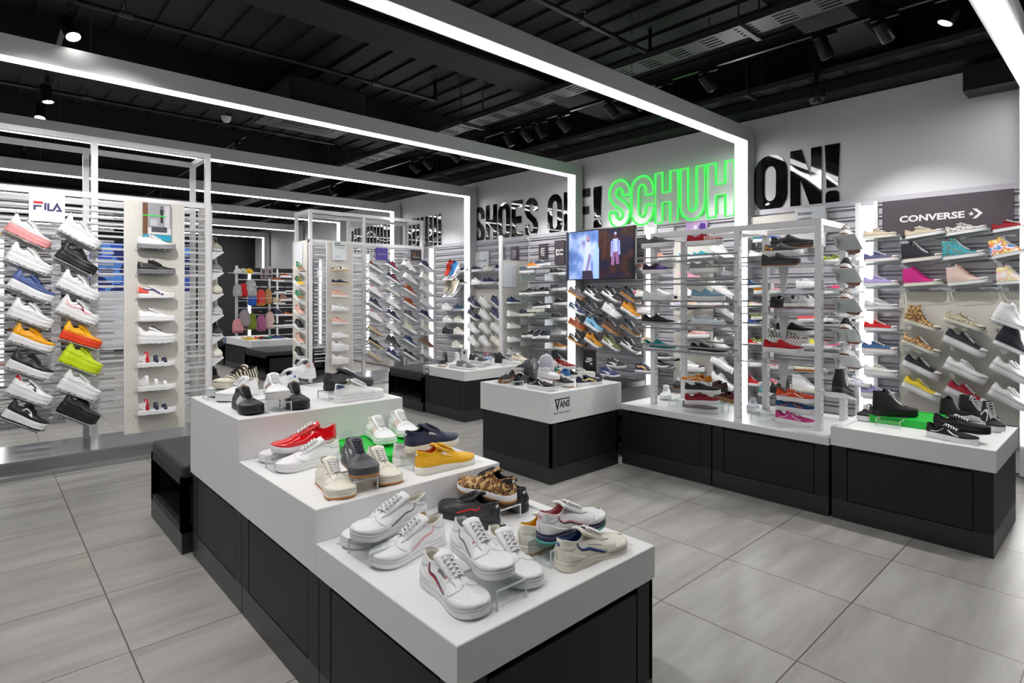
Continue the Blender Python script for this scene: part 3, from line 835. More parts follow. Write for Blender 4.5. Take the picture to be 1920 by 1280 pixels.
# ---------------------------------------------------------------- room shell
XW = 6.33                 # face of the long right wall
XL, YB, YF = -5.5, 18.6, -2.6
ZC = 4.05
structure(MB().box(XL - .2, XW + .2, YF - .2, YB + .2, -.1, 0), 'floor', 'floor_tile')
structure(MB().box(XW, XW + .2, YF, YB, 0, 3.44), 'wall_right', 'wall_white')
structure(MB().box(XW, XW + .2, YF, YB, 3.44, ZC), 'trim_1', 'beam_black')
structure(MB().box(XL - .2, XW + .2, YB, YB + .2, 0, ZC), 'wall_back', 'dark_wall')
structure(MB().box(XL - .2, XL, YF, YB, 0, ZC), 'wall_left', 'wall_white')
structure(MB().box(XL - .2, XW + .2, YF - .2, YF, 0, ZC), 'wall_front', 'dark_wall')
# steel deck ceiling: flat pans with narrow ribs along the shop
mb = MB(); x = XL
while x < XW:
    mb.box(x, x + .022, YF, YB, ZC - .03, ZC); x += .28
mb.box(XL - .2, XW + .2, YF - .2, YB + .2, ZC, ZC + .1)
structure(mb, 'ceiling', 'deck_black')
# deep beams across the shop
n_ = 2
for (y, w, z0) in ((1.6, .28, 3.74), (4.25, .3, 3.74), (6.75, .5, 3.68), (9.5, .4, 3.68), (12.2, .5, 3.68), (14.8, .4, 3.68)):
    mb = MB().box(XL, XW, y, y + w, z0, ZC).box(XL, XW, y - .06, y + w + .06, z0 - .03, z0)
    structure(mb, 'trim_%d' % n_, 'beam_black'); n_ += 1
# dark bulkhead ledge above the right wall
structure(MB().box(6.05, XW, YF, YB, 3.46, 3.56), 'trim_%d' % n_, 'beam_black'); n_ += 1
# cable trays: perforated steel troughs along the shop
def tray(name, x, w, z, label, y0=YF, y1=YB, brackets=()):
    t = empty(name, (x, y0, z)); tag(t, label, 'cable tray')
    m1 = MB().box(x - w / 2, x - w / 2 + .006, y0, y1, z, z + .05).box(x + w / 2 - .006, x + w / 2, y0, y1, z, z + .05)
    y = y0
    while y < y1 - .3:                  # perforated base: strips left between rows of slots
        m1.box(x - w / 2, x + w / 2, y, y + .16, z, z + .004)
        for j in range(5):
            xx = x - w / 2 + w * (j + .15) / 5
            m1.box(xx, xx + w * .12, y + .16, y + .3, z, z + .004)
        y += .3
    o = m1.build('trough', 'tray_metal', t); o.matrix_parent_inverse = t.matrix_basis.inverted()
    for yb in brackets:
        o = MB().box(x - w / 2 - .06, x + w / 2 + .06, yb, yb + .04, z - .03, z).box(x - w / 2 - .05, x - w / 2 - .04, yb + .01, yb + .02, z, ZC).box(x + w / 2 + .04, x + w / 2 + .05, yb + .01, yb + .02, z, ZC).build('bracket', 'tray_metal', t)
        o.matrix_parent_inverse = t.matrix_basis.inverted()
    return t
tray('cable_tray', 4.5, .26, 3.6, 'grey perforated cable tray hung below the black deck in mid ceiling', brackets=(2.1, 5.6, 9.2, 12.9))
tray('cable_tray', 6.0, .26, 3.58, 'dark perforated cable tray running along the top of the long right wall', brackets=(.55, 2.75, 5.9, 8.2, 11))
# sprinkler pipes
for k, (x0, x1, y, lab, heads) in enumerate(((-5.3, 4.0, 5.66, 'thin black sprinkler pipe nearest the air conditioner, across the deck', (-.1, .9, 3.2)),
                                    (-5.3, 4.0, 8.34, 'thin black sprinkler pipe behind the second light frame', (.95, 3.2)),
                                    (-1.0, 4.75, 3.19, 'thin black sprinkler pipe above the largest light frame', (3.75,)))):
    t = empty('sprinkler_pipe', (x0, y, 3.8)); tag(t, lab, 'pipe')
    MB().cyl((0, 0, 0), (x1 - x0, 0, 0), .021, 12).cyl((x1 - x0 - .02, 0, 0), (x1 - x0 - .02, 0, .24), .018, 10).build('pipe', 'track_black', t, smooth='auto')
    for hx in heads:
        MB().cyl((hx - x0, 0, 0), (hx - x0, 0, .09), .008, 8).cyl((hx - x0, 0, .08), (hx - x0, 0, .09), .022, 10).cyl((hx - x0 - .05, 0, 0), (hx - x0 + .05, 0, 0), .028, 12).build('sprinkler_head', 'tray_metal', t, smooth='auto')
# ---------------------------------------------------------------- LED portal frames
FR_Y = [.52, 2.9, 5.36, 7.72, 10.15, 12.5, 14.9, 17.3]
names = ['nearest', 'second', 'third', 'fourth', 'fifth', 'sixth', 'seventh', 'eighth']
for k, y in enumerate([-1.9] + FR_Y):
    if k == 0: continue
    t = empty('portal_light', (6.14, y, 0))
    nm = 'rearmost' if k == 0 else names[k - 1]
    tag(t, {0: 'grey aluminium light frame behind the photographer', 1: 'grey portal frame with a glowing strip cut off at the top right corner',
            2: 'largest grey portal frame with a glowing strip, coming down left of the ON lettering', 3: 'grey glowing portal frame coming down through the word OFF',
            4: 'grey glowing portal frame coming down left of the word SHOES'}.get(k, 'grey glowing portal frame, %s from the camera' % nm), 'light', 'linear light portal frames across the shop')
    zt = 3.17; w = .15
    # profile: the arm runs along -X, the leg runs down in front of the wall; housing and diffuser
    MB().box(-11.5, .15, 0, w, zt, zt + .15).box(-.0, .15, 0, w, .05, zt).build('housing', 'alu', t)
    MB().box(-11.5, 0, .022, w - .022, zt - .006, zt - .001).build('diffuser', 'led', t)
    MB().box(-.006, -.001, .012, w - .012, 2.37, zt - .006).build('leg_diffuser', 'led', t)
    MB().box(-.006, -.001, .012, w - .012, .3, 2.37).build('lower_leg_diffuser', 'led', t)
    for hx in (-9, -5.5, -2): MB().cyl((hx, w / 2, zt + .15), (hx, w / 2, ZC), .003, 6).build('hanger', 'tray_metal', t)
# ---------------------------------------------------------------- track lighting
def spotlight(track, y, aim, lit=True, xo=0, wat=SPOT_W, size=62, blend=.6):
    """one head on a track: adapter, yoke, can and glowing lens; a child light where it shines"""
    a = Vector(aim) - (track.location + Vector((xo, y - track.location.y, -.13))); a.normalize()
    h = empty('spotlight', track.location + Vector((xo, y - track.location.y, -.13)))
    MB().box(-.015, .015, -.09, .09, .098, .129).cyl((0, 0, .1), (0, 0, .05), .008, 8).build('adapter', 'track_black', h)
    q = a.to_track_quat('-Z', 'Y').to_matrix().to_4x4()
    m = MB(); prof = [(.0, .09), (.045, .09), (.05, .08), (.052, -.07), (.046, -.075), (.044, -.055)]
    m.loft([[(r_ * math.cos(2 * math.pi * i / 20), r_ * math.sin(2 * math.pi * i / 20), z) for i in range(20)] for r_, z in prof])
    m.v = [tuple(q @ Vector(p)) for p in m.v]; m.build('can', 'track_black', h, smooth='auto')
    m = MB(); m.add([(.043 * math.cos(2 * math.pi * i / 20), .043 * math.sin(2 * math.pi * i / 20), -.056) for i in range(20)], [tuple(range(20))]); m.v = [tuple(q @ Vector(p)) for p in m.v]
    m.build('lens', 'lamp_disc' if lit else 'track_black', h)
    if lit:
        l = bpy.data.lights.new('spot_beam', 'SPOT'); l.energy = wat; l.spot_size = R(size); l.spot_blend = blend; l.shadow_soft_size = .035; l.color = (1, .975, .95)
        o = bpy.data.objects.new('spot_beam', l); COL.objects.link(o); o.parent = h; o.rotation_euler = a.to_track_quat('-Z', 'Y').to_euler(); o.location = a * .075
    return h
tr = []
for x, y0, y1, lab in ((4.95, -2.3, 16, 'long black lighting track hung parallel to the lettered wall'), (.5, -2.3, 16, 'black lighting track at upper left, running away from the camera'),
                       (2.6, -3, 16, 'black lighting track over the middle aisle of the shop')):
    if x == 2.6: y0, y1 = 8.0, 16
    t = empty('lighting_track', (x, y0, 3.58)); tag(t, lab, 'lighting track')
    MB().box(-.017, .017, 0, y1 - y0, 0, .03).build('rail', 'track_black', t)
    me = MB().cyl((0, 0, .03), (0, 0, ZC - 3.58), .004, 6).mesh('hanger')
    y = .6
    while y < y1 - y0: link('hanger', me, 'track_black', t, None, (0, y, 0)); y += 2.2
    tr.append(t)
spots = []
def sp(*a, **k): spots.append(spotlight(*a, **k))
wallspots = [(1.3, 0), (1.715, 1), (2.71, 0), (3.457, 1), (3.81, 0), (4.5, 0), (4.86, 1), (5.1, 0), (5.42, 1), (6.3, 1), (6.56, 0), (7.22, 0), (7.575, 0), (8.88, 1), (10.37, 1), (12.1, 1), (13.4, 1)]
for i, (y, lit) in enumerate(wallspots):
    sp(tr[0], y, (6.2, y - .45, 1.45) if lit else (5.9, y - .3, 2.6), lit, wat=SPOT_W * 1.5)
for i, (y, ax, ay, lit) in enumerate(((5.33, 1.3, 4.0, 1), (7.23, .9, 6.9, 1), (7.96, .2, 7.2, 1), (8.6, 0, 8.9, 0), (9.46, .5, 9.5, 1), (10.95, .8, 11, 1), (13.7, 1, 13.5, 1), (3.6, 1.3, 3.3, .6), (2.3, 1.35, 2.4, .6), (1.1, 1.4, 1.6, .6), (4.1, .3, 6.6, 1.5), (4.3, 1.3, 6.6, 1.3))):  # trailing out-of-view heads are added to brighten the island and the left stand
    sp(tr[1], y, (ax, ay, .7 if lit < 1.1 else 1.5), bool(lit), wat=SPOT_W * lit)
for y, ax, ay in ((8.3, 4.3, 8.9), (9.1, 4.6, 9.0), (10.6, 2.3, 11.6), (11.6, 3.6, 12.5), (13, 2.4, 13.2)): sp(tr[2], y, (ax, ay, 1.0), True)
for y, ax, ay in ((0, 3.2, 1.2), (.9, 4.5, 2.3), (-.6, 3.9, 2.4), (3.18, 4.0, 3.9), (6.0, 4.6, 5.8)): sp(tr[0], y, (ax, ay, .6), True, size=70)  # extra heads, added to light the floor and the platform units
for i, s_ in enumerate(spots):
    l = s_.location; tl = 'unlit' if len([c for c in s_.children if c.type == 'LIGHT']) == 0 else 'glowing'
    row = 'on the track along the lettered wall' if abs(l.x - 4.95) < .1 else ('on the track at upper left' if abs(l.x - .5) < .1 else 'on the track over the middle aisle')
    tag(s_, None, 'spotlight', 'track spotlights'); s_['_k'] = (row, tl)
for row in set(tuple(s_['_k']) for s_ in spots):
    mem = sorted([s_ for s_ in spots if tuple(s_['_k']) == row], key=lambda s_: s_.location.y)
    for i, s_ in enumerate(mem):
        s_['label'] = '%s black can spotlight %s, number %s from the camera' % (row[1], row[0], ['one', 'two', 'three', 'four', 'five', 'six', 'seven', 'eight', 'nine', 'ten', 'eleven', 'twelve', 'thirteen', 'fourteen', 'fifteen', 'sixteen', 'seventeen'][i])
for s_ in spots: del s_['_k']
# air conditioning cassette, smoke detector, dome camera, wall speaker
t = empty('air_conditioner', (2.75, 6.25, 3.42)); tag(t, 'black ceiling cassette air conditioner with a grey grille panel', 'air conditioner')
MB().bbox(-.42, .42, -.42, .42, .03, .33, .03).build('body', 'deck_black', t)
MB().bbox(-.48, .48, -.48, .48, 0, .03, .008).build('panel', 'tray_metal', t)
m = MB()
for k in range(10): m.box(-.26, .26, -.24 + .052 * k, -.21 + .052 * k, -.006, 0)
for s in (1, -1): m.box(-.3, .3, .36 * s - .03, .36 * s + .03, -.004, 0).box(.36 * s - .03, .36 * s + .03, -.3, .3, -.004, 0)
m.build('grille', 'track_black', t)
p = aty(424, 222, 7.7)
t = empty('smoke_detector', (p.x, 7.7, p.z)); tag(t, 'small white round smoke detector hanging under the deck', 'smoke detector')
MB().cyl((0, 0, -.02), (0, 0, .02), .05, 20, .06).cyl((0, 0, -.045), (0, 0, -.02), .035, 20, .048).build('body', 'white_paint', t, smooth='auto')
MB().cyl((0, 0, .02), (0, 0, ZC - p.z), .006, 6).build('conduit', 'track_black', t)
p = atx(1531, 187, 5.8)
t = empty('dome_camera', p); tag(t, 'black dome security camera with a clear bubble below the tray', 'security camera')
MB().cyl((0, 0, .01), (0, 0, .09), .075, 20).cyl((0, 0, .09), (0, 0, ZC - p.z), .02, 10).build('housing', 'track_black', t, smooth='auto')
m = MB(); m.loft([[(.062 * math.cos(R(e)) * math.cos(2 * math.pi * i / 20), .062 * math.cos(R(e)) * math.sin(2 * math.pi * i / 20), .01 - .062 * math.sin(R(e))) for i in range(20)] for e in (0, 25, 50, 70, 89)])
m.build('bubble', 'glass', t, smooth=True)
m = MB(); m.cyl((0, 0, -.03), (0, 0, .01), .03, 14); m.build('lens', 'track_black', t, smooth='auto')
p = atx(1885, 130, 6.1)
t = empty('wall_speaker', (6.2, p.y, 3.3)); tag(t, 'black box speaker high on the right wall at the frame edge', 'speaker')
MB().bbox(-.14, .12, -.32, .27, -.1, .12, .01).build('cabinet', 'track_black', t)
MB().box(-.145, -.141, -.3, .25, -.08, .1).build('grille', 'deck_black', t)
for i, x_ in enumerate((1, 2.9)):
    pass
# ---------------------------------------------------------------- slatted wall bays
def strut_label(i): return ['nearest the camera', 'second', 'third', 'fourth', 'fifth', 'sixth', 'seventh'][i]
bays = [(-1.8, .52), (.67, 2.9), (3.05, 5.36), (5.51, 7.72), (7.87, 10.15), (10.3, 12.5), (12.65, 14.9)]
bay_lab = ['slatted grey wall bay beyond the right edge of the picture', 'slatted grey wall bay carrying the dark sign and canvas boots at right', 'slatted grey wall bay behind the glass-shelved stand, below the green neon',
           'slatted grey wall bay beside the television with pitched skate shoes', 'slatted grey wall bay with the pale crocodile sign', 'slatted grey wall bay behind the middle open stand', 'furthest slatted grey wall bay near the dark end wall']
for i, (y0, y1) in enumerate(bays):
    t = empty('slat_wall_bay', (XW, y0, 0)); tag(t, bay_lab[i], 'slatted wall', 'slatted wall bays between the portal frames')
    L = y1 - y0
    MB().box(-.03, 0, 0, L, .24, 2.37).build('back_panel', 'slat_back', t)
    m = MB(); m2 = MB(); z = .30
    while z < 2.36:
        m.box(-.045, -.03, 0, L, z + .03, z + .085); m2.box(-.055, -.03, 0, L, z, z + .012); z += .1075
    m.build('slats', 'slat_grey', t); m2.build('slat_lips', 'lip_white', t)
    MB().box(-.05, 0, 0, L, .04, .24).build('mirror_plinth', 'mirror', t)
    c = L / 2 - .05
    m = MB().box(-.058, -.05, c, c + .11, .3, 2.36)
    m.build('light_upright', 'led_small', t)
    MB().box(-.085, -.03, c + .115, c + .15, .24, 2.39).box(-.085, -.03, c - .04, c - .005, .24, 2.39).build('upright', 'white_metal', t)
# ---------------------------------------------------------------- display fixtures
def cabinet(name, label, x0, x1, y0, y1, z1, faces='', group=None, cat='display unit', kick=.13, frame=.09):
    """black laminate base with a kickboard; door panels with a shadow gap on the named sides"""
    t = empty(name, ((x0 + x1) / 2, (y0 + y1) / 2, 0)); tag(t, label, cat, group)
    hx, hy = (x1 - x0) / 2, (y1 - y0) / 2
    g = .02
    MB().box(-hx + g, hx - g, -hy + g, hy - g, kick, z1).box(-hx, hx, -hy, hy, kick - .0, kick + .001).build('body', 'black_lam', t)
    MB().box(-hx, hx, -hy, hy, 0, kick).build('kickboard', 'kick_black', t)
    gap = .012
    for f in 'WSEN':
        def slab(u0, u1, za, zb):
            m = MB()
            if f == 'W': m.box(-hx, -hx + g, u0, u1, za, zb)
            if f == 'E': m.box(hx - g, hx, u0, u1, za, zb)
            if f == 'S': m.box(u0, u1, -hy, -hy + g, za, zb)
            if f == 'N': m.box(u0, u1, hy - g, hy, za, zb)
            m.build('side_panel' if f not in faces else 'frame_stile', 'black_lam', t)
        L = hy if f in 'WE' else hx
        if f not in faces: slab(-L + (.0 if f in 'WE' else g), L - (.0 if f in 'WE' else g), kick, z1)
        else: slab(-L, -L + frame, kick, z1); slab(L - frame, L, kick, z1)
    for f in faces:
        L = hy if f in 'WE' else hx; m = MB(); u0, u1, za, zb = -L + frame + gap * .5, L - frame - gap * .5, kick + .006, z1 - .022
        if f == 'W': m.box(-hx + .001, -hx + g, u0, u1, za, zb)
        if f == 'E': m.box(hx - g, hx - .001, u0, u1, za, zb)
        if f == 'S': m.box(u0, u1, -hy + .001, -hy + g, za, zb)
        if f == 'N': m.box(u0, u1, hy - g, hy - .001, za, zb)
        m.build('door_panel', 'black_lam', t)
    return t
def bench(label, x0, x1, y0, y1, z1, open_side, group=None):
    """black cubby bench: box open on one side, padded vinyl seat"""
    t = empty('cubby_bench', ((x0 + x1) / 2, (y0 + y1) / 2, 0)); tag(t, label, 'bench', group)
    hx, hy = (x1 - x0) / 2, (y1 - y0) / 2; zs = z1 - .075; w = .045
    m = MB().box(-hx, hx, -hy, hy, .12, .12 + w).box(-hx, hx, -hy, hy, zs - w, zs)
    for s, f in ((-1, 'W'), (1, 'E')):
        if f != open_side: m.box(min(s * hx, s * (hx - w)), max(s * hx, s * (hx - w)), -hy, hy, .12, zs)
    for s, f in ((-1, 'S'), (1, 'N')):
        if f != open_side: m.box(-hx, hx, min(s * hy, s * (hy - w)), max(s * hy, s * (hy - w)), .12, zs)
    if open_side in 'WE':
        x = -hx if open_side == 'W' else hx - w
        m.box(x, x + w, -hy, -hy + w, .12, zs).box(x, x + w, hy - w, hy, .12, zs)
    m.build('carcass', 'black_lam', t)
    MB().box(-hx, hx, -hy, hy, 0, .12).build('kickboard', 'kick_black', t)
    MB().bbox(-hx + .002, hx - .002, -hy + .002, hy - .002, zs, z1, .03, 4).build('seat_pad', 'black_vinyl', t, smooth='auto')
    return t
def plinth(name, label, x0, x1, y0, y1, z0, z1, rim=.05, rec=.008, cat='display plinth'):
    """white solid-surface box with a shallow recessed tray top"""
    t = empty(name, ((x0 + x1) / 2, (y0 + y1) / 2, z0)); tag(t, label, cat)
    hx, hy, h = (x1 - x0) / 2, (y1 - y0) / 2, z1 - z0; m = MB()
    def rect(x, y, z): return [(-x, -y, z), (x, -y, z), (x, y, z), (-x, y, z)]
    e = .003
    m.loft([rect(hx, hy, 0), rect(hx, hy, h - e), rect(hx - e, hy - e, h), rect(hx - rim, hy - rim, h), rect(hx - rim - .004, hy - rim - .004, h - rec)])
    o = len(m.v); m.f.append((o - 4, o - 3, o - 2, o - 1)); m.f.append((3, 2, 1, 0))
    m.build('tray_box', 'plinth_white', t)
    return t
# island: three stepped units and a bench
IX0, IX1 = .905, 1.795
for k, (y0, y1, z) in enumerate(((1.19, 2.035, .6), (2.035, 2.875, .72), (2.875, 3.718, .915))):
    lo = [('front', 'lowest white tray box of the stepped island, nearest the camera'), ('middle', 'middle white tray box of the stepped island'), ('rear', 'tallest white box at the back of the stepped island')][k]
    cabinet('display_cabinet', 'black base cabinet under the %s' % lo[1], IX0 + .012, IX1 - .012, y0 + .003, y1 - .003, .483, 'WE' if k else 'WES', group='black base cabinets with white tops')
    plinth('display_plinth', lo[1], IX0, IX1, y0 + .001, y1 - .001, .484, z, rec=.008 if k < 2 else .002, rim=.05)
bench('black cubby bench with padded seat at the back of the stepped island', .87, 1.70, 3.76, 4.56, .515, 'W')
# vans unit, row units
cabinet('display_cabinet', 'black base cabinet under the white box with the skate logo', 3.33, 4.2, 3.165, 4.0, .487, 'S')
t = plinth('display_plinth', 'white box top with a black skate logo on its corner', 3.315, 4.222, 3.148, 4.017, .488, .725)
m = MB(); fy = lambda u, v: Vector((-.4535 + .03 + u, -.4352, .02 + v))
text_on(m, 'V', fy, .012, .072, .072, .165, .035); text_on(m, 'ANS', fy, .068, .19, .092, .15, .035)
m.add([fy(.012, .158), fy(.19, .158), fy(.19, .168), fy(.012, .168)], [(0, 1, 2, 3)]); text_on(m, '"OFF THE WALL"', fy, -.005, .2, .045, .063, .02)
MB().box(-.4535 + .012, -.4535 + .245, -.4350, -.4345, 0, .236).build('vinyl_panel', 'sign_white', t)
m.build('printed_logo', 'print', t, 'black')
for (y0, y1, lab, sc_) in ((2.297, 3.16, 'left', 0), (1.44, 2.291, 'right', 0)):
    cabinet('display_cabinet', 'black base cabinet under the glass-shelved stand, %s of the two' % lab, 4.243, 5.07, y0 + .003, y1 - .003, .483, 'W')
plinth('display_plinth', 'long thin white top carrying the glass-shelved stand', 4.232, 5.09, 1.437, 3.161, .484, .535, rim=.02, rec=.0015)
cabinet('display_cabinet', 'black base cabinet at the right end of the row', 4.25, 5.093, .575, 1.425, .49, 'W')
plinth('display_plinth', 'white tray box at the right end of the row, with all-black shoes', 4.24, 5.105, .563, 1.43, .491, .618, rim=.055, rec=.012)
# adidas unit and bench
cabinet('display_cabinet', 'black base cabinet of the smaller unit beside the cubby bench', 4.225, 5.58, 5.41, 6.23, .487, 'W')
t = plinth('display_plinth', 'white box top with a black leaf badge on its left corner', 4.21, 5.61, 5.39, 6.245, .488, .602)
m = MB(); f = lambda u, v: Vector((-.702, u, v)); MB().box(-.7015, -.7005, .305, .405, .003, .112).build('vinyl_panel', 'track_black', t)
MB().box(-.7025, -.7016, .32, .39, .02, .105).build('white_square', 'sign_white', t)
m2 = trefoil(lambda u, v: Vector((-.7035, .355 - u, .06 + v)), .04, 0, 0); text_on(m2, 'adidas', lambda u, v: Vector((-.7035, .38 - u, .025 + v)), 0, .05, 0, .012, .02); m2.build('printed_logo', 'print', t, 'black')
bench('black cubby bench with padded seat left of the white box with the leaf badge', 4.2, 5.05, 6.25, 7.09, .515, 'W')
# low furniture against the wall behind
bench('black padded bench behind the box with the skate logo', 4.45, 5.9, 3.24, 4.0, .44, 'N')
t = empty('low_bench', (5.75, 4.75, 0)); tag(t, 'low black bench with a mirrored end below the television', 'bench')
MB().box(-.42, .42, -.5, .5, 0, .36).build('carcass', 'kick_black', t); MB().bbox(-.45, .45, -.5, .52, .36, .43, .01).build('seat_pad', 'black_vinyl', t, smooth='auto'); MB().box(-.42, .42, -.505, -.5, .03, .36).build('mirror_panel', 'mirror', t)
# acrylic pieces -------------------------------------------------
_riser = {}
def riser(center, yaw, w, d, h, label, group='clear acrylic risers'):
    t = empty('acrylic_riser', center, yaw); tag(t, label, 'riser', group)
    w2, d2, e = w / 2, d / 2, .005
    MB().box(-w2, w2, -d2, d2, h - e, h).box(-w2, -w2 + e, -d2, d2, 0, h - e).box(w2 - e, w2, -d2, d2, 0, h - e).build('bent_sheet', 'acrylic', t)
    m = MB(); q = .0035
    for s in (-1, 1):
        m.box(-w2, w2, s * d2 - q / 2, s * d2 + q / 2, h - e, h + .0002)
        for x in (-w2, w2 - e): m.box(x, x + e, s * d2 - q / 2, s * d2 + q / 2, 0, h - e)
    m.build('polished_edge', 'acrylic_edge', t)
    return t
def shelf_mesh(kind):
    if kind in _riser: return _riser[kind]
    m = MB(); e = MB()
    if kind == 'angled':      # local: x along the shoe, y 0 = slat, -y towards the shopper; shoe origin sits on it
        m.box(.0, .30, -.055, .055, -.004, -.001)
        e.box(.0, .302, -.056, -.054, -.0045, -.0005).box(.298, .302, -.055, .055, -.0045, .014).box(.0, .003, -.055, .055, -.0045, 0).box(.0, .3, .05, .052, -.03, -.004)
    else:
        m.box(.0, .30, -.06, .06, -.004, -.001); e.box(0, .3, -.061, -.059, -.0045, -.0005)
    _riser[kind] = (m.mesh('plate'), e.mesh('edge')); return _riser[kind]
def acrylic_shelf(sh, label, kind='angled', group='clear acrylic shelves on slats', side=0):
    a, b_ = shelf_mesh(kind)
    t = empty('acrylic_shelf', sh.location); t.rotation_euler = sh.rotation_euler
    tag(t, label, 'shelf', group)
    link('plate', a, 'acrylic', t); link('edge', b_, 'acrylic_edge', t)
    return t
# ---------------------------------------------------------------- open gondolas
def gondola(label, x0, x1, yf, yb, posts, zt=2.89, zs=2.38, slats=None, base=True):
    t = empty('slatted_stand', ((x0 + x1) / 2, yf, 0)); tag(t, label, 'display stand')
    X = lambda x: x - (x0 + x1) / 2; Y = lambda y: y - yf; w = .05
    for x in posts:
        for y in (yf, yb - w): MB().box(X(x), X(x) + w, Y(y), Y(y) + w, .05, zt).build('post', 'white_metal', t)
    m = MB()
    for y in (yf, yb - w):
        MB().box(X(x0), X(x1), Y(y), Y(y) + w, zt, zt + w).build('top_rail', 'white_metal', t)
        MB().box(X(x0), X(x1), Y(y) + .004, Y(y) + w - .004, zs, zs + w).build('middle_rail', 'white_metal', t)
    for x in (x0, x1 - w): MB().box(X(x), X(x) + w, Y(yf) + w, Y(yb) - w, zt, zt + w).build('end_rail', 'white_metal', t)
    for (sx0, sx1) in slats:
        for y, s in ((yf - .002, -1), (yb + .002, 1)):
            m = MB(); m2 = MB(); z = .42
            while z < zs - .02:
                m.box(X(sx0), X(sx1), Y(y) - .01, Y(y) + .01, z, z + .02); m.box(X(sx0), X(sx1), Y(y) - .01, Y(y) + .004, z + .052, z + .06); z += .115
            m.build('slat_grid', 'lip_white', t)
    if base:
        MB().box(X(x0) - .05, X(x1) + .02, Y(yf) - .3, Y(yb) + .3, 0, .035).box(X(x0), X(x1), Y(yf) - .05, Y(yb) + .05, .035, .1).build('base_plate', 'steel', t)
    return t
def stone_panel(label, origin, ax, w, z0, z1, th=.03, n=None):
    """speckled stone-look board; ax = unit direction along its width"""
    t = empty('stone_board', origin, math.atan2(ax[1], ax[0])); tag(t, label, 'display board')
    MB().box(0, w, 0, th, z0, z1).build('board', 'stone_panel', t)
    MB().box(-.006, 0, -.001, th + .002, z0, z1).box(w, w + .006, -.001, th + .002, z0, z1).build('edge_trim', 'white_metal', t)
    return t
g1 = gondola('tall white slatted stand at far left carrying chunky trainers', -.9, 1.76, 6.46, 7.06, (-.25, .763, 1.71), slats=((-.9, 1.02), (1.5, 1.71)))
stone_panel('speckled stone-look board on the left stand, with trainers and sandals', (1.015, 6.425, 0), (1, 0), .49, .2, 2.39)
stone_panel('end board of the left stand facing the middle of the shop', (1.765, 6.5, 0), (0, 1), .45, .3, 2.42, th=-.02)
g2 = gondola('white slatted stand in the centre of the shop with pitched canvas shoes', 3.92, 6.1, 9.05, 9.65, (3.92, 4.86, 6.05), zt=2.83, zs=2.35, slats=((4.0, 4.2), (4.64, 6.05)))
stone_panel('beige board on the front of the centre stand, with a printed notice', (4.2, 9.02, 0), (1, 0), .46, .19, 2.36)
stone_panel('beige end board of the centre stand with green and pink trainers', (3.9, 9.62, 0), (0, -1), .54, .2, 2.38, th=-.02)
# ---------------------------------------------------------------- glass-shelved stand on the row unit
t = empty('glass_shelf_stand', (4.68, 2.25, .535)); tag(t, 'white metal stand with rows of glass shelves on the long white top', 'display stand')
X = lambda x: x - 4.68; Y = lambda y: y - 2.25; Z = lambda z: z - .535
for x in (4.40, 4.90):
    for y in (1.545, 2.145, 2.92):
        MB().box(X(x), X(x) + .045, Y(y), Y(y) + .045, 0.001, Z(2.0)).build('post', 'slotted_metal', t)
for x in (4.40, 4.90): MB().box(X(x), X(x) + .045, Y(1.545), Y(2.965), Z(2.0), Z(2.045)).build('top_rail', 'white_metal', t)
for y in (1.545, 2.145, 2.92): MB().box(X(4.445), X(4.90), Y(y), Y(y) + .045, Z(2.0), Z(2.045)).build('cross_rail', 'white_metal', t)
GZ = [1.03, 1.22, 1.41, 1.60, 1.79]
for z in GZ:
    m = MB().box(X(4.36), X(4.94), Y(2.20), Y(2.90), Z(z) - .008, Z(z)); m.build('glass_shelf', 'glass', t)
    for x in (4.355, 4.945):
        for dz in (0, .045): MB().box(X(x) - .004, X(x) + .004, Y(2.14), Y(3.1 if x < 4.5 else 2.93), Z(z) - .014 + dz, Z(z) + dz).build('shelf_rod', 'rod_grey', t)
    for x in (4.33, 4.92): MB().box(X(x), X(x) + .07, Y(2.13), Y(2.145), Z(z) - .05, Z(z)).build('shelf_bracket', 'alu', t)
for z in (.99, 1.36, 1.73):
    MB().box(X(4.42), X(4.9), Y(1.62), Y(2.12), Z(z) - .008, Z(z)).build('glass_shelf', 'glass', t)
    MB().box(X(4.415), X(4.422), Y(1.6), Y(2.14), Z(z) - .01, Z(z) + .001).build('shelf_rod', 'steel', t)
    m = MB().loft([[(X(4.55), Y(1.83), Z(z) - .01), (X(4.55), Y(1.91), Z(z) - .01), (X(4.56), Y(1.91), Z(z) - .01), (X(4.56), Y(1.83), Z(z) - .01)], [(X(4.55), Y(1.855), Z(z) - .2), (X(4.55), Y(1.885), Z(z) - .2), (X(4.56), Y(1.885), Z(z) - .2), (X(4.56), Y(1.855), Z(z) - .2)]], caps=True)
    m.build('hanging_bracket', 'alu', t)
for i, z in enumerate((.98, 1.17, 1.36, 1.55, 1.74)):
    MB().box(X(4.35), X(4.98), Y(1.50), Y(1.515), Z(z) - .02, Z(z)).box(X(4.35), X(4.98), Y(1.44), Y(1.45), Z(z) - .035, Z(z) - .02).build('end_rod', 'alu', t)
# green tray boxes
for lab, z, c, yaw, hx, hy, h in (('bright green tray on the middle island box', .7125, (1.53, 2.60), R(0), .2, .22, .04), ('bright green tray under the tall black shoe at right', .607, (4.83, 1.14), R(0), .2, .2, .05)):
    t = empty('green_tray', (c[0], c[1], z), yaw); tag(t, lab, 'tray'); m = MB()
    rr = lambda x, y, q: [(-x, -y, q), (x, -y, q), (x, y, q), (-x, y, q)]
    m.loft([rr(hx, hy, 0), rr(hx, hy, h), rr(hx - .012, hy - .012, h), rr(hx - .014, hy - .014, h - .006)]); o = len(m.v); m.f.append((o - 4, o - 3, o - 2, o - 1)); m.f.append((3, 2, 1, 0))
    m.build('tray', 'green_tray', t)
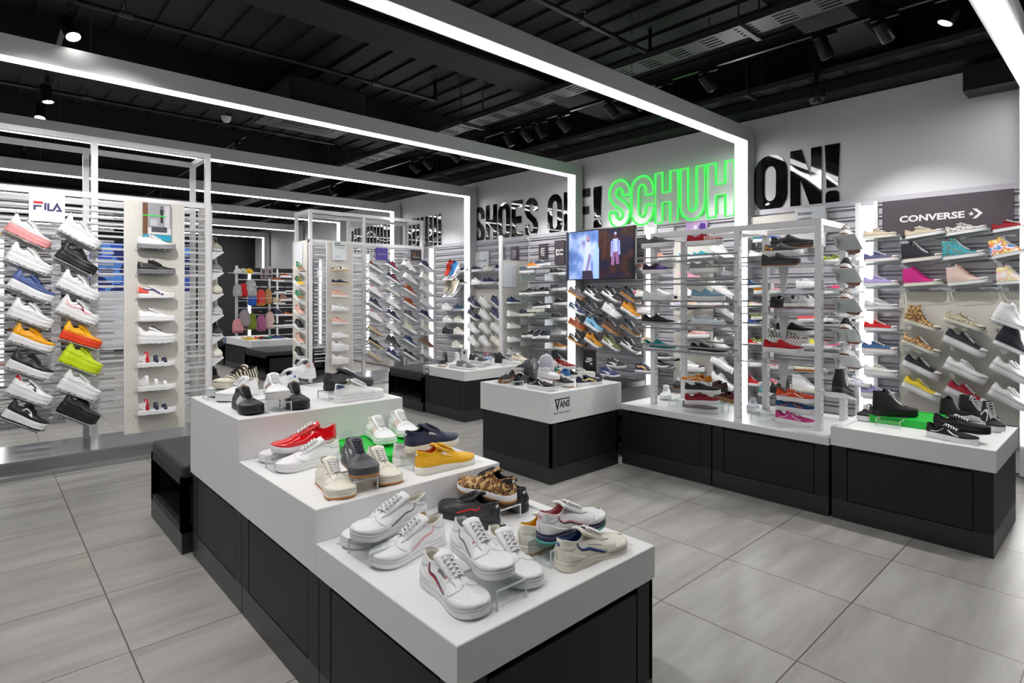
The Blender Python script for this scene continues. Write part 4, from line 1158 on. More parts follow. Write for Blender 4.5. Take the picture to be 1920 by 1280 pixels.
# ---------------------------------------------------------------- big wall lettering
def glyph(ch, w, h):
    """-> ('stroke', path, thickness, closed) or ('poly', [polygons]) in (u, v), u to the right"""
    t = w * .33; a, b_ = w / 2 - t / 2, w / 2
    if ch == 'O':
        ry = a * 1.15
        return ('stroke', arc(b_, h - t / 2 - ry, a, ry, 0, 180) + arc(b_, t / 2 + ry, a, ry, 180, 360), t, True)
    if ch == 'U':
        ry = a * 1.15
        return ('stroke', [(t / 2, h)] + arc(b_, t / 2 + ry, a, ry, 180, 360) + [(w - t / 2, h)], t, False)
    if ch == 'C':
        ry = a * 1.15
        return ('stroke', [(w - t / 2, h * .6)] + arc(b_, h - t / 2 - ry, a, ry, 0, 180) + arc(b_, t / 2 + ry, a, ry, 180, 360) + [(w - t / 2, h * .4)], t, False)
    if ch == 'S':
        ry = a * 1.1; top = arc(b_, h - t / 2 - ry, a, ry, 0, 180, 8); bot = arc(b_, t / 2 + ry, a, ry, 180, 360, 8)
        mid = [(t / 2, h * .68), (t / 2 + a * .35, h * .58), (w - t / 2 - a * .35, h * .42), (w - t / 2, h * .32)]
        return ('stroke', [(w - t / 2, h * .66)] + top + mid + list(reversed(bot)) + [(t / 2, h * .34)], t, False)
    if ch == 'H': return ('poly', [[(0, 0), (t, 0), (t, h * .4), (w - t, h * .4), (w - t, 0), (w, 0), (w, h), (w - t, h), (w - t, h * .6), (t, h * .6), (t, h), (0, h)]])
    if ch == 'E': return ('poly', [[(0, 0), (w * .9, 0), (w * .9, h * .19), (t, h * .19), (t, h * .41), (w * .82, h * .41), (w * .82, h * .59), (t, h * .59), (t, h * .81), (w * .9, h * .81), (w * .9, h), (0, h)]])
    if ch == 'F': return ('poly', [[(0, 0), (t, 0), (t, h * .41), (w * .82, h * .41), (w * .82, h * .59), (t, h * .59), (t, h * .81), (w * .9, h * .81), (w * .9, h), (0, h)]])
    if ch == 'N': return ('poly', [[(0, 0), (t, 0), (t, h * .5), (w - t, 0), (w, 0), (w, h), (w - t, h), (w - t, h * .5), (t * 1.1, h), (0, h)]])
    if ch == '!': return ('poly', [[(w * .12, h * .3), (w * .88, h * .3), (w, h), (0, h)], [(w * .5 + w * .46 * math.copysign(abs(math.cos(q)) ** .6, math.cos(q)), h * .13 + h * .12 * math.copysign(abs(math.sin(q)) ** .6, math.sin(q))) for q in [math.pi * 2 * k / 20 for k in range(20)]]])
    raise KeyError(ch)
def letter(ch, w, h, y, z, mat, label, depth=.012, neon=False, x=None, group=None):
    x = XW if x is None else x
    t = empty('wall_letter' if not neon else 'neon_letter', (x, y, z)); tag(t, label, 'letter', group)
    g = glyph(ch, w, h); m = MB(); loops = []
    P = lambda p, d: Vector((-d, -p[0], p[1]))
    if g[0] == 'stroke':
        L, Rr = ribbon2d(g[1], g[2], g[3]); secs = [[P(a, depth), P(b_, depth), P(b_, 0.001), P(a, 0.001)] for a, b_ in zip(L, Rr)]
        if g[3]: secs.append(secs[0]); loops = [L, Rr]
        else: loops = [L + list(reversed(Rr))]
        m.loft(secs, caps=not g[3])
    else:
        for p in g[1]: m.prism(p, lambda u, v: P((u, v), depth), lambda u, v: P((u, v), .001)); loops.append(p)
    m.build('letter_body', mat, t)
    if neon:
        for lp in loops:
            pts = [P(p, depth + .012) for p in lp]; pts += [pts[0], pts[1]]
            MB().tube(pts, .0125, 8, False).build('neon_tube', 'neon_green', t, smooth='auto')
    return t
cnt = {}
def word(chars, y, z, h, mat, lab, **k):
    for i, (ch, w, gap, pos) in enumerate(chars):
        letter(ch, w, h, y, z, mat, lab % (ch if ch != '!' else 'exclamation mark', pos), **k); y -= w + gap
word([('S', .28, .035, 'first of the wall phrase'), ('H', .28, .035, 'second of the wall phrase'), ('O', .29, .035, 'third of the wall phrase'), ('E', .28, .03, 'fourth of the wall phrase'), ('S', .285, .17, 'last of SHOES')], 7.83, 2.385, .62, 'gloss_black', 'glossy black wall letter %s, %s', group='glossy black wall letters')
word([('O', .29, .035, 'opening the word OFF'), ('F', .245, .03, 'first F of OFF, half behind the light frame'), ('F', .245, .03, 'second F of OFF, right of the light frame'), ('!', .15, .03, 'closing the word OFF')], 6.07, 2.39, .61, 'gloss_black', 'glossy black wall letter %s, %s', group='glossy black wall letters')
word([('O', .36, .03, 'largest O, right of the last light frame'), ('N', .31, .03, 'middle of ON'), ('!', .14, .03, 'at far right of the lettering')], 2.915, 2.395, .62, 'gloss_black', 'glossy black wall letter %s, %s', group='glossy black wall letters')
word([('S', .335, .025, 'first of the green word'), ('C', .335, .03, 'second of the green word'), ('H', .32, .035, 'third of the green word'), ('U', .32, .035, 'fourth of the green word'), ('H', .33, .03, 'last of the green word')], 4.89, 2.40, .63, 'neon_body', 'grey letter %s outlined in green neon, %s', depth=.03, neon=True, group='green neon letters')
# further gloss strips on the wall (a phrase too oblique to read)
k = 0
for y0, y1 in ((10.05, 8.75), (12.3, 10.45)):
    t = empty('wall_graphic', (XW, y0, 2.38)); tag(t, 'row of glossy black upright strips on the far wall, %s' % ('left of the word SHOES' if k == 0 else 'further away behind the centre stand'), 'wall graphic'); k += 1
    y = 0
    while y < y0 - y1:
        wd = .085
        MB().box(-.012, -.001, -y - wd, -y, 0, .62 if int(y * 10) % 3 else .58).build('strip', 'gloss_black', t); y += .145
# ---------------------------------------------------------------- signs
def sign(label, x, y0, y1, z0, z1, mat, th=.018, cat='sign'):
    """board facing -X; local u runs to the right (towards -Y), v up"""
    t = empty('brand_sign', (x, y0, z0)); tag(t, label, cat); w, h = y0 - y1, z1 - z0
    MB().box(-th, 0, -w, 0, 0, h).build('board', mat, t)
    return t, (lambda u, v: Vector((-th - .0015, -u, v))), w, h
def sign_y(label, y, x0, x1, z0, z1, mat, th=.018, cat='sign', name='brand_sign'):
    t = empty(name, (x0, y, z0)); tag(t, label, cat); w, h = x1 - x0, z1 - z0
    MB().box(0, w, -th, 0, 0, h).build('board', mat, t)
    return t, (lambda u, v: Vector((u, -th - .0015, v))), w, h
t, f, w, h = sign('large dark sign with white star-and-chevron wordmark on the right wall', 6.27, 1.66, .72, 2.045, 2.375, 'sign_dark')
m = MB(); text_on(m, 'CONVERSE', f, .14, .62, .12, .18, .035)
star = [(.665 + (.022 if k % 2 == 0 else .009) * math.sin(math.pi * k / 5), .15 + (.022 if k % 2 == 0 else .009) * math.cos(math.pi * k / 5)) for k in range(10)]
m.add([f(*p) for p in star], [tuple(range(10))])
m.add([f(*p) for p in ((.672, .192), (.7, .192), (.742, .15), (.7, .108), (.672, .108), (.714, .15))], [(0, 1, 2, 5), (5, 2, 3, 4)])
m.build('printed_logo', 'print', t, 'white')
t, f, w, h = sign('pale square sign with a small green reptile mark and fine lettering', 6.274, 7.72, 7.37, 1.94, 2.23, 'sign_white')
m = MB(); text_on(m, 'LACOSTE', f, .05, .22, .12, .15, .01); m.build('printed_name', 'print', t, 'black')
MB().tube([f(.235, .12), f(.25, .135), f(.27, .138), f(.29, .135), f(.31, .15)], [.003, .007, .009, .008, .002], 6).build('printed_reptile', 'print', t, '1c6a3a')
t, f, w, h = sign('dark upright sign with a white letter mark, left of the two dark signs', 6.274, 6.2, 6.03, 2.04, 2.27, 'sign_dark')
m = MB()
for z_ in (.08, .115, .15): m.add([f(.055, z_), f(.125, z_), f(.125, z_ + .016), f(.055, z_ + .016)], [(0, 1, 2, 3)])
m.add([f(.05, .09), f(.07, .09), f(.07, .16), f(.05, .16)], [(0, 1, 2, 3)]); m.add([f(.055, .05), f(.125, .05), f(.125, .062), f(.055, .062)], [(0, 1, 2, 3)]); m.build('printed_mark', 'print', t, 'white')
t, f, w, h = sign('dark upright sign with interlocked white initials beside the television', 6.274, 5.87, 5.68, 1.95, 2.3, 'sign_dark')
m = MB(); text_on(m, 'D', f, .03, .11, .13, .22, .05); text_on(m, 'C', f, .09, .17, .13, .22, .05); m.build('printed_mark', 'print', t, 'white')
t, f, w, h = sign('small black upright sign with a white tick logo below the skate shoes', 5.78, 4.9, 4.7, .431, .80, 'track_black')
m = MB(); text_on(m, 'SB', f, .11, .155, .18, .21, .02); text_on(m, 'NIKE', f, .06, .15, .235, .27, .03); m.add([f(.03, .24), f(.04, .215), f(.07, .205), f(.17, .245), f(.07, .225), f(.045, .225)], [(0, 1, 2, 5), (5, 2, 3, 4)]); m.build('printed_logo', 'print', t, 'white')
t, f, w, h = sign('pale sign with a small black leaping-cat mark above the glass-shelved stand', 6.274, 4.14, 3.88, 2.1, 2.33, 'sign_white')
MB().tube([f(.1, .05), f(.13, .06), f(.16, .05), f(.19, .07), f(.215, .1)], [.004, .012, .009, .007, .002], 6).build('printed_cat', 'print', t, 'black')
t, f, w, h = sign('purple and blue geometric poster beside the leaping-cat sign', 6.24, 3.70, 3.42, 2.13, 2.36, 'print'); 
for c in t.children: c.color = (*C('b79ac8'), 1)
for k, (u, v, r_, c) in enumerate(((.05, .1, .05, '2a86c0'), (.13, .17, .03, 'd8dce8'), (.22, .17, .05, '4b2a86'), (.17, .1, .022, 'e0b030'), (.1, .05, .025, 'a04a7a'), (.24, .06, .03, '3a9ad0'))):
    m = MB(); m.add([f(u + r_ * math.cos(q), v + r_ * math.sin(q)) for q in [k + math.pi * 2 * j / (3 + k % 3) for j in range(3 + k % 3)]], [tuple(range(3 + k % 3))]); m.build('printed_shape', 'print', t, c)
# header board of the footwear symbols
stone_panel('pale speckled header board above the glass-shelved stand', (6.20, 3.0, 0), (0, -1), .86, 2.1, 2.345)
t, f, w, h = sign('pale notice with black lettering on the header board above the stand', 6.19, 2.42, 2.13, 1.98, 2.385, 'sign_white', cat='notice')
m = MB(); text_on(m, 'footwear', f, .03, .17, .33, .37, .01); text_on(m, 'symbols', f, .03, .16, .275, .31, .01); m.build('printed_words', 'print', t, 'black')
# signs on the stands
t, f, w, h = sign_y('white square sign with red and navy lettering on the left stand', 6.44, .325, .57, 2.135, 2.385, 'sign_white')
m = MB(); m.add([f(*p) for p in ((.03, .15), (.095, .15), (.095, .17), (.03, .17))], [(0, 1, 2, 3)]); m.build('printed_bar', 'print', t, 'red')
m = MB()
for lp in ([(.038, .095), (.038, .13), (.085, .13)], [(.11, .1), (.11, .16)], [(.13, .16), (.13, .1), (.165, .1)], [(.165, .1), (.19, .155), (.215, .1), (.185, .1)]):
    L, Rr = ribbon2d(lp, .015); m.add([f(*p) for p in L + Rr], [(i, i + 1, len(L) + i + 1, len(L) + i) for i in range(len(L) - 1)])
m.build('printed_name', 'print', t, '2a2560')
t, f, w, h = sign_y('poster of a person in a black and white room, teal band and green line', 6.40, 1.15, 1.385, 2.02, 2.375, 'print', cat='poster', name='poster')
for c in t.children: c.color = (*C('9a9ba0'), 1)
def blob(u0, u1, v0, v1, c, lay=1, nm='printed_area'):
    m = MB(); o = Vector((0, -.0004 * lay, 0)); m.add([f(u0, v0) + o, f(u1, v0) + o, f(u1, v1) + o, f(u0, v1) + o], [(0, 1, 2, 3)]); m.build(nm, 'print', t, c)
blob(0, .04, .06, h, '6b4528'); blob(.04, w, .06, .12, 'd0d0d4', 1); blob(.07, .2, .08, .13, '45464a', 2); blob(0, w, 0, .055, '1a93b0', 1, 'printed_band'); blob(0, .195, .23, .24, '35d24a', 4, 'printed_line')
blob(.145, .165, .17, .26, '1a1a1c', 3, 'printed_person'); blob(.14, .17, .26, .3, '2a2a2e', 3, 'printed_person'); blob(.148, .162, .305, .33, '3a3a3e', 3, 'printed_person'); blob(.06, .12, .14, .2, 'bcbcc2', 2); blob(.18, .22, .12, .34, 'c8c8ce', 2)
m = MB(); text_on(m, 'schuh', f, .015, .075, .022, .042, .02); m.v = [(p[0], p[1] - .001, p[2]) for p in m.v]; m.build('printed_words', 'print', t, 'white')
for (px0, px1, py0, py1, mat, lab, c) in ((704, 726, 464, 488, 'print', 'purple square sign on the centre stand', '54409a'), (770, 789, 468, 489, 'print', 'dark square sign with a gold wreath on the centre stand', '3a3038')):
    a = aty(px0, py0, 9.02); b_ = aty(px1, py1, 9.02)
    t, f, w, h = sign_y(lab, 9.02, a.x, b_.x, b_.z, a.z, mat)
    for cc in t.children: cc.color = (*C(c), 1)
    m = MB()
    if 'gold' in lab:
        L, Rr = ribbon2d(arc(w * .3, h * .62, w * .14, h * .15, 110, 430, 12), .008); m.add([f(*p) for p in L + Rr], [(i, i + 1, 13 + i + 1, 13 + i) for i in range(12)]); m.build('printed_wreath', 'print', t, 'gold'); m = MB()
    m.add([f(w * .15, h * .45), f(w * .85, h * .45), f(w * .85, h * .5), f(w * .15, h * .5)] if 'gold' not in lab else [f(w * .15, h * .28), f(w * .85, h * .28), f(w * .85, h * .35), f(w * .15, h * .35)], [(0, 1, 2, 3)]); m.build('printed_name', 'print', t, 'silver')
a = aty(624, 452, 8.99); b_ = aty(649, 488, 8.99)
t, f, w, h = sign_y('white notice with bold heading and green rule on the centre stand', 9.0, a.x, b_.x, b_.z, a.z, 'sign_white', cat='notice', name='notice')
m = MB(); text_on(m, 'this is a', f, .03, .12, h * .84, h * .92, .03); text_on(m, 'gentle note.', f, .03, .2, h * .72, h * .8, .03)
m = MB()
for r_, wd in ((.86, .1), (.76, .17)):
    u = .03
    while u < .03 + wd: m.add([f(u, h * r_), f(u + .014, h * r_), f(u + .014, h * (r_ + .07)), f(u, h * (r_ + .07))], [(0, 1, 2, 3)]); u += .02
for k in range(3): m.add([f(.03, h * (.12 + .05 * k)), f(.13, h * (.12 + .05 * k)), f(.13, h * (.13 + .05 * k)), f(.03, h * (.13 + .05 * k))], [(0, 1, 2, 3)])
m.build('printed_lines', 'print', t, 'dgrey')
m = MB(); m.add([f(.03, h * .64), f(.2, h * .64), f(.2, h * .67), f(.03, h * .67)], [(0, 1, 2, 3)]); m.build('printed_rule', 'print', t, '62b848')
t = empty('notice', (3.875, 9.5, 1.93)); tag(t, 'white upright notice on the end board of the centre stand', 'notice')
MB().box(-.012, 0, -.3, 0, 0, .42).build('board', 'sign_white', t)
# TV
a = atx(1064, 440, 6.1); b_ = atx(1193, 527, 6.1)
W_, H_ = a.y - b_.y, .68
t = empty('television', (6.1, a.y, 1.70)); tag(t, 'wall television showing two fashion portraits, below the green neon', 'television')
MB().bbox(-.03, .02, -W_, 0, 0, H_, .008).build('bezel', 'track_black', t); MB().box(.02, .2, -W_ * .6, -W_ * .4, H_ * .4, H_ * .6).build('wall_bracket', 'track_black', t)
ramp_mat('screen_left', 'noise', [(0, '20305a'), (.4, '5a78b8'), (.6, 'a9bce6'), (.75, '6a5a90')], 4, const=False); ramp_mat('screen_right', 'noise', [(0, '0a0a14'), (.45, '14122a'), (.6, '3a2016'), (.7, '0c0c18')], 3, const=False)
for nm in ('screen_left', 'screen_right'):
    nt = MATS[nm].node_tree; b = nt.nodes['Principled BSDF']; src = [l for l in nt.links if l.to_socket == b.inputs['Base Color']][0].from_socket
    nt.links.new(src, b.inputs['Emission Color']); b.inputs['Emission Strength'].default_value = .3; b.inputs['Roughness'].default_value = .25
g = .018
MB().box(-.0335, -.0305, -W_ * .5, -g, g, H_ - g).build('screen', 'screen_left', t)
MB().box(-.0335, -.0305, -W_ + g, -W_ * .5, g, H_ - g).build('screen', 'screen_right', t)
m_, nt, b = new_mat('screen_fig'); oi = nt.nodes.new('ShaderNodeObjectInfo'); nt.links.new(oi.outputs['Color'], b.inputs['Base Color']); nt.links.new(oi.outputs['Color'], b.inputs['Emission Color']); b.inputs['Emission Strength'].default_value = .32
def fig(pts, c, lay=1):
    m = MB(); m.add([Vector((-.0345 - .0006 * lay, -u, v)) for u, v in pts], [tuple(range(len(pts)))]); m.build('screen_picture', 'screen_fig', t, c)
ell = lambda u, v, ru, rv, n=14: [(u + ru * math.cos(2 * math.pi * k / n), v + rv * math.sin(2 * math.pi * k / n)) for k in range(n)]
fig([(.02, .02), (.06, .02), (.06, .66), (.02, .66)], '20263f'); fig([(.48, .02), (.59, .02), (.59, .42), (.53, .5)], '8fb0e8'); fig([(.3, .02), (.5, .02), (.47, .13), (.3, .13)], '2a2038')
fig([(.31, .13), (.45, .13), (.44, .36), (.33, .34)], 'a8b6e0', 2); fig([(.36, .13), (.4, .13), (.46, .33), (.42, .36)], '7a6aa0', 3); fig([(.34, .33), (.45, .34), (.44, .52), (.37, .52)], 'b0b8d8', 3); fig(ell(.405, .56, .03, .05), '6a4a6a', 3); fig(ell(.405, .565, .018, .03), 'a88aa0', 4)
fig([(.62, .25), (.72, .3), (.72, .6), (.68, .6)], '3a1c12'); fig([(.79, .19), (.84, .19), (.85, .39), (.8, .39)], '8a5a88', 2); fig([(.87, .2), (.92, .2), (.91, .39), (.85, .39)], '7a5080', 2)
fig([(.8, .36), (.92, .36), (.9, .53), (.82, .53)], '9aa2d8', 3); fig([(.78, .3), (.81, .3), (.83, .51), (.79, .5)], '8a92c8', 3); fig([(.91, .32), (.94, .32), (.93, .5), (.89, .51)], '8a92c8', 3); fig(ell(.86, .58, .022, .035), '5a2f3a', 3); fig(ell(.86, .6, .022, .018), '8a8ab0', 4)
# ---------------------------------------------------------------- shoes on the island
STD = ('mudguard', 'eyestay', 'heel_counter')
def D(c='white', *extra, seam='a4a6ae', perf='85878f'):
    return [('mudguard', c), ('eyestay', c), ('heel_counter', c), ('seams', seam), ('sole_stitch', seam), ('perforations', perf)] + list(extra)
zl, zm, zu = .592, .712, .913
N_ = 'trainer'
CT = dict(lod=2, cat='trainer')
# lower tray
shoe_z(zl, (800, 1085), (906, 1163), N_, 'court', 'white', 'white leather trainer with red and navy side stripe, at the front of the lowest tray', deco=D('white', ('line', 'navy'), ('line2', 'red'), ('window', 'white'), ('text', 'black'), ('mark', 'red'), ('badge_t', 'white', 'print')), so='e6e6e8', L=.305, **CT)
shoe_z(zl, (842, 1010), (950, 1092), N_, 'court', 'white', 'white leather trainer raised on the front riser, grey side stripe and red mark', h=.062, deco=D('white', ('line', '6a6b70'), ('window', 'white'), ('mark', 'red')), li='silver', L=.305, **CT)
shoe_z(zl, (915, 1030), (1003, 1109), N_, 'court', 'white', 'white leather trainer on the tray behind the front riser', deco=D('white', ('badge_t', 'black', 'print')), L=.305, **CT)
shoe_z(zl, (803, 970), (660, 1018), N_, 'court', 'white', 'white leather trainer with silver heel raised at the left corner of the lowest tray', h=.062, deco=D('white', ('line', '6a6b70'), ('tab', 'silver')), L=.305, **CT)
shoe_z(zl, (843, 1008), (697, 1068), N_, 'court', 'white', 'white leather trainer with a thin pink side stripe on the lowest tray', deco=D('white', ('line', 'pink'), ('badge_t', 'gold')), L=.305, **CT)
shoe_z(zl, (770, 985), (643, 1030), N_, 'court', 'white', 'white trainer mostly hidden under the raised one at the left corner of the lowest tray', deco=D('white'), L=.305, **CT)
shoe_z(zl, (930, 990), (829, 957), N_, 'court', 'soft', 'black leather trainer with a red side line, heel towards the camera', so='soft', deco=D('soft', ('line', 'brightred'), ('trefoil', 'white'), seam='151517', perf='0c0c0d'), L=.305, **CT)
shoe_z(zl, (955, 940), (864, 913), N_, 'court', 'black', 'leopard-print trainer with white sole raised on a riser', h=.062, gum='gum', mat='leopard', li='black', deco=[('tab', 'black'), ('trefoil', 'white')], L=.305, **CT)
shoe_z(zl, (990, 965), (905, 925), N_, 'court', 'soft', 'black trainer behind the leopard-print one, pale leaf mark on its heel', so='soft', deco=D('soft', ('trefoil', 'white'), seam='151517', perf='0c0c0d'), L=.305, **CT)
shoe_z(zl, (978, 1038), (1085, 995), N_, 'court', 'offwhite', 'cream trainer with yellow lining and gum sole, half hidden behind the clear riser', so='offwhite', gum='gum', li='yellow', deco=D('offwhite', seam='b9b4a4'), L=.305, **CT)
shoe_z(zl, (1018, 1016), (1126, 977), N_, 'court', 'white', 'white trainer with a thick navy sole and pink line, raised on a clear riser', h=.062, so='navy', gum='aqua', li='pink', deco=D('white', ('line', 'pink'), ('line2', 'black'), ('tab', 'white'), ('trefoil', 'pink')), L=.305, **CT)
shoe_z(zl, (1056, 1066), (1167, 1026), N_, 'court', 'e2ded2', 'cream trainer with a blue side line at the right edge of the lowest tray', so='e2ded2', li='denim', deco=D('e2ded2', ('line', '2f55a8'), ('line2', 'navy'), ('trefoil', '2f55a8'), ('window', 'e2ded2'), seam='b9b4a4'), L=.305, **CT)
# middle tray
shoe_z(zm, (620, 833), (508, 850), N_, 'court', 'e01018', 'glossy red patent trainer with white laces on the middle box', h=.055, mat='patent', li='white', deco=[('eyestay', 'e01018'), ('seams', 'b00c14')], L=.305, **CT)
shoe_z(zm, (632, 862), (516, 887), N_, 'court', 'white', 'white trainer with small red tongue print in front of the red one', deco=[('heel_counter', 'white'), ('seams', 'a4a6ae'), ('sole_stitch', 'b4b6bc'), ('perforations', '9a9ca3'), ('badge_t', 'red', 'print')], L=.305, **CT)
shoe_z(zm, (600, 848), (486, 868), N_, 'court', 'white', 'white trainer mostly hidden under the red patent one', deco=[('seams', 'a4a6ae'), ('sole_stitch', 'b4b6bc')], L=.305, **CT)
shoe_z(zm, (590, 885), (649, 940), N_, 'court', 'e3dfd0', 'cream trainer with gum sole at the left front of the middle box', so='e3dfd0', gum='gum', deco=D('e3dfd0', ('window', 'e3dfd0'), ('mark', 'red'), seam='b9b4a4', perf='a8a494'), L=.305, **CT)
shoe_z(zm, (628, 838), (692, 899), N_, 'court', '4a4b50', 'charcoal grey trainer with pale blue line raised between two cream ones', h=.06, so='4a4b50', gum='gum', la='3a3c48', deco=D('4a4b50', ('line', 'c8e2ea'), ('window', '4a4b50'), ('text', 'white'), seam='2c2d31', perf='2c2d31'), L=.305, **CT)
shoe_z(zm, (675, 860), (738, 913), N_, 'court', 'e3dfd0', 'cream trainer with gum sole right of the charcoal one on the middle box', so='e3dfd0', gum='gum', deco=D('e3dfd0', seam='b9b4a4', perf='a8a494'), L=.305, **CT)
shoe_z(zm, (684, 806), (731, 836), N_, 'court', 'white', 'white trainer with pale pink stripes, left of the pair on the green tray', h=.042, deco=[('stripes', 'd9bfae'), ('tab', 'rose'), ('eyestay', 'white'), ('seams', 'a4a6ae'), ('sole_stitch', 'b4b6bc')], L=.29, **CT)
shoe_z(zm, (726, 794), (772, 822), N_, 'court', 'white', 'white trainer, right of the pair on the green tray', h=.042, deco=[('stripes', 'd9bfae'), ('eyestay', 'white'), ('seams', 'a4a6ae'), ('sole_stitch', 'b4b6bc')], L=.29, **CT)
shoe_z(zm, (760, 850), (856, 828), N_, 'court', 'navy', 'navy suede trainer with cream sole raised behind the yellow one', h=.055, so='e6e2d6', mat='suede', la='navy', deco=[('window', 'navy'), ('text', 'white'), ('tab', 'navy'), ('trefoil', 'white'), ('eyestay', 'navy')], L=.305, **CT)
shoe_z(zm, (779, 890), (886, 866), N_, 'court', 'eab010', 'bright yellow trainer with white sole on the middle box', so='e9e6dd', mat='suede', la='eab010', li='orange', deco=[('window', 'eab010'), ('badge', 'white'), ('tab', 'eab010'), ('trefoil', 'white'), ('eyestay', 'eab010'), ('heel_counter', 'eab010')], L=.305, **CT)
shoe_z(zm, (739, 873), (836, 850), N_, 'court', 'e0dedb', 'pale grey trainer half hidden behind the yellow one', deco=[('tab', 'lgrey'), ('seams', 'b9bbc0')], L=.30, **CT)
# upper box
shoe_z(zu, (505, 712), (404, 731), N_, 'shell', 'cream', 'zebra-striped trainer with cream toe cap raised on the tall box', h=.055, so='cream', mat='zebra', li='black', la='black', L=.30, **CT)
shoe_z(zu, (478, 738), (411, 755), N_, 'shell', 'white', 'white rubber-toed trainer under the zebra-striped one', deco=[('stripes', 'lgrey'), ('badge_t', 'gold')], L=.30, **CT)
shoe_z(zu, (470, 728), (396, 746), N_, 'shell', 'white', 'white rubber-toed trainer at the left rear corner of the tall box', toe='white', L=.30, **CT)
shoe_z(zu, (440, 758), (479, 779), N_, 'shell', 'black', 'black rubber-toed trainer with white stripes and gold tongue badge, left front of the tall box', so='black', toe='black', deco=[('stripes', 'white'), ('badge_t', 'gold'), ('eyestay', 'black')], L=.30, **CT)
shoe_z(zu, (480, 712), (525, 752), N_, 'shell', 'white', 'white trainer with rose-gold stripes raised between two black ones', h=.055, deco=[('stripes', '8f6b58'), ('eyestay', 'white'), ('seams', 'a4a6ae'), ('sole_stitch', 'b4b6bc')], L=.30, **CT)
shoe_z(zu, (523, 728), (563, 770), N_, 'shell', 'black', 'black rubber-toed trainer with gold tongue badge, right of the clear riser on the tall box', so='black', toe='black', deco=[('stripes', 'white'), ('badge_t', 'gold')], L=.30, **CT)
shoe_z(zu, (587, 741), (515, 722), N_, 'court', 'white', 'white trainer with blue leaf mark on its heel, turned away from the camera', li='4a4a8a', deco=[('trefoil', '2f55a8'), ('tab', 'white'), ('seams', 'a4a6ae'), ('sole_stitch', 'b4b6bc')], L=.30, **CT)
shoe_z(zu, (612, 716), (545, 702), N_, 'court', 'white', 'white trainer with pale pink heel at the back of the tall box', h=.05, li='silver', deco=[('tab', 'rose'), ('seams', 'a4a6ae'), ('sole_stitch', 'b4b6bc')], L=.30, **CT)
shoe_z(zu, (606, 742), (690, 728), N_, 'court', 'white', 'white trainer with green heel tab hidden under the black one', deco=[('tab', '12a04a')], L=.29, **CT)
shoe_z(zu, (609, 733), (698, 722), N_, 'court', '2c2d31', 'plain black trainer raised at the right of the tall box', h=.05, so='2c2d31', deco=[('seams', '151517'), ('heel_counter', '2c2d31')], L=.305, **CT)
shoe_z(zu, (626, 756), (716, 742), N_, 'court', 'white', 'white trainer with perforated side and navy heel tab, front right of the tall box', deco=[('tab', '39456e'), ('seams', 'a4a6ae'), ('sole_stitch', 'b4b6bc'), ('perforations', '9a9ca3'), ('badge_t', 'black', 'print')], L=.305, **CT)
# risers on the island, each under its raised shoe
def find(lab):
    return [o for o in SHOES if o['label'] == lab][0]
for x, y, z, h, rl, dx, dy in ((1.155, 1.335, zl, .058, 'clear acrylic riser under the raised white trainer at the front', .12, .16),
        (1.0, 1.80, zl, .058, 'clear acrylic riser under the raised white trainer at the left corner', .1, .15),
        (1.575, 1.80, zl, .058, 'clear acrylic riser under the leopard-print trainer', .115, .16),
        (1.47, 1.385, zl, .058, 'clear acrylic riser under the white trainer with the navy sole', .14, .105),
        (1.137, 2.17, zm, .056, 'clear acrylic riser under the charcoal trainer', .113, .15),
        (1.03, 2.655, zm, .051, 'clear acrylic riser under the red patent trainer', .13, .1),
        (1.50, 2.26, zm, .051, 'clear acrylic riser under the navy suede trainer', .14, .12),
        (1.112, 2.99, zu, .051, 'clear acrylic riser under the white trainer with rose-gold stripes', .118, .15),
        (1.0, 3.56, zu, .051, 'clear acrylic riser under the zebra-striped trainer', .12, .1),
        (1.48, 3.1, zu, .046, 'clear acrylic riser under the plain black trainer', .12, .14)):
    riser((x, y, z + .0006), 0, dx, dy, h, rl)
# ---------------------------------------------------------------- shoes on racks
def on_y(Y, hp, tp, *a, **k): return shoe(*a[:4], aty(*hp, Y), aty(*tp, Y), **k)
def on_x(X, hp, tp, *a, **k): return shoe(*a[:4], atx(*hp, X), atx(*tp, X), **k)
COLS3 = ['left', 'right']
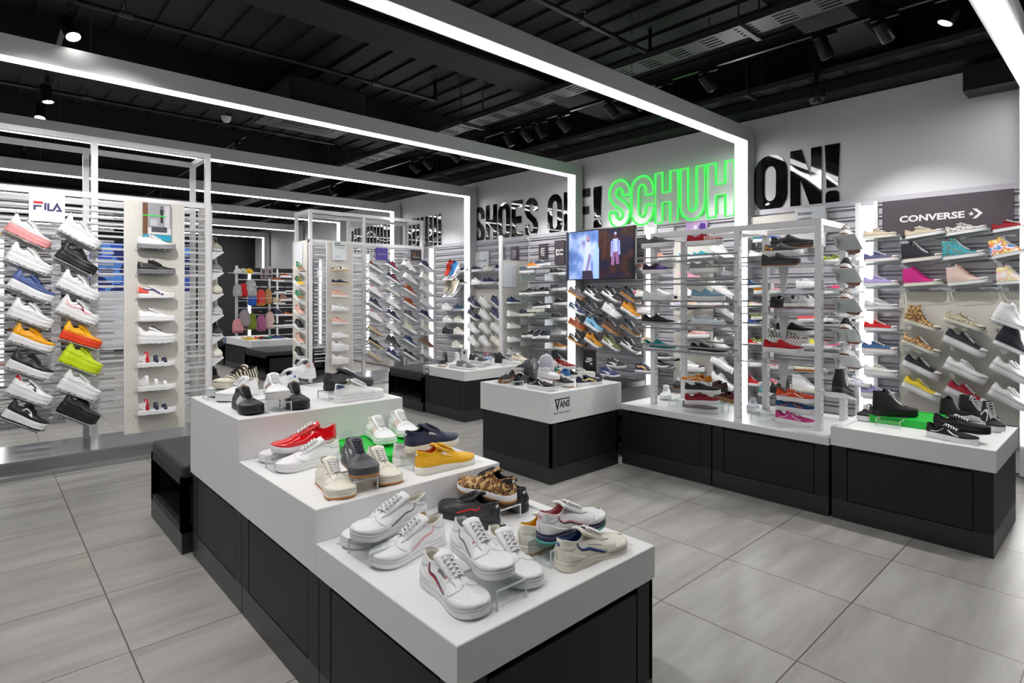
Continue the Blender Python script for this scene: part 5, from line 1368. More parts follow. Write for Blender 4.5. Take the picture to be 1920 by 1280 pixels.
# left stand: chunky trainers, two columns
gF = 'chunky trainers on the left slatted stand'
FIL = [
 [((5, 431), (92, 472), 'chunky', 'white', 'white chunky trainer fading to a pink sole', dict(mat='dip_pink', so='e79a9a', deco=[('fila', 'black'), ('curve', 'b9bbc2')])),
  ((107, 431), (184, 472), 'chunky', 'white', 'all-white chunky trainer with black tongue tag', dict(deco=[('fila', 'black'), ('curve', 'a9abb3')]))],
 [((6, 485), (92, 519), 'chunky', 'white', 'white chunky trainer with lime lining', dict(li='lime', deco=[('fila', 'grey'), ('curve', 'a9abb3')])),
  ((100, 481), (181, 522), 'chunky', 'black', 'all-black chunky trainer', dict(so='black', deco=[('fila', 'white'), ('curve', '4a4a50')]))],
 [((11, 536), (94, 570), 'chunky', '4a5f96', 'denim blue chunky trainer with white sole', dict(la='navy', deco=[('fila', 'navy'), ('curve', '2c3a66')])),
  ((103, 535), (182, 569), 'chunky', 'white', 'white chunky trainer with a red and navy block logo', dict(deco=[('flag', 'navy'), ('curve', 'a9abb3')]))],
 [((10, 590), (93, 619), 'chunky', 'white', 'plain white chunky trainer with faint lime print', dict(deco=[('curve', 'a9abb3')])),
  ((102, 582), (183, 615), 'chunky', 'white', 'white chunky trainer with red piping and navy side logo', dict(deco=[('logo', 'navy'), ('curve', 'red'), ('fila', 'black')]))],
 [((13, 638), (95, 663), 'chunky', 'f0a800', 'yellow chunky trainer with white sole', dict(la='f0a800', deco=[('fila', 'black'), ('curve', 'd88a00')])),
  ((109, 633), (185, 656), 'chunky', 'yellow', 'yellow chunky trainer fading to an orange sole', dict(mat='dip_orange', so='e8421c', la='f0b400', deco=[('fila', 'black'), ('curve', 'd88a00')]))],
 [((8, 688), (92, 714), 'chunky', 'black', 'black chunky trainer with white sole and grey side logo', dict(deco=[('logo', '4c5a5a'), ('curve', '4a4a50')])),
  ((107, 676), (186, 706), 'bigwedge', 'lime', 'lime green platform trainer', dict(so='c9e019', la='c9e019', deco=[('fila', 'black'), ('curve', 'a8c010')]))],
 [((8, 735), (96, 765), 'chunky', 'white', 'white chunky trainer with red side logo and heel tag', dict(deco=[('logo', 'navy'), ('tab', 'red')])),
  ((104, 727), (184, 756), 'bigwedge', 'white', 'white platform trainer with black tongue tag', dict(deco=[('fila', 'black'), ('curve', 'a9abb3')]))],
 [((0, 781), (84, 811), 'chunky', 'black', 'black chunky trainer with white logo and split white sole', dict(gum='black', deco=[('logo', 'white')])),
  ((103, 770), (183, 801), 'bigwedge', 'black', 'black platform trainer', dict(so='black', deco=[('fila', 'white'), ('curve', '4a4a50')]))]]
for r_, row in enumerate(FIL):
    for c, (hp, tp, sty, up, d, o) in enumerate(row):
        s_ = on_y(6.37, hp, tp, N_, sty, up, d + ', %s row at far left' % ORD[r_], lod=1, cat='trainer', **o)
        acrylic_shelf(s_, 'clear shelf under the %s' % d)
# stone board shoes
for i, (y, sty, up, d, o) in enumerate(((466, 'flatform', 'white', 'white trainer with a striped platform sole', dict(so='8f9094', fox='red', deco=[('fila', 'black')])),
        (514, 'flatform', 'black', 'black trainer with a grey layered platform sole', dict(so='77787c', deco=[('fila', 'white')])),
        (559, 'runner', 'e4e2dc', 'white, coral and purple running trainer', dict(deco=[('heel', 'e0523c'), ('puma', '4b2a6a')])),
        (603, 'court', 'white', 'plain white low trainer with black tag', dict(deco=[('fila', 'black')])),
        (646, 'chunky', 'white', 'white running trainer with black laces', dict(la='black', deco=[('fila', 'black')])),
        (690, 'sandal', 'c2222c', 'upper of the two red and navy sandals', dict(la='navy')),
        (735, 'sandal', 'e4e4e6', 'all-white strapped sandal', dict(la='white')),
        (780, 'sandal', 'b01c28', 'lower of the two red and navy sandals', dict(la='navy')))):
    s_ = on_y(6.345, (257, y), (329, y + (1 if i < 3 else 0)), 'sandal' if sty == 'sandal' else N_, sty, up, d + ', on the left stand board', lod=1, cat='sandal' if sty == 'sandal' else 'trainer', pitch=0, **o)
    t = empty('display_shelf', s_.location + Vector((.145, .005, -.006))); tag(t, 'half-round shelf under the %s' % d, 'shelf', 'half-round shelves on the stone boards')
    m = MB(); n = 14; pts = [(.15 * math.cos(math.pi + math.pi * k / n), .06 * math.sin(math.pi + math.pi * k / n) + .07) for k in range(n + 1)]
    m.prism(pts, lambda u, v: (u, v, .004), lambda u, v: (u, v, 0)); m.build('plate', 'acrylic', t)
    MB().box(-.15, .15, .07, .074, -.012, .006).build('back_lip', 'lip_white', t)
# end boards: shoes seen end-on with white wedge brackets
def end_row(X, Y, items, where, s_=1):
    for i, (py, px, sty, up, d, o) in enumerate(items):
        P = aty(px, py, Y); A = Vector((X + s_ * .06, Y + .27, P.z + .09)); B = Vector((X + s_ * .06, Y + .01, P.z))
        q = shoe(N_, sty, up, d + ', on the %s' % where, A, B, lod=0 if Y > 8 else 1, cat='trainer', **o)
        t = empty('wedge_bracket', Vector((X, Y + .01, P.z - .004))); tag(t, 'white wedge bracket under the %s' % d, 'bracket', 'white wedge brackets of the end boards')
        m = MB(); e = .003; w = .115 * s_
        m.add([(0, 0, 0), (w, 0, 0), (w, .26, .09), (0, .26, .09), (0, 0, -e), (w, 0, -e), (w, .26, .09 - e), (0, .26, .09 - e)], [(0, 1, 2, 3), (7, 6, 5, 4), (0, 4, 5, 1), (1, 5, 6, 2), (2, 6, 7, 3), (3, 7, 4, 0)])
        m.add([(w * .98, 0, -e), (0, 0, -e), (0, .004, -.085)], [(0, 1, 2)]); m.build('plate', 'white_metal', t)
end_row(1.786, 6.5, ((472, 410, 'runner', 'black', 'black and white patterned trainer', dict(mat='check_bw')), (511, 409, 'runner', 'grey', 'grey trainer with white sole', {}), (551, 408, 'court', 'cream', 'cream trainer, upper of the pair', dict(so='cream')),
     (591, 408, 'court', 'lgrey', 'pale grey trainer', {}), (631, 408, 'runner', 'black', 'black trainer with white sole and pink lining', dict(li='pink')), (671, 408, 'court', 'offwhite', 'off-white trainer', {}), (722, 407, 'runner', 'soft', 'black runner with striped sole', {})), 'end board of the left stand')
end_row(3.879, 9.08, ((509, 556, 'runner', '1f7a52', 'green and brown trainer at the top', dict(deco=[('vamp', '8a5a32'), ('heel', 'e0d8c8')], gum='gum')), (537, 555, 'runner', '1a6a40', 'green and yellow trainer', dict(la='yellow', deco=[('vamp', 'f0b400'), ('heel', 'black')])), (564, 556, 'runner', '1f7a52', 'second green and brown trainer', dict(deco=[('vamp', '8a5a32')])),
     (592, 556, 'court', 'rose', 'pink trainer with white sole, upper one', {}), (619, 556, 'court', 'black', 'black trainer with white sole, upper one', {}), (646, 556, 'court', 'rose', 'pink trainer with white sole, lower one', {}), (672, 556, 'court', 'black', 'black trainer with white sole, middle one', {}), (697, 556, 'court', 'black', 'black trainer with white sole, lowest one', {})), 'end board of the centre stand', -1)
# centre stand board
for i, (y, sty, up, d, o) in enumerate(((507, 'slim', 'black', 'black and white lettered espadrille', dict(mat='spots_bw', so='c9ae7c', deco=[('vamp', 'white')])), (532, 'slim', 'navy', 'navy espadrille with rope sole', dict(so='c9ae7c', deco=[('heel', 'spots', 'spots_bw')])), (557, 'runner', 'd9a998', 'dusty pink running trainer, upper one', {}),
        (583, 'court', 'white', 'white trainer with a red and navy flag', dict(deco=[('flag', 'navy')], so='dcdde2')), (608, 'runner', 'd9a998', 'dusty pink running trainer, lower one', {}), (634, 'court', 'white', 'white trainer on a thick white sole', {}), (659, 'bigwedge', 'white', 'white wedge trainer, upper one', {}), (684, 'bigwedge', 'white', 'white wedge trainer, lower one', {}))):
    if up == 'navy': o['deco'] = []
    s_ = on_y(8.94, (622, y), (654, y + 1), N_ if sty != 'slim' else 'espadrille', sty, up, d + ', on the beige board of the centre stand', lod=0, cat='trainer' if sty != 'slim' else 'shoe', pitch=0, **o)
# centre stand slats
CS = [[('slipon', 'grey', 'grey canvas shoe with brown heel', dict(deco=[('heel', 'brown')])), ('court', 'navy', 'navy trainer with red trim', dict(deco=[('puma', 'red')])), ('court', 'white', 'white trainer with navy heel', dict(deco=[('tab', 'navy'), ('dot', 'black')])), ('court', 'navy', 'navy trainer', {})],
      [('court', 'white', 'white trainer with a flag mark', dict(deco=[('flag', 'navy')])), ('court', 'navy', 'navy trainer with red trim', dict(deco=[('puma', 'red')])), ('court', 'white', 'plain white trainer', {}), ('court', 'offwhite', 'off-white trainer', {})],
      [('court', 'white', 'white trainer with red laces', dict(la='brightred', deco=[('tab', 'red')])), ('court', 'lgrey', 'pale grey trainer', dict(so='offwhite')), ('court', '9a4a24', 'brown leather trainer', {}), ('court', 'white', 'plain white trainer', {})],
      [('court', 'navy', 'navy trainer with red line', dict(deco=[('line', 'red')])), ('court', 'white', 'white trainer with a flag mark', dict(deco=[('flag', 'navy')])), ('court', '9a4a24', 'brown leather trainer', {}), ('court', 'white', 'plain white trainer', {})],
      [('court', 'white', 'white trainer with red laces', dict(la='brightred', deco=[('tab', 'red')])), ('court', 'navy', 'navy trainer', {}), ('court', '5a5c62', 'grey trainer', {}), ('court', '2a2a55', 'indigo trainer with white mark', dict(deco=[('dot', 'white')]))],
      [('slim', 'cream', 'red-floral espadrille', dict(mat='redfloral', so='c9ae7c')), ('court', 'white', 'chunky plain white trainer', {}), ('court', 'cream', 'cream trainer with dark mark', dict(deco=[('dot', 'black')])), ('court', 'cream', 'cream trainer with navy mark', dict(deco=[('dot', 'navy')]))],
      [('slim', 'black', 'black espadrille with rope sole', dict(so='c9ae7c')), ('court', '2f3134', 'black trainer', dict(so='2f3134')), ('court', '2c3f66', 'navy blue trainer', {}), ('court', 'taupe', 'taupe trainer with brown sole', dict(so='8a5230'))],
      [('slim', 'cream', 'black and white patterned espadrille', dict(mat='leopard_bw', so='c9ae7c')), ('court', '2a3566', 'navy trainer with white mark', dict(deco=[('dot', 'white')])), ('slipon', 'soft', 'black canvas shoe', {}), ('court', 'white', 'white trainer with black mark', dict(deco=[('dot', 'black')]))]]
for r_, row in enumerate(CS):
    for c, (sty, up, d, o) in enumerate(row):
        hx = (689, 722, 753, 786)[c] + (0, 1, 2, 0)[c] * (r_ > 0); y = (502, 525, 548, 572, 595, 619, 643, 668)[r_] - (0, 1, 1, 1)[c]
        s_ = on_y(8.96, (hx, y - 5), (hx + 28, y + 13), N_ if sty == 'court' else 'canvas_shoe', sty, up, d + ', %s row, %s from the left on the centre stand' % (ORD[r_], COLN[c]), lod=0, cat='trainer' if sty == 'court' else 'shoe', group='pitched shoes on the centre stand', **o)
        acrylic_shelf(s_, 'clear shelf, %s row, %s from the left on the centre stand' % (ORD[r_], COLN[c]))
# ---- long wall. XS = centre plane of shoes in front of the slats
XS = 6.18
CN2 = COLN + ['eighth', 'ninth', 'tenth', 'eleventh', 'twelfth', 'thirteenth', 'fourteenth', 'fifteenth', 'sixteenth']
def shelf_lab(i_, where): return '%s clear shelf %s' % (CN2[i_], where if where[:2] in ('on', 'in', 'be', 'pi', 'at') else 'of the ' + where.replace('top shelf', 'top line') if not where.startswith(('on ', 'in ')) else where)
def wall_row(items, where, X=XS, name='canvas_shoe', cat='shoe', shelf=True, lod=0, group=None, pitch=None):
    out = []
    for i_, (hx, hy, tx, ty, sty, up, d, o) in enumerate(items):
        o = dict(o); nm = {'hightop': 'canvas_boot', 'skatehi': 'canvas_boot', 'court': N_, 'runner': N_}.get(sty, name)
        s_ = on_x(X, (hx, hy), (tx, ty), nm, sty, up, d + ', ' + where, lod=lod, cat={'canvas_boot': 'shoe', N_: 'trainer'}.get(nm, cat), group=group, **o); out.append(s_)
        if shelf: acrylic_shelf(s_, shelf_lab(i_, where))
    return out
wall_row([(1619, 448, 1682, 443, 'chuck', 'beige', 'beige low canvas shoe at the left end', dict(so='offwhite')), (1698, 449, 1772, 437, 'chuck', 'c4b8a0', 'tan low canvas shoe', {}),
          (1774, 443, 1852, 431, 'chuck', 'white', 'black and white leopard canvas shoe', dict(mat='leopard_bw')), (1861, 437, 1940, 424, 'chuck', '8e1520', 'burgundy low canvas shoe at the right end', {})], 'top shelf below the large dark sign', lod=1)
wall_row([(1620, 492, 1686, 487, 'chuck', '585a80', 'washed navy low canvas shoe', dict(fox='red')), (1692, 493, 1769, 484, 'hightop', '26262e', 'black canvas boot with gold eyelets', dict(so='offwhite')),
          (1768, 488, 1848, 478, 'hightop', 'white', 'turquoise leopard canvas boot', dict(mat='leopard_teal')), (1860, 486, 1942, 470, 'hightop', 'white', 'rainbow tie-dyed canvas boot', dict(mat='tiedye'))], 'second shelf of the far right wall', lod=1)
wall_row([(1619, 536, 1685, 534, 'chuck', 'lilac', 'lilac low canvas shoe', dict(fox='navy')), (1694, 537, 1766, 532, 'hightop', 'magenta', 'bright magenta canvas boot', dict(so='offwhite', la='magenta')),
          (1777, 536, 1856, 528, 'hightop', 'd8bfb6', 'pale pink metallic canvas boot', dict(la='rose')), (1869, 533, 1945, 529, 'hightop', 'white', 'pastel tie-dyed canvas boot', dict(mat='pastel'))], 'third shelf of the far right wall', lod=1)
wall_row([(1621, 578, 1686, 579, 'chuck', 'silver', 'silver glitter low canvas shoe', dict(mat='glitter_silver')), (1620, 618, 1684, 620, 'chuck', 'red', 'red low canvas shoe', {}), (1616, 661, 1684, 664, 'platform', '3c5f8c', 'denim blue canvas shoe with red and blue lines', dict(fox='red')),
          (1620, 702, 1685, 707, 'platform', 'dcd9d4', 'off-white platform canvas shoe with pastel lines', dict(fox='aqua')), (1614, 742, 1679, 748, 'platform', 'lilac', 'lilac platform canvas shoe half hidden by a boot', dict(fox='aqua'))], 'left of the stone-look wall board', lod=1)
stone_panel('stone-look wall board with twelve pitched canvas shoes', (6.235, 1.51, 0), (0, -1), .86, .43, 1.53)
BRD = [[(1693, 601, 1762, 622, 'hightop', 'white', 'leopard-print canvas boot', dict(mat='leopard', so='cream')), (1769, 598, 1846, 622, 'chuck', 'white', 'snake-print low canvas shoe', dict(mat='snake', so='cream')), (1857, 598, 1938, 626, 'hightop', 'white', 'white canvas boot', {})],
       [(1690, 640, 1761, 667, 'chuck', 'white', 'leopard-print low canvas shoe', dict(mat='leopard', so='cream', la='leopard_lace')), (1766, 636, 1846, 671, 'platform', '2e2e34', 'black platform canvas shoe', {}), (1861, 641, 1944, 676, 'hightop', '23252e', 'black canvas boot', {})],
       [(1691, 682, 1760, 712, 'platform', '23252e', 'black and white platform canvas shoe', {}), (1768, 687, 1847, 720, 'platform', 'white', 'white platform canvas shoe', dict(toe='white')), (1854, 687, 1938, 728, 'platform', 'white', 'white platform canvas shoe with double line', {})],
       [(1690, 722, 1761, 753, 'platform', 'e0c83c', 'yellow low canvas shoe', {}), (1771, 731, 1846, 764, 'platform', '9a1c30', 'crimson low canvas shoe', {}), (1851, 736, 1936, 778, 'platform', 'white', 'white low canvas shoe', {})]]
for r_, row in enumerate(BRD):
    row = [(a, b, c, d, e, f, g_, {k: (v if v != 'leopard_lace' else 'white') for k, v in o.items()}) for a, b, c, d, e, f, g_, o in row]
    wall_row(row, '%s row of the stone-look wall board' % ORD[r_], X=6.14, lod=1, group='pitched canvas shoes on the wall board')
# behind the glass-shelved stand
wall_row([(1332, 468, 1377, 490, 'chuck', 'white', 'white canvas shoe, top', {}), (1333, 537, 1376, 560, 'chuck', 'white', 'white canvas shoe, second', {}), (1336, 573, 1377, 597, 'chuck', 'silver', 'silver canvas shoe, third', dict(mat='glitter_silver')), (1336, 606, 1377, 628, 'chuck', 'white', 'white canvas shoe, fourth', {}),
          (1336, 642, 1376, 664, 'chuck', 'white', 'white canvas shoe, fifth', dict(la='grey')), (1332, 675, 1377, 700, 'chuck', 'white', 'white canvas shoe, sixth', {}), (1332, 706, 1377, 733, 'chuck', 'white', 'white canvas shoe, lowest', {})], 'pitched in the column behind the middle post')
wall_row([(1393, 484, 1431, 480, 'chuck', 'white', 'white canvas shoe, top', {}), (1392, 540, 1434, 538, 'chuck', '3a6ac0', 'royal blue canvas shoe, second', dict(fox='red')), (1392, 577, 1432, 575, 'chuck', 'white', 'pastel-laced white canvas shoe, third', dict(mat='pastel')), (1392, 611, 1428, 610, 'chuck', '2a4ab8', 'bright blue canvas shoe, fourth', {}),
          (1390, 646, 1414, 647, 'chuck', 'red', 'red canvas shoe, fifth', {}), (1392, 685, 1427, 686, 'chuck', 'white', 'white canvas shoe, sixth', {}), (1390, 720, 1432, 723, 'hightop', 'c8242c', 'red canvas boot, lowest', {})], 'behind the left glass shelves')
wall_row([(1412, 455, 1463, 452, 'slipon', '2f5fc0', 'blue and teal shoe, top', dict(deco=[('heel', 'teal')])), (1414, 551, 1466, 549, 'slipon', 'd8881c', 'orange and pink shoe', dict(deco=[('vamp', 'pink')])), (1409, 599, 1451, 597, 'skate', 'black', 'black and neon shoe, upper', dict(mat='neon')), (1412, 645, 1450, 647, 'skate', 'black', 'black and neon shoe, lower', dict(mat='neon')),
          (1436, 689, 1489, 692, 'chuck', 'white', 'pink floral canvas shoe', dict(mat='pinkspots')), (1431, 725, 1485, 729, 'chuck', 'pink', 'pink canvas shoe', {}), (1493, 540, 1530, 538, 'platform', 'white', 'white platform canvas shoe', {}), (1490, 695, 1548, 697, 'slim', 'cream', 'cream canvas shoe with brown sole', dict(so='9a5a2c')),
          (1486, 731, 1546, 736, 'hightop', 'white', 'white canvas boot', dict(so='offwhite')), (1545, 494, 1570, 491, 'skate', 'yellow', 'yellow and black shoe', dict(mat='neon')), (1545, 550, 1572, 549, 'slipon', 'c33a6a', 'pink and teal shoe', dict(deco=[('heel', 'teal')])), (1545, 602, 1573, 602, 'skate', '1f3a30', 'dark green shoe', {}), (1496, 603, 1528, 602, 'slipon', 'e05a60', 'coral shoe', {}),
          (1545, 653, 1572, 654, 'slipon', 'd85a78', 'rose pink shoe', {}), (1582, 716, 1612, 722, 'chuck', 'white', 'white canvas shoe with blue print', dict(mat='floral')), (1503, 648, 1530, 650, 'skate', 'e8e05a', 'pale yellow shoe', {})], 'on the wall behind the right glass shelves')
stone_panel('tall pale stone-look board behind the left glass shelves', (6.23, 3.86, 0), (0, -1), .5, .3, 2.28)
wall_row([(1270, 487, 1299, 485, 'slipon', '1a9aa8', 'turquoise and white shoe', dict(deco=[('heel', 'white')])), (1300, 485, 1328, 482, 'slipon', '1a8a98', 'turquoise shoe', {}), (1279, 500, 1322, 497, 'slipon', 'red', 'red checkered shoe, upper', dict(mat='check_red')), (1274, 526, 1314, 524, 'runner', 'c98aa0', 'pink trainer with black mark', dict(deco=[('dot', 'black')])),
          (1275, 556, 1302, 554, 'court', 'white', 'small white trainer', {}), (1258, 578, 1278, 576, 'slipon', 'white', 'purple checkered shoe', dict(mat='check_purple')), (1278, 577, 1297, 575, 'slipon', 'white', 'mustard checkered shoe', dict(mat='check_mustard')), (1297, 576, 1317, 574, 'slipon', 'white', 'navy checkered shoe, upper', dict(mat='check_navy')), (1317, 575, 1336, 573, 'slipon', 'white', 'red checkered shoe, middle', dict(mat='check_red')),
          (1257, 618, 1315, 617, 'slipon', 'white', 'navy checkered shoe, lower', dict(mat='check_navy')), (1284, 633, 1342, 632, 'slipon', 'white', 'red checkered shoe, lower', dict(mat='check_red')), (1272, 661, 1300, 660, 'slim', 'black', 'small black and gum shoe', dict(so='gum')), (1277, 695, 1322, 696, 'platform', 'white', 'white shoe with black toe', dict(toe='black'))], 'on the stone-look board behind the glass-shelved stand', X=6.13)
wall_row([(1223, 488, 1256, 486, 'runner', 'd99a8c', 'salmon pink running trainer', {}), (1190, 508, 1217, 506, 'runner', 'd9a998', 'dusty pink running trainer', {}), (1187, 556, 1216, 555, 'runner', 'offwhite', 'off-white trainer with magenta heel', dict(deco=[('heel', 'magenta')])), (1226, 556, 1251, 555, 'runner', 'white', 'white running trainer', {}),
          (1195, 586, 1222, 586, 'runner', 'white', 'white trainer with pink trim', dict(deco=[('line', 'pink')])), (1192, 697, 1232, 699, 'court', 'navy', 'navy trainer with a yellow side curve', dict(deco=[('puma', 'd8a860')])), (1222, 687, 1255, 689, 'court', 'black', 'black trainer with white sole', {}), (1230, 672, 1254, 672, 'court', 'black', 'black trainer with gold heel', dict(deco=[('tab', 'gold')])), (1203, 644, 1230, 645, 'runner', 'beige', 'beige running trainer', {})], 'on the wall right of the television')
# skate shoes beside the television
NK = [[('mauve', 'mauve skate shoe with gum sole', dict(so='gum', deco=[('swoosh', '5a525a')])), ('2f3438', 'dark grey skate shoe with white tick', dict(deco=[('swoosh', 'white')])), ('26272c', 'black skate shoe with white tick and thick sole', dict(deco=[('swoosh', 'white')])), ('26272c', 'black skate shoe with gum sole and dark tick', dict(so='gum', deco=[('swoosh', '44464c')]))],
      [('26365f', 'navy skate shoe with white tick', dict(deco=[('swoosh', 'white')], li='cream')), ('303338', 'all-grey-black skate shoe', dict(so='303338', deco=[('swoosh', '5a5c62')])), ('e0e0e4', 'white skate shoe', dict(deco=[('swoosh', 'd0d0d6')])), ('d08a17', 'mustard suede skate shoe', dict(la='d08a17', deco=[('swoosh', 'e0a030')]))],
      [('rust', 'rust patterned skate shoe with gum sole', dict(mat='rustprint', so='gum')), ('79b4d4', 'light blue skate shoe with navy tick', dict(la='navy', deco=[('swoosh', '2a5a8a')])), ('43302c', 'brown skate shoe with gum sole', dict(so='gum', deco=[('swoosh', '33241f')])), ('26272c', 'black skate shoe with grey tick and gum sole', dict(so='8f6a3c', deco=[('swoosh', '6a6c72')]))],
      [('2a2526', 'black skate shoe with white tick and gum sole', dict(so='gum', deco=[('swoosh', 'white')])), ('c98a20', 'tan skate shoe with brown tick', dict(la='black', deco=[('swoosh', '5a4228')])), ('66703f', 'olive skate shoe with white tick', dict(deco=[('swoosh', 'white')])), ('26262c', 'black skate shoe with white tick and strap', dict(deco=[('swoosh', 'white')]))]]
for r_, row in enumerate(NK):
    for c, (up, d, o) in enumerate(row):
        hx = (1066, 1097, 1130, 1165)[c]; y = ((558, 559, 560, 561), (587, 588, 590, 589), (616, 617, 621, 622), (645, 647, 651, 655))[r_][c] - 11
        s_ = on_x(6.16, (hx, y - 1), (hx + (31, 32, 33, 34)[c], y + (17, 19, 20, 20)[c]), 'skate_shoe', 'court', 'dbrown' if up == 'rust' else up, d + ', %s row beside the television' % ORD[r_], lod=1, cat='shoe', group='pitched skate shoes beside the television', **dict(dict(mat='suede'), **o))
        acrylic_shelf(s_, 'clear angled shelf, %s row, %s from the left beside the television' % (ORD[r_], COLN[c]))
# shoes left of the television on clear shelves
wall_row([(975, 513, 1007, 511, 'skate', '54586a', 'blue-grey skate shoe, left of the stacked three', {}), (990, 504, 1016, 502, 'skate', 'd08438', 'orange skate shoe, middle of the stacked three', {}), (1004, 500, 1030, 497, 'skate', '4a4e60', 'slate skate shoe, right of the stacked three', {})], 'at the top beside the beige wall board', X=5.98, shelf=False)
wall_row([(1001, 552, 975, 553, 'skate', '3a3530', 'brown skate shoe, left of the three', {}), (1012, 552, 987, 553, 'skate', '5a5c50', 'olive grey skate shoe, middle', {}), (1027, 551, 998, 552, 'skate', '2a2626', 'black skate shoe with red stitching', {})], 'on the second clear shelf left of the television', X=5.98, shelf=False)
wall_row([(975, 593, 1010, 592, 'skate', '35394a', 'navy skate shoe in front', dict(so='offwhite')), (990, 586, 1021, 584, 'skate', '8a8c92', 'grey skate shoe behind', dict(so='offwhite')), (1000, 580, 1031, 577, 'skate', '2a2c34', 'dark navy skate shoe with tan collar', dict(li='tan'))], 'on the third clear shelf left of the television', X=5.98, shelf=False)
wall_row([(1008, 633, 974, 632, 'skate', '2a2c30', 'black skate shoe, left', {}), (1020, 633, 985, 631, 'skate', '303238', 'dark grey skate shoe, middle', {}), (1029, 634, 997, 635, 'skate', '232c3c', 'dark navy skate shoe, right', {})], 'on the lowest clear shelf left of the television', X=5.98, shelf=False)
for y, w in ((515, 'top'), (555, 'second'), (595, 'third'), (636, 'lowest')):
    A = atx(970, y, 5.98); B = atx(1034, y - 2, 5.98)
    t = empty('glass_shelf', (6.1, (A.y + B.y) / 2, A.z - .008)); tag(t, '%s clear shelf carrying skate shoes left of the television' % w, 'shelf')
    MB().box(-.2, .16, (B.y - A.y) / 2, (A.y - B.y) / 2, 0, .006).build('pane', 'glass', t)
    for k, q in enumerate((-.25, .25)): MB().box(-.15, .16, q - .003, q + .003, -.09, 0).build('bracket', 'acrylic_edge', t)
wall_row([(1032, 517, 1063, 515, 'skate', '201e20', 'black skate shoe with tan mark, top', dict(deco=[('dot', 'tan')])), (1033, 546, 1065, 544, 'skate', '6a6c78', 'grey skate shoe, second', {}), (1037, 572, 1066, 571, 'skate', '26231f', 'black skate shoe with tan mark, third', dict(deco=[('dot', 'tan')])), (1035, 600, 1066, 600, 'skate', '55565c', 'grey skate shoe, fourth', {}),
          (1034, 628, 1065, 627, 'skate', 'b9bac0', 'pale grey skate shoe, fifth', {}), (1034, 654, 1064, 655, 'skate', 'b0702c', 'tan suede skate shoe, sixth', {}), (1036, 681, 1068, 681, 'skatehi', '36373c', 'dark grey high skate shoe, lowest', {})], 'in the single column left of the television')
# pale crocodile-sign bay
stone_panel('pale wall board with twelve pitched trainers below the reptile-mark sign', (6.235, 7.85, 0), (0, -1), .98, .55, 1.60)
LC = [[('navy', 'navy trainer'), ('white', 'white trainer'), ('26365f', 'navy blue trainer')], [('navy', 'navy trainer'), ('white', 'white trainer'), ('26365f', 'navy blue trainer')], [('white', 'white trainer'), ('white', 'white trainer with black heel'), ('white', 'white strapped trainer')], [('white', 'white trainer'), ('white', 'white trainer with black heel'), ('offwhite', 'off-white trainer with gum sole')]]
for r_, row in enumerate(LC):
    wall_row([((877, 899, 920)[c], (569, 592, 617, 641)[r_] - 5, (877, 899, 920)[c] + 22, (569, 592, 617, 641)[r_] + 11, 'court', up, d + ', %s from the left' % COLN[c], dict(deco=[('dot', 'navy' if up != 'navy' else 'white')] + ([('tab', 'black')] if 'black' in d else []), **(dict(gum='gum') if 'gum' in d else {}))) for c, (up, d) in enumerate(row)], '%s row of the pale wall board' % ORD[r_], X=6.16, group='pitched trainers on the pale wall board')
wall_row([(864, 511, 885, 509, 'skate', '2a2a48', 'indigo low shoe', {}), (886, 510, 907, 508, 'skate', '24243c', 'dark navy low shoe', {}), (907, 509, 929, 507, 'skate', 'offwhite', 'cream low shoe', {}), (930, 508, 957, 506, 'slipon', '26365f', 'navy low shoe', {})], 'upper shelf right of the orange and blue pair')
wall_row([(862, 534, 883, 533, 'skate', '3c3634', 'dark brown low shoe', {}), (885, 534, 906, 533, 'court', 'white', 'white low shoe', {}), (907, 533, 932, 532, 'slipon', '26365f', 'navy slip-on', {}), (933, 533, 957, 532, 'slipon', '2a3a66', 'blue slip-on', {})], 'lower shelf right of the beige suede pair')
wall_row([(830, 581, 851, 582, 'court', 'white', 'white trainer', {}), (852, 582, 872, 582, 'court', '35587a', 'blue trainer with tan collar', dict(li='tan'))], 'first shelf left of the pale wall board')
wall_row([(832, 604, 852, 605, 'court', 'white', 'white trainer with dark stripes, left', dict(deco=[('flag', 'black')])), (853, 604, 873, 605, 'court', 'offwhite', 'cream trainer with gold stripes, right', dict(deco=[('flag', 'gold')]))], 'second shelf left of the pale wall board')
wall_row([(831, 625, 852, 626, 'court', '2a2a2e', 'black trainer', dict(so='2a2a2e')), (852, 626, 873, 627, 'court', 'offwhite', 'cream trainer with red and navy stripes', dict(deco=[('flag', 'red')]))], 'third shelf left of the pale wall board')
wall_row([(849, 651, 871, 652, 'court', 'dcd8cc', 'plain cream trainer', {})], 'lowest shelf left of the pale wall board')
for (pa, pb, up, d) in (((851, 492), (838, 520), 'd0391c', 'orange-red suede shoe of the upper upright pair'), ((860, 494), (846, 520), '2470a8', 'blue suede shoe of the upper upright pair'), ((849, 524), (836, 552), 'b9b09c', 'beige suede shoe, left of the lower upright pair'), ((860, 525), (846, 553), 'b4aa94', 'beige suede shoe, right of the lower upright pair')):
    A = atx(*pa, 6.15); B = atx(*pb, 5.98); shoe('suede_shoe', 'court', up, d + ' left of the pale sign', A, B, lod=0, cat='shoe', mat='suede', la=up)
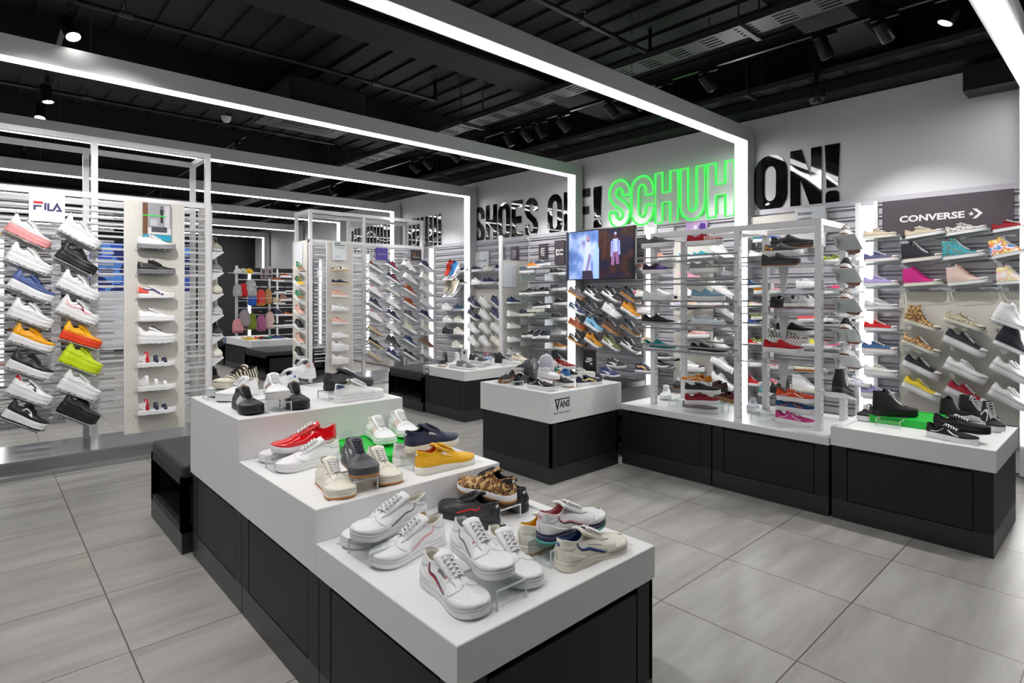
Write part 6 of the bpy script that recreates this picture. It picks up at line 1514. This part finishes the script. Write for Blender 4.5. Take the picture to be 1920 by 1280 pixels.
for y, d in ((508, 'orange and blue'), (539, 'beige suede')):
    A = atx(858, y - 16, 6.2); t = empty('wedge_bracket', (6.27, A.y, A.z - .07)); tag(t, 'white angled bracket under the %s pair' % d, 'bracket'); MB().add([(0, -.15, 0), (-.3, -.15, -.24), (-.3, .15, -.24), (0, .15, 0), (0, -.15, -.006), (-.3, -.15, -.246), (-.3, .15, -.246), (0, .15, -.006)], [(0, 1, 2, 3), (7, 6, 5, 4), (0, 4, 5, 1), (1, 5, 6, 2), (2, 6, 7, 3), (3, 7, 4, 0)]).build('plate', 'white_metal', t)
# beige column board between the bays, with shoes and mirror top
t = empty('display_column', (6.0, 6.45, 0)); tag(t, 'pale beige upright display board with a mirrored head, beside the slotted post', 'display board')
MB().box(-.28, .26, -.02, .02, .3, 2.02).build('board', 'stone_panel', t); MB().box(-.27, .26, -.02, .02, 2.02, 2.36).build('mirror_head', 'mirror', t)
for x in (-.3, .27): MB().box(x, x + .03, -.03, .03, .05, 2.38).build('upright', 'white_metal', t)
MB().box(-.26, -.0, -.032, -.021, 1.62, 1.98).build('notice', 'sign_white', t)
for i, (z, up) in enumerate(((1.37, '26365f'), (1.18, 'white'), (1.0, 'white'), (.8, 'white'), (.62, 'lgrey'))):
    shoe(N_, 'court', up, ['navy', 'white', 'white', 'white', 'pale grey'][i] + ' trainer, %s on the beige display board beside the slotted post' % ORD[i], Vector((5.76, 6.36, z)), Vector((6.03, 6.36, z)), lod=0, cat='trainer')
    t = empty('display_shelf', (5.9, 6.43, z - .006)); tag(t, '%s small shelf of the beige display board beside the slotted post' % ORD[i], 'shelf'); MB().box(-.15, .15, -.12, 0, 0, .005).build('plate', 'acrylic', t)
# ---- glass-shelved stand
XG = 4.42
for i, (hp, tp, sty, up, d, o) in enumerate((
    ((1204, 466), (1264, 463), 'slipon', '55535a', 'grey slip-on with white sole', {}), ((1206, 514), (1261, 510), 'slipon', '3a2a4a', 'purple and yellow patterned slip-on', dict(deco=[('vamp', 'x', 'galaxy')])), ((1207, 563), (1261, 562), 'slipon', 'white', 'white slip-on with a rainbow sole stripe', dict(fox='red', deco=[('dot', 'black')])),
    ((1206, 610), (1264, 611), 'slipon', 'black', 'black slip-on with white sole', {}), ((1207, 657), (1268, 660), 'slipon', '0f7f82', 'teal and cream slip-on', dict(deco=[('heel', 'cream')])))):
    o['deco'] = [(q[0], 'purple', q[2]) if len(q) > 2 else q for q in o.get('deco', [])]
    q = on_x(XG, hp, tp, 'slip_on_shoe', sty, up, d + ', %s on the left of the glass shelves' % ORD[i], lod=1, cat='shoe', pitch=0, **o)
for i, (hp, tp, sty, up, d, o) in enumerate((
    ((1289, 462), (1355, 457), 'slipon', 'a81420', 'red slip-on with checkered toe', dict(deco=[('vamp', 'x', 'check_red')])), ((1294, 512), (1358, 508), 'slipon', '8a8c8c', 'grey slip-on with black checkered toe', dict(deco=[('vamp', 'x', 'check_bw')])), ((1297, 563), (1359, 561), 'slipon', '7fa4bd', 'light blue slip-on', {}),
    ((1297, 612), (1360, 613), 'skate', 'd5dde4', 'pale blue-white laced shoe with checkered sole edge', {}), ((1295, 664), (1363, 667), 'skate', '202024', 'black laced shoe with white sole', dict(la='white')))):
    o['deco'] = [(q[0], 'white', q[2]) if len(q) > 2 else q for q in o.get('deco', [])]
    on_x(XG, hp, tp, 'slip_on_shoe' if sty == 'slipon' else 'skate_shoe', sty, up, d + ', %s left of the middle post' % ORD[i], lod=1, cat='shoe', pitch=0, **o)
for (hp, tp, sty, up, d, o, h) in (
    ((1428, 499), (1501, 497), 'slipon', '2c2d2f', 'black slip-on in front', dict(gum='brown', so='2c2d2f'), 0), ((1434, 480), (1506, 478), 'slipon', '4a4b4e', 'grey slip-on with a flame-print heel', dict(deco=[('heel', 'red', 'flames')]), 0.0), ((1446, 467), (1525, 466), 'slipon', '2c2d2f', 'black slip-on, highest', dict(gum='brown', so='2c2d2f'), 0.0)):
    on_x(XG + (.02 if 'front' in d else .16 if 'flame' in d else .3), hp, tp, 'slip_on_shoe', sty, up, d + ', on the top shelf right of the middle post', lod=1, cat='shoe', pitch=0, **o)
for i, (px, up, d, so) in enumerate(((1449, '26262a', 'black', '26262a'), (1475, '8e8f92', 'grey', 'white'), (1503, 'e0e0e0', 'white and grey', 'white'))):
    B = atx(px, 577, 4.44); shoe('slip_on_shoe', 'slipon', up, '%s slip-on seen from its heel on the middle glass shelf' % d, B, B + Vector((.28, .0, 0)), lod=1, so=so, gum='brown', cat='shoe')
for (dx, hp, tp, up, d, o) in ((.04, (1432, 658), (1506, 659), 'b3141f', 'red slip-on with thick white sole', {}), (.18, (1442, 640), (1517, 640), 'cream', 'black and white checkered slip-on', dict(mat='check_bw')), (.3, (1456, 625), (1526, 625), '1d1d20', 'black slip-on with white sole', {})):
    on_x(XG + dx, hp, tp, 'slip_on_shoe', 'slipon', up, d + ', on the lowest shelf right of the middle post', lod=1, cat='shoe', pitch=0, **o)
# right end: slip-ons on angled plates
for i, (y, up, d, o) in enumerate(((438, 'cream', 'cream and black checkered slip-on', dict(mat='check_bw')), (501, 'soft', 'black and grey checkered slip-on', dict(mat='check_dark')), (558, 'cream', 'cream checkered slip-on, second of its kind', dict(mat='check_bw')), (615, 'soft', 'dark checkered slip-on, second of its kind', dict(mat='check_dark')), (664, 'white', 'plain white slip-on', {}))):
    P = aty(1584, y, 1.40); A = Vector((P.x, 1.41, P.z)); B = Vector((P.x + .24, 1.41, P.z - .13))
    shoe('slip_on_shoe', 'slipon', up, d + ', %s on the end plates of the glass-shelved stand' % ORD[i], A, B, lod=1, cat='shoe', gum='brown', **o)
    t = empty('angled_plate', A - Vector((.01, 0, .005))); t.rotation_euler = (0, math.atan2(.13, .24), 0); tag(t, 'white angled plate under the %s' % d, 'shelf', 'angled plates at the right end of the stand')
    MB().box(0, .2, -.075, .075, -.004, 0).build('plate', 'acrylic_edge', t); MB().box(.05, .12, .05, .056, -.05, -.004).build('bracket', 'alu', t)
P = aty(1560, 738, 1.38)
shoe('canvas_boot', 'skatehi', '1c1c1e', 'black canvas boot pitched below the angled plates', Vector((P.x, 1.36, P.z + .02)), Vector((P.x + .25, 1.36, P.z - .05)), lod=1, so='1c1c1e', cat='shoe')
t = empty('angled_plate', (P.x - .01, 1.36, P.z + .014)); t.rotation_euler = (0, math.atan2(.07, .25), 0); tag(t, 'white angled plate under the black canvas boot', 'shelf'); MB().box(0, .26, -.06, .13, -.004, 0).build('plate', 'acrylic_edge', t)
# on the long white top: (z, heel, toe)
zt = .5345
for (h, hp, tp, sty, up, d, o) in (
    (0, (1250, 741), (1243, 766), 'court', 'dcdde2', 'pale grey shoe, toe to the front, at the left end', {}), (.045, (1272, 722), (1265, 754), 'skate', '2a2a2c', 'black shoe on a small riser at the left end', dict(so='2a2a2c', gum='gum')),
    (0, (1279, 770), (1350, 775), 'skate', '8a8084', 'grey laced shoe at the bottom of the stack', dict(la='white')), (.085, (1284, 757), (1350, 757), 'skate', '8a1c2c', 'maroon laced shoe in the middle of the stack', dict(la='brown')), (.165, (1284, 737), (1348, 738), 'skate', '2c2c2a', 'black laced shoe in the upper part of the stack', dict(la='white')),
    (.215, (1334, 724), (1275, 716), 'skate', 'd07c1c', 'orange and white shoe at the back of the stack', dict(deco=[('wave', 'white')])), (0, (1376, 756), (1345, 744), 'skate', '5a1820', 'maroon shoe with gum sole right of the stack', dict(so='8f6a3c')), (.09, (1362, 735), (1332, 728), 'skate', '3a1e20', 'dark maroon shoe behind the stack', dict(so='2a2022')),
    (0, (1412, 762), (1412, 788), 'skate', 'e4e4e8', 'blue floral shoe, toe to the front', dict(mat='floral')), (.05, (1432, 735), (1436, 774), 'skate', '1c7a80', 'blue and teal shoe with white laces on a riser', dict(deco=[('heel', '6aa6d8')])), (.05, (1448, 733), (1408, 755), 'skate', '232325', 'black shoe with white laces', dict(la='white')),
    (.16, (1475, 730), (1442, 740), 'skate', '1c1c1e', 'black shoe behind the orange one', dict(so='1c1c1e')), (0, (1454, 789), (1531, 801), 'skate', 'c43a80', 'bright pink laced shoe with white wave stripe', dict(deco=[('wave', 'white')])), (.085, (1454, 767), (1531, 776), 'skate', '1d4d7c', 'blue laced shoe with orange wave stripe', dict(deco=[('wave', 'e0602c')])), (.165, (1456, 748), (1528, 756), 'skate', 'd8461c', 'orange laced shoe with white wave stripe', dict(deco=[('wave', 'white')]))):
    z = zt + h; A = atz(*hp, z); B = atz(*tp, z); dd = (B - A).normalized() * .285
    shoe('skate_shoe', sty, up, d + ', on the long white top', A, A + dd, lod=1, cat='shoe', **o)
for lab, x, y, z, w_, d_, h in (('clear acrylic riser under the black shoe at the left end of the long white top', 4.50, 2.72, zt, .12, .16, .043), ('clear acrylic riser between the grey and maroon shoes of the stack', 4.52, 2.42, zt + .0, .10, .2, .08), ('clear acrylic riser under the blue and teal shoe', 4.46, 1.99, zt, .14, .12, .048), ('clear acrylic riser beside the bright pink shoe', 4.58, 1.72, zt, .14, .18, .08)):
    riser((x, y, z + .0005), 0, w_, d_, h, lab)
# ---- right unit
zr = .6065
for (h, hp, tp, sty, up, d, o) in (
    (.05, (1637, 778), (1729, 779), 'skatehi', '19191b', 'tall black boot standing on the green tray', dict(so='19191b', L=.3)), (0, (1630, 778), (1607, 804), 'skate', '19191b', 'black shoe with white laces, toe to the front left', dict(la='white')), (.05, (1662, 762), (1649, 795), 'skate', '202022', 'all-black shoe raised on a small riser', dict(so='202022')),
    (0, (1697, 783), (1672, 814), 'skate', '19191b', 'black shoe with white flame side and white laces', dict(la='white', deco=[('wave', 'white')])), (.06, (1750, 800), (1858, 815), 'skate', '19191b', 'all-black laced shoe raised behind the one with a white wave', dict(so='19191b', deco=[('wave', '2e2e32')])), (0, (1738, 816), (1846, 838), 'skate', '19191b', 'black laced shoe with a white wave stripe', dict(la='white', deco=[('wave', 'white')])),
    (0, (1767, 790), (1795, 786), 'skatehi', '1d1d1f', 'black boot with checked lining behind the laced pair', {}), (0, (1800, 780), (1835, 788), 'skatehi', '19191b', 'black boot with white print, toe to the right', {}), (0, (1848, 795), (1878, 815), 'skatehi', '19191b', 'black boot with white stripe at the right end', dict(deco=[('wave', 'white')]))):
    z = zr + h; L_ = o.pop('L', .285); A = atz(*hp, z); B = atz(*tp, z); dd = (B - A).normalized() * L_
    shoe('skate_shoe' if sty == 'skate' else 'canvas_boot', sty, up, d + ', on the right-hand tray box', A, A + dd, lod=1, cat='shoe', **o)
riser((4.60, 1.17, zr + .0005), 0, .14, .14, .048, 'clear acrylic riser under the all-black shoe on the right-hand tray box')
riser((4.66, .80, zr + .0005), 0, .12, .2, .058, 'clear acrylic riser under the raised laced shoe on the right-hand tray box')
# ---- box with the skate logo
zv = .7175
for (h, hp, tp, sty, up, d, o) in (
    (.05, (994, 690), (950, 703), 'skate', '26262a', 'black shoe with white wave and gum sole, raised at the left', dict(gum='gum', deco=[('wave', 'white')], la='white')), (0, (962, 711), (932, 722), 'skate', '26231f', 'black shoe with thick gum sole at the left edge', dict(so='8a5c34')), (0, (968, 722), (1000, 708), 'skate', '2b2b2e', 'all-black suede shoe left of the striped one', dict(so='2b2b2e')),
    (0, (990, 726), (1040, 733), 'skate', '232326', 'black shoe with white wave and white sole at the front', dict(la='white', deco=[('wave', 'white')])), (.05, (1011, 706), (1058, 716), 'skate', 'e6e6e8', 'white laced shoe raised in the middle', dict(gum='brown')), (0, (1040, 718), (1074, 727), 'skate', '242426', 'black shoe with gum sole behind the riser', dict(gum='gum')),
    (0, (1066, 709), (1112, 706), 'skate', 'd8d6cc', 'white and black shoe with black heel', dict(deco=[('heel', 'black')])), (0, (1082, 725), (1130, 719), 'skate', '26264a', 'navy shoe with yellow side panel', dict(deco=[('heel', 'navy'), ('puma', 'e0d070')])), (0, (1000, 709), (1030, 702), 'skate', '8fc4aa', 'mint green shoe at the back', {}),
    (0, (1036, 703), (1060, 699), 'skate', 'dfe0e0', 'white shoe with green trim at the back', dict(deco=[('heel', 'green')])), (.05, (1040, 688), (1068, 692), 'skate', '9a2c30', 'dark red and white shoe raised at the back', dict(deco=[('heel', 'white')])), (0, (1064, 712), (1044, 698), 'skate', '2f6aa8', 'blue and orange shoe behind the white one', dict(deco=[('vamp', 'orange')]))):
    z = zv + h; A = atz(*hp, z); B = atz(*tp, z); dd = (B - A).normalized() * .285
    shoe('skate_shoe', sty, up, d + ', on the skate-logo box', A, A + dd, lod=1, cat='shoe', **o)
riser((3.50, 3.25, zv + .0005), 0, .13, .12, .048, 'clear acrylic riser under the white laced shoe on the skate-logo box')
riser((3.40, 3.68, zv + .0005), 0, .12, .14, .048, 'clear acrylic riser under the gum-soled shoe on the skate-logo box')
# ---- low bench below the television, black unit behind
for (z, hp, tp, sty, up, d, o) in ((.43, (1112, 690), (1152, 704), 'court', '22232a', 'black skate shoe with white tick in front', dict(deco=[('swoosh', 'white')])), (.50, (1126, 681), (1160, 691), 'court', '26306a', 'navy skate shoe with white tick in the middle', dict(deco=[('swoosh', 'white')])), (.60, (1138, 671), (1178, 683), 'court', '26272c', 'black skate shoe with white tick, highest', dict(deco=[('swoosh', 'white')])),
       (.43, (1115, 692), (1085, 686), 'court', '20386a', 'blue skate shoe with red and green trim', dict(deco=[('puma', 'green')])), (.43, (1104, 688), (1072, 682), 'court', '3c3230', 'dark brown skate shoe at the back', dict(so='3c3230'))):
    A = atz(*hp, z); 
    A = atx(*hp, 5.62 if z < .5 else 5.72 if z < .55 else 5.85); A.z = z + .001; B = Vector((A.x, A.y - .285 * (1 if hp[0] < tp[0] else -1), A.z))
    shoe('skate_shoe', sty, up, d + ', on the low bench under the television', A, B, lod=0, cat='shoe', **o)
riser((5.72, 4.75, .4305), 0, .11, .2, .068, 'clear acrylic riser under the navy skate shoe on the low bench'); riser((5.87, 4.6, .4305), 0, .11, .2, .168, 'tall clear acrylic riser at the wall on the low bench')
# ---- smaller unit with the leaf badge
za = .594
for (h, hx, hy, tx, ty, sty, up, d, o) in (
    (0, 4.50, 6.17, 4.29, 5.98, 'skatehi', '1c1c1e', 'black high trainer with gum toe', dict(gum='gum', so='e0ddd4')), (0, 4.56, 5.98, 4.33, 5.80, 'skatehi', 'e4e4e6', 'white high trainer with laces', {}), (.05, 4.64, 5.85, 4.72, 5.57, 'court', '303138', 'black trainer with white stripes on a riser', dict(deco=[('stripes', 'white')])),
    (0, 4.36, 5.74, 4.45, 5.47, 'court', '77787e', 'grey trainer with white stripes at the front', dict(deco=[('stripes', 'white')])), (.05, 4.98, 5.93, 4.84, 5.68, 'runner', '8a2030', 'maroon and light blue trainer raised in the middle', dict(deco=[('vamp', '7ab4d8')])), (0, 5.0, 6.13, 4.73, 6.05, 'court', 'white', 'white trainer behind the riser', {}),
    (0, 5.12, 5.9, 5.21, 5.62, 'court', '202022', 'black trainer at the back', dict(so='202022')), (0, 5.33, 5.8, 5.42, 5.52, 'court', 'd8cfb8', 'cream trainer at the right', dict(so='cream')), (0, 4.9, 5.5, 5.18, 5.48, 'court', 'e0e0e4', 'white trainer at the front right', {}), (0, 5.3, 6.13, 5.4, 5.85, 'court', '26272c', 'black trainer at the rear edge', dict(deco=[('stripes', 'white')]))):
    shoe(N_ if sty != 'skatehi' else 'high_trainer', sty, up, d + ', on the leaf-badge box', Vector((hx, hy, za + h + .001)), Vector((tx, ty, za + h + .001)), lod=0, cat='trainer', **o)
riser((4.90, 5.80, za + .0005), 0, .12, .14, .048, 'clear acrylic riser under the maroon trainer on the leaf-badge box')
riser((4.68, 5.71, za + .0005), 0, .14, .16, .048, 'clear acrylic riser under the striped black trainer on the leaf-badge box')
t = empty('price_stand', atx(852, 648, 4.5)); tag(t, 'small white card with a dark emblem standing on the leaf-badge box', 'sign')
t.location = (4.72, 6.05, za + .001); MB().box(-.003, .003, -.07, .07, .0, .2).build('card', 'sign_white', t); MB().box(-.005, -.0035, -.02, .02, .13, .17).build('emblem', 'print', t, 'black')
# ---------------------------------------------------------------- rear of the shop
cabinet('display_cabinet', 'far black base cabinet under the white box with slip-ons', 3.87, 4.7, 11.52, 13.18, .487, 'W')
t = plinth('display_plinth', 'far white box top with slip-ons and a small picture card on its corner', 3.85, 4.72, 11.5, 13.2, .488, .62)
MB().box(-.442, -.437, .68, .8, .005, .12).build('picture_card', 'print', t, '5a78a8')
bench('far black cubby bench in front of the far white box', 3.69, 4.75, 10.28, 11.4, .515, 'W')
bench('furthest black cubby bench beside the dark doorway', 3.85, 4.7, 13.25, 14.2, .515, 'W')
# dark doorway frame in the end wall
t = empty('door_frame', (4.6, YB - .001, 0)); tag(t, 'grey frame of the dark doorway in the end wall', 'door frame')
MB().box(-.35, -.27, -.06, 0, 0, 2.12).build('left_jamb', 'alu', t); MB().box(.55, .63, -.06, 0, 0, 2.12).build('right_jamb', 'alu', t); MB().box(-.27, .55, -.06, 0, 2.04, 2.12).build('head', 'alu', t); MB().box(-.27, .55, -.012, 0, 0, 2.04).build('door_leaf', 'track_black', t)
# bag and cap rack
YR = 14.6
t = empty('bag_rack', (5.3, YR, 0)); tag(t, 'far dark rack with pale rails holding caps and backpacks', 'display stand')
MB().box(-.75, .8, 0, .03, .3, 2.16).build('back_panel', 'dark_wall', t)
m = MB(); z = .5
while z < 2.1: m.box(-.75, .8, -.015, -.002, z, z + .025); z += .17
m.build('slat_grid', 'lip_white', t)
for x in (-.78, -.02, .8): MB().box(x, x + .05, -.02, .04, 0, 2.2).build('post', 'white_metal', t)
MB().box(-.5, -.44, -.022, -.016, .5, 2.1).build('light_upright', 'led_small', t)
for z in (2.0, 1.42): MB().box(-.75, .8, -.33, -.02, z, z + .012).build('shelf', 'lip_white', t)
m = MB()
for x in (-.5, -.3, -.1, .1, .3, .5):
    for z in (1.72, 1.12):
        MB().tube([(x, -.01, z), (x, -.32, z - .02), (x, -.33, z + .01)], .006, 6).build('hook_arm', 'steel', t)
_bp = {}
def backpack(px, py, w, h, mat, col, label, y=YR - .26, strap='black'):
    if not _bp:
        m = MB()
        def ring(z, rx, ry, oy=0): return [(rx * math.copysign(abs(math.cos(a)) ** .6, math.cos(a)), oy + ry * math.copysign(abs(math.sin(a)) ** .6, math.sin(a)), z) for a in [2 * math.pi * k / 24 for k in range(24)]]
        m.loft([ring(0, .38, .25), ring(.04, .46, .32), ring(.3, .5, .36), ring(.6, .48, .33), ring(.82, .4, .27), ring(.94, .25, .18), ring(1.0, .06, .04)], caps=True); _bp['body'] = m.mesh('body', 'auto')
        m = MB(); m.loft([ring(.08, .3, .06, -.33), ring(.14, .36, .12, -.34), ring(.36, .36, .12, -.34), ring(.44, .28, .06, -.32)], caps=True); _bp['pocket'] = m.mesh('pocket', 'auto')
        m = MB(); m.tube([(-.1, 0, .97), (-.08, 0, 1.07), (0, 0, 1.1), (.08, 0, 1.07), (.1, 0, .97)], .018, 6); _bp['handle'] = m.mesh('handle', True)
        for s in (-1, 1):
            m = MB(); m.tube([(.2 * s, .2, .9), (.3 * s, .42, .7), (.32 * s, .44, .4), (.34 * s, .25, .1)], .03, 6, True, .5); _bp[s] = m.mesh('strap', True)
    w *= .72; P = aty(px, py, y); t = empty('backpack', P); t.scale = (w, min(w, .3) * .8, h); tag(t, label, 'backpack')
    link('body', _bp['body'], mat, t, col); link('pocket', _bp['pocket'], mat, t, col); link('handle', _bp['handle'], 'canvas', t, strap)
    for s in (-1, 1): link('strap', _bp[s], 'canvas', t, strap)
    return t
for px, py, w, h, mat, col, lab in ((446, 556, .3, .3, 'spots_bw', 'white', 'black and white spotted backpack with red base, left on the far shelf'), (457, 556, .3, .32, 'canvas', 'c8202a', 'small red backpack on the far shelf'), (470, 556, .36, .42, 'spots_bw', 'white', 'large spotted backpack on the far shelf'),
        (473, 573, .26, .34, 'canvas', '2358b8', 'royal blue backpack hanging from a far hook'), (489, 573, .28, .4, 'sunset', 'orange', 'red to yellow dip-dyed backpack hanging from a far hook'), (503, 570, .24, .38, 'canvas', 'b98a58', 'tan backpack hanging from a far hook'),
        (446, 624, .34, .34, 'pinkspots', 'pink', 'pink spotted backpack low on the far rack'), (459, 613, .34, .42, 'canvas', '9a8f96', 'grey and pink backpack low on the far rack'), (472, 618, .3, .4, 'neon', 'black', 'black speckled backpack low on the far rack'), (490, 621, .3, .4, 'bands', 'red', 'rainbow sequin backpack low on the far rack'),
        (506, 616, .3, .42, 'tiedye', 'sky', 'pale blue tie-dyed backpack low on the far rack'), (525, 614, .3, .4, 'canvas', '26262e', 'dark backpack at the right of the far rack')):
    backpack(px, py, w, h, mat, col, lab)
for px, col, lab in ((446, 'white', 'white cap on the top shelf of the far rack'), (456, 'cdd2bc', 'pale green cap on the top shelf of the far rack'), (467, 'f0c000', 'yellow cap on the top shelf of the far rack')):
    P = aty(px, 515, YR - .18); P.z = 2.013; t = empty('cap', P); tag(t, lab, 'cap')
    m = MB(); m.loft([[(.1 * math.cos(R(e)) * math.cos(2 * math.pi * i / 16), .085 * math.cos(R(e)) * math.sin(2 * math.pi * i / 16), .12 * math.sin(R(e))) for i in range(16)] for e in (0, 25, 50, 72, 88)]); m.build('crown', 'canvas', t, col, smooth=True)
    m = MB(); n = 10; pts = [(-.05 + -.13 * math.sin(math.pi * k / n) - .04, -.075 + .15 * k / n) for k in range(n + 1)]; m.prism(pts, lambda u, v: (u, v, .012 - 2 * v * v), lambda u, v: (u, v, .004 - 2 * v * v)); m.build('brim', 'canvas', t, col)
for px, lab in ((494, 'left of two small portrait posters at the top of the far rack'), (506, 'right of two small portrait posters at the top of the far rack')):
    P = aty(px, 522, YR - .03); t = empty('poster', P); tag(t, lab, 'poster'); MB().box(-.07, .07, -.006, 0, 0, .26).build('sheet', 'print', t, 'a8a4a8'); MB().box(-.03, .03, -.008, -.0065, .03, .22).build('printed_person', 'print', t, '6a4030')
# shoes on the far white box and far wall
for hx, tx, y, sty, up, lab, dp in ((452, 474, 628, 'slim', 'c9b48c', 'cream slip-on at the back of the far white box', .5), (457, 478, 634, 'slim', 'd8b030', 'yellow and black slip-on at the front of the far white box', .15), (477, 490, 627, 'slim', 'c01c28', 'red slip-on on the far white box', .35), (484, 504, 634, 'slim', '26262a', 'black slip-on at the front of the far white box', .12),
        (492, 508, 630, 'slim', '1c8a50', 'green slip-on on the far white box', .3), (509, 532, 632, 'slim', '2a3a78', 'navy slip-on on the far white box', .2), (505, 528, 626, 'slim', '1e1e22', 'black slip-on at the back right of the far white box', .5)):
    A = aty(hx, y, 11.6 + dp); A.z = .6135; shoe('slip_on_shoe', sty, up, lab, A, A + Vector((.27, -.06, 0)), cat='shoe')
for px, py, sty, up, lab, hh in ((516, 527, 'slipon', 'a04a20', 'orange-brown shoe', 0), (530, 519, 'slipon', '8a3c1c', 'brown leather shoe', 0), (541, 547, 'slipon', '2a2426', 'black shoe', 0), (520, 549, 'slipon', '2a2a2c', 'black low shoe', 0), (518, 570, 'hightop', 'b8a88a', 'beige boot', 0), (530, 563, 'hightop', '9a7460', 'dusty brown boot', 0),
        (520, 591, 'hightop', '232c40', 'navy ankle boot', 0), (533, 592, 'slipon', 'b0602a', 'tan leather shoe', 0), (518, 612, 'slipon', '1c1c20', 'shiny black shoe', 0), (534, 611, 'slipon', '24242a', 'matt black shoe', 0)):
    A = aty(px - 6, py, 13.6); shoe('leather_shoe', sty, up, lab + ', on the far shelves right of the backpacks, %d steps down' % ((py - 500) // 20 + 1) if False else lab + ' on the far shelves right of the backpacks', A, A + Vector((.28, 0, 0)), cat='shoe')
t = empty('far_shelves', (5.55, 13.6, 0)); tag(t, 'far shelves with leather shoes right of the backpacks', 'display stand')
for z in sorted(set(round(aty(520, py, 13.6).z, 2) for py in (519, 527, 549, 563, 570, 591, 612))): MB().box(-.42, .55, -.1, .14, z - .014, z - .004).build('shelf', 'lip_white', t)
for x in (-.44, .55): MB().box(x, x + .03, -.02, .03, 0, 2.1).build('post', 'white_metal', t)
# board behind the left stand: blue crystal picture above a pale lower half
t = empty('picture_board', (1.56, 8.6, 0)); tag(t, 'board behind the left stand with a blue crystal picture above pale grey', 'display board')
ramp_mat('blue_crystal', 'vcol', [(0, '0c1c68'), (.4, '2a58c8'), (.62, '5a92ea'), (.8, '14247a')], 9)
MB().box(-.56, .56, 0, .03, .86, 1.55).build('lower_board', 'sign_white', t); MB().box(-.56, .56, 0, .03, 1.55, 2.14).build('picture', 'blue_crystal', t)
for x in (-.5, .46): MB().box(x, x + .04, .03, .07, 0, 2.14).build('post', 'white_metal', t)
g3 = gondola('second white slatted stand seen through the left one', -2.2, .75, 8.9, 9.5, (-2.2, -.75, .70), zt=2.6, zs=2.3, slats=((-2.2, .75),))
for q in range(3):
    t = empty('light_upright', (-1.6 + q * .9, 9.15, .4)); tag(t, 'glowing upright strip %s in the second slatted stand' % ['leftmost', 'in the middle', 'rightmost'][q], 'light'); MB().box(-.03, .03, 0, .01, 0, 1.8).build('diffuser', 'led_small', t); MB().box(-.04, .04, .01, .03, 0, 1.8).build('housing', 'alu', t)
cols = ['white', 'f0b400', 'black', 'd99a9a', 'lgrey', '2b5fa8', 'white', 'brown', 'white', 'aqua', 'red', 'white', 'dgrey', 'tan', 'white', 'lilac', 'white', 'navy']
cn = ['white', 'yellow', 'black', 'pink', 'pale grey', 'blue', 'clean white', 'brown', 'bright white', 'turquoise', 'red', 'plain white', 'dark grey', 'tan', 'small white', 'lilac', 'low white', 'navy']
i = 0
for r_, z in enumerate((.62, 1.0, 1.38, 1.76, 2.1)):
    for c in range(4):
        x = -1.35 + c * .5 + .1 * (r_ % 2); k = i % len(cols); i += 1
        shoe(N_, ('court', 'runner', 'slipon')[i % 3], cols[k], '%s trainer behind the left stand, %s row, %s from the left' % (cn[k], ORD[r_], COLN[c]), Vector((x, 8.82, z + .05)), Vector((x + .26, 8.82, z)), cat='trainer')
# bags on the skate-logo box
for (cx_, cy_, w, h, mat, col, lab, yaw) in ((3.80, 3.86, .2, .2, 'glitter_black', 'black', 'black glitter mini backpack on the skate-logo box', .3), (4.02, 3.88, .15, .22, 'holo', 'silver', 'holographic silver mini backpack on the skate-logo box', -.5)):
    t = backpack(600, 600, w, h, mat, col, lab, y=5); t.location = (cx_, cy_, .718); t.scale = (w, .15, h); t.rotation_euler = (0, 0, yaw)
for o in bpy.data.objects:
    if o.type == 'MESH' and not o.data.materials: print('NO MAT', o.name)
print('objects', len(bpy.data.objects), 'shoes', len(SHOES))

seen = {}
for o in bpy.data.objects:
    if o.parent is None and 'label' in o:
        n = len(o['label'].split())
        if n > 16 or n < 4: print('WORDS', n, o['label'])
        if o['label'] in seen: print('DUP', o['label'])
        seen[o['label']] = 1
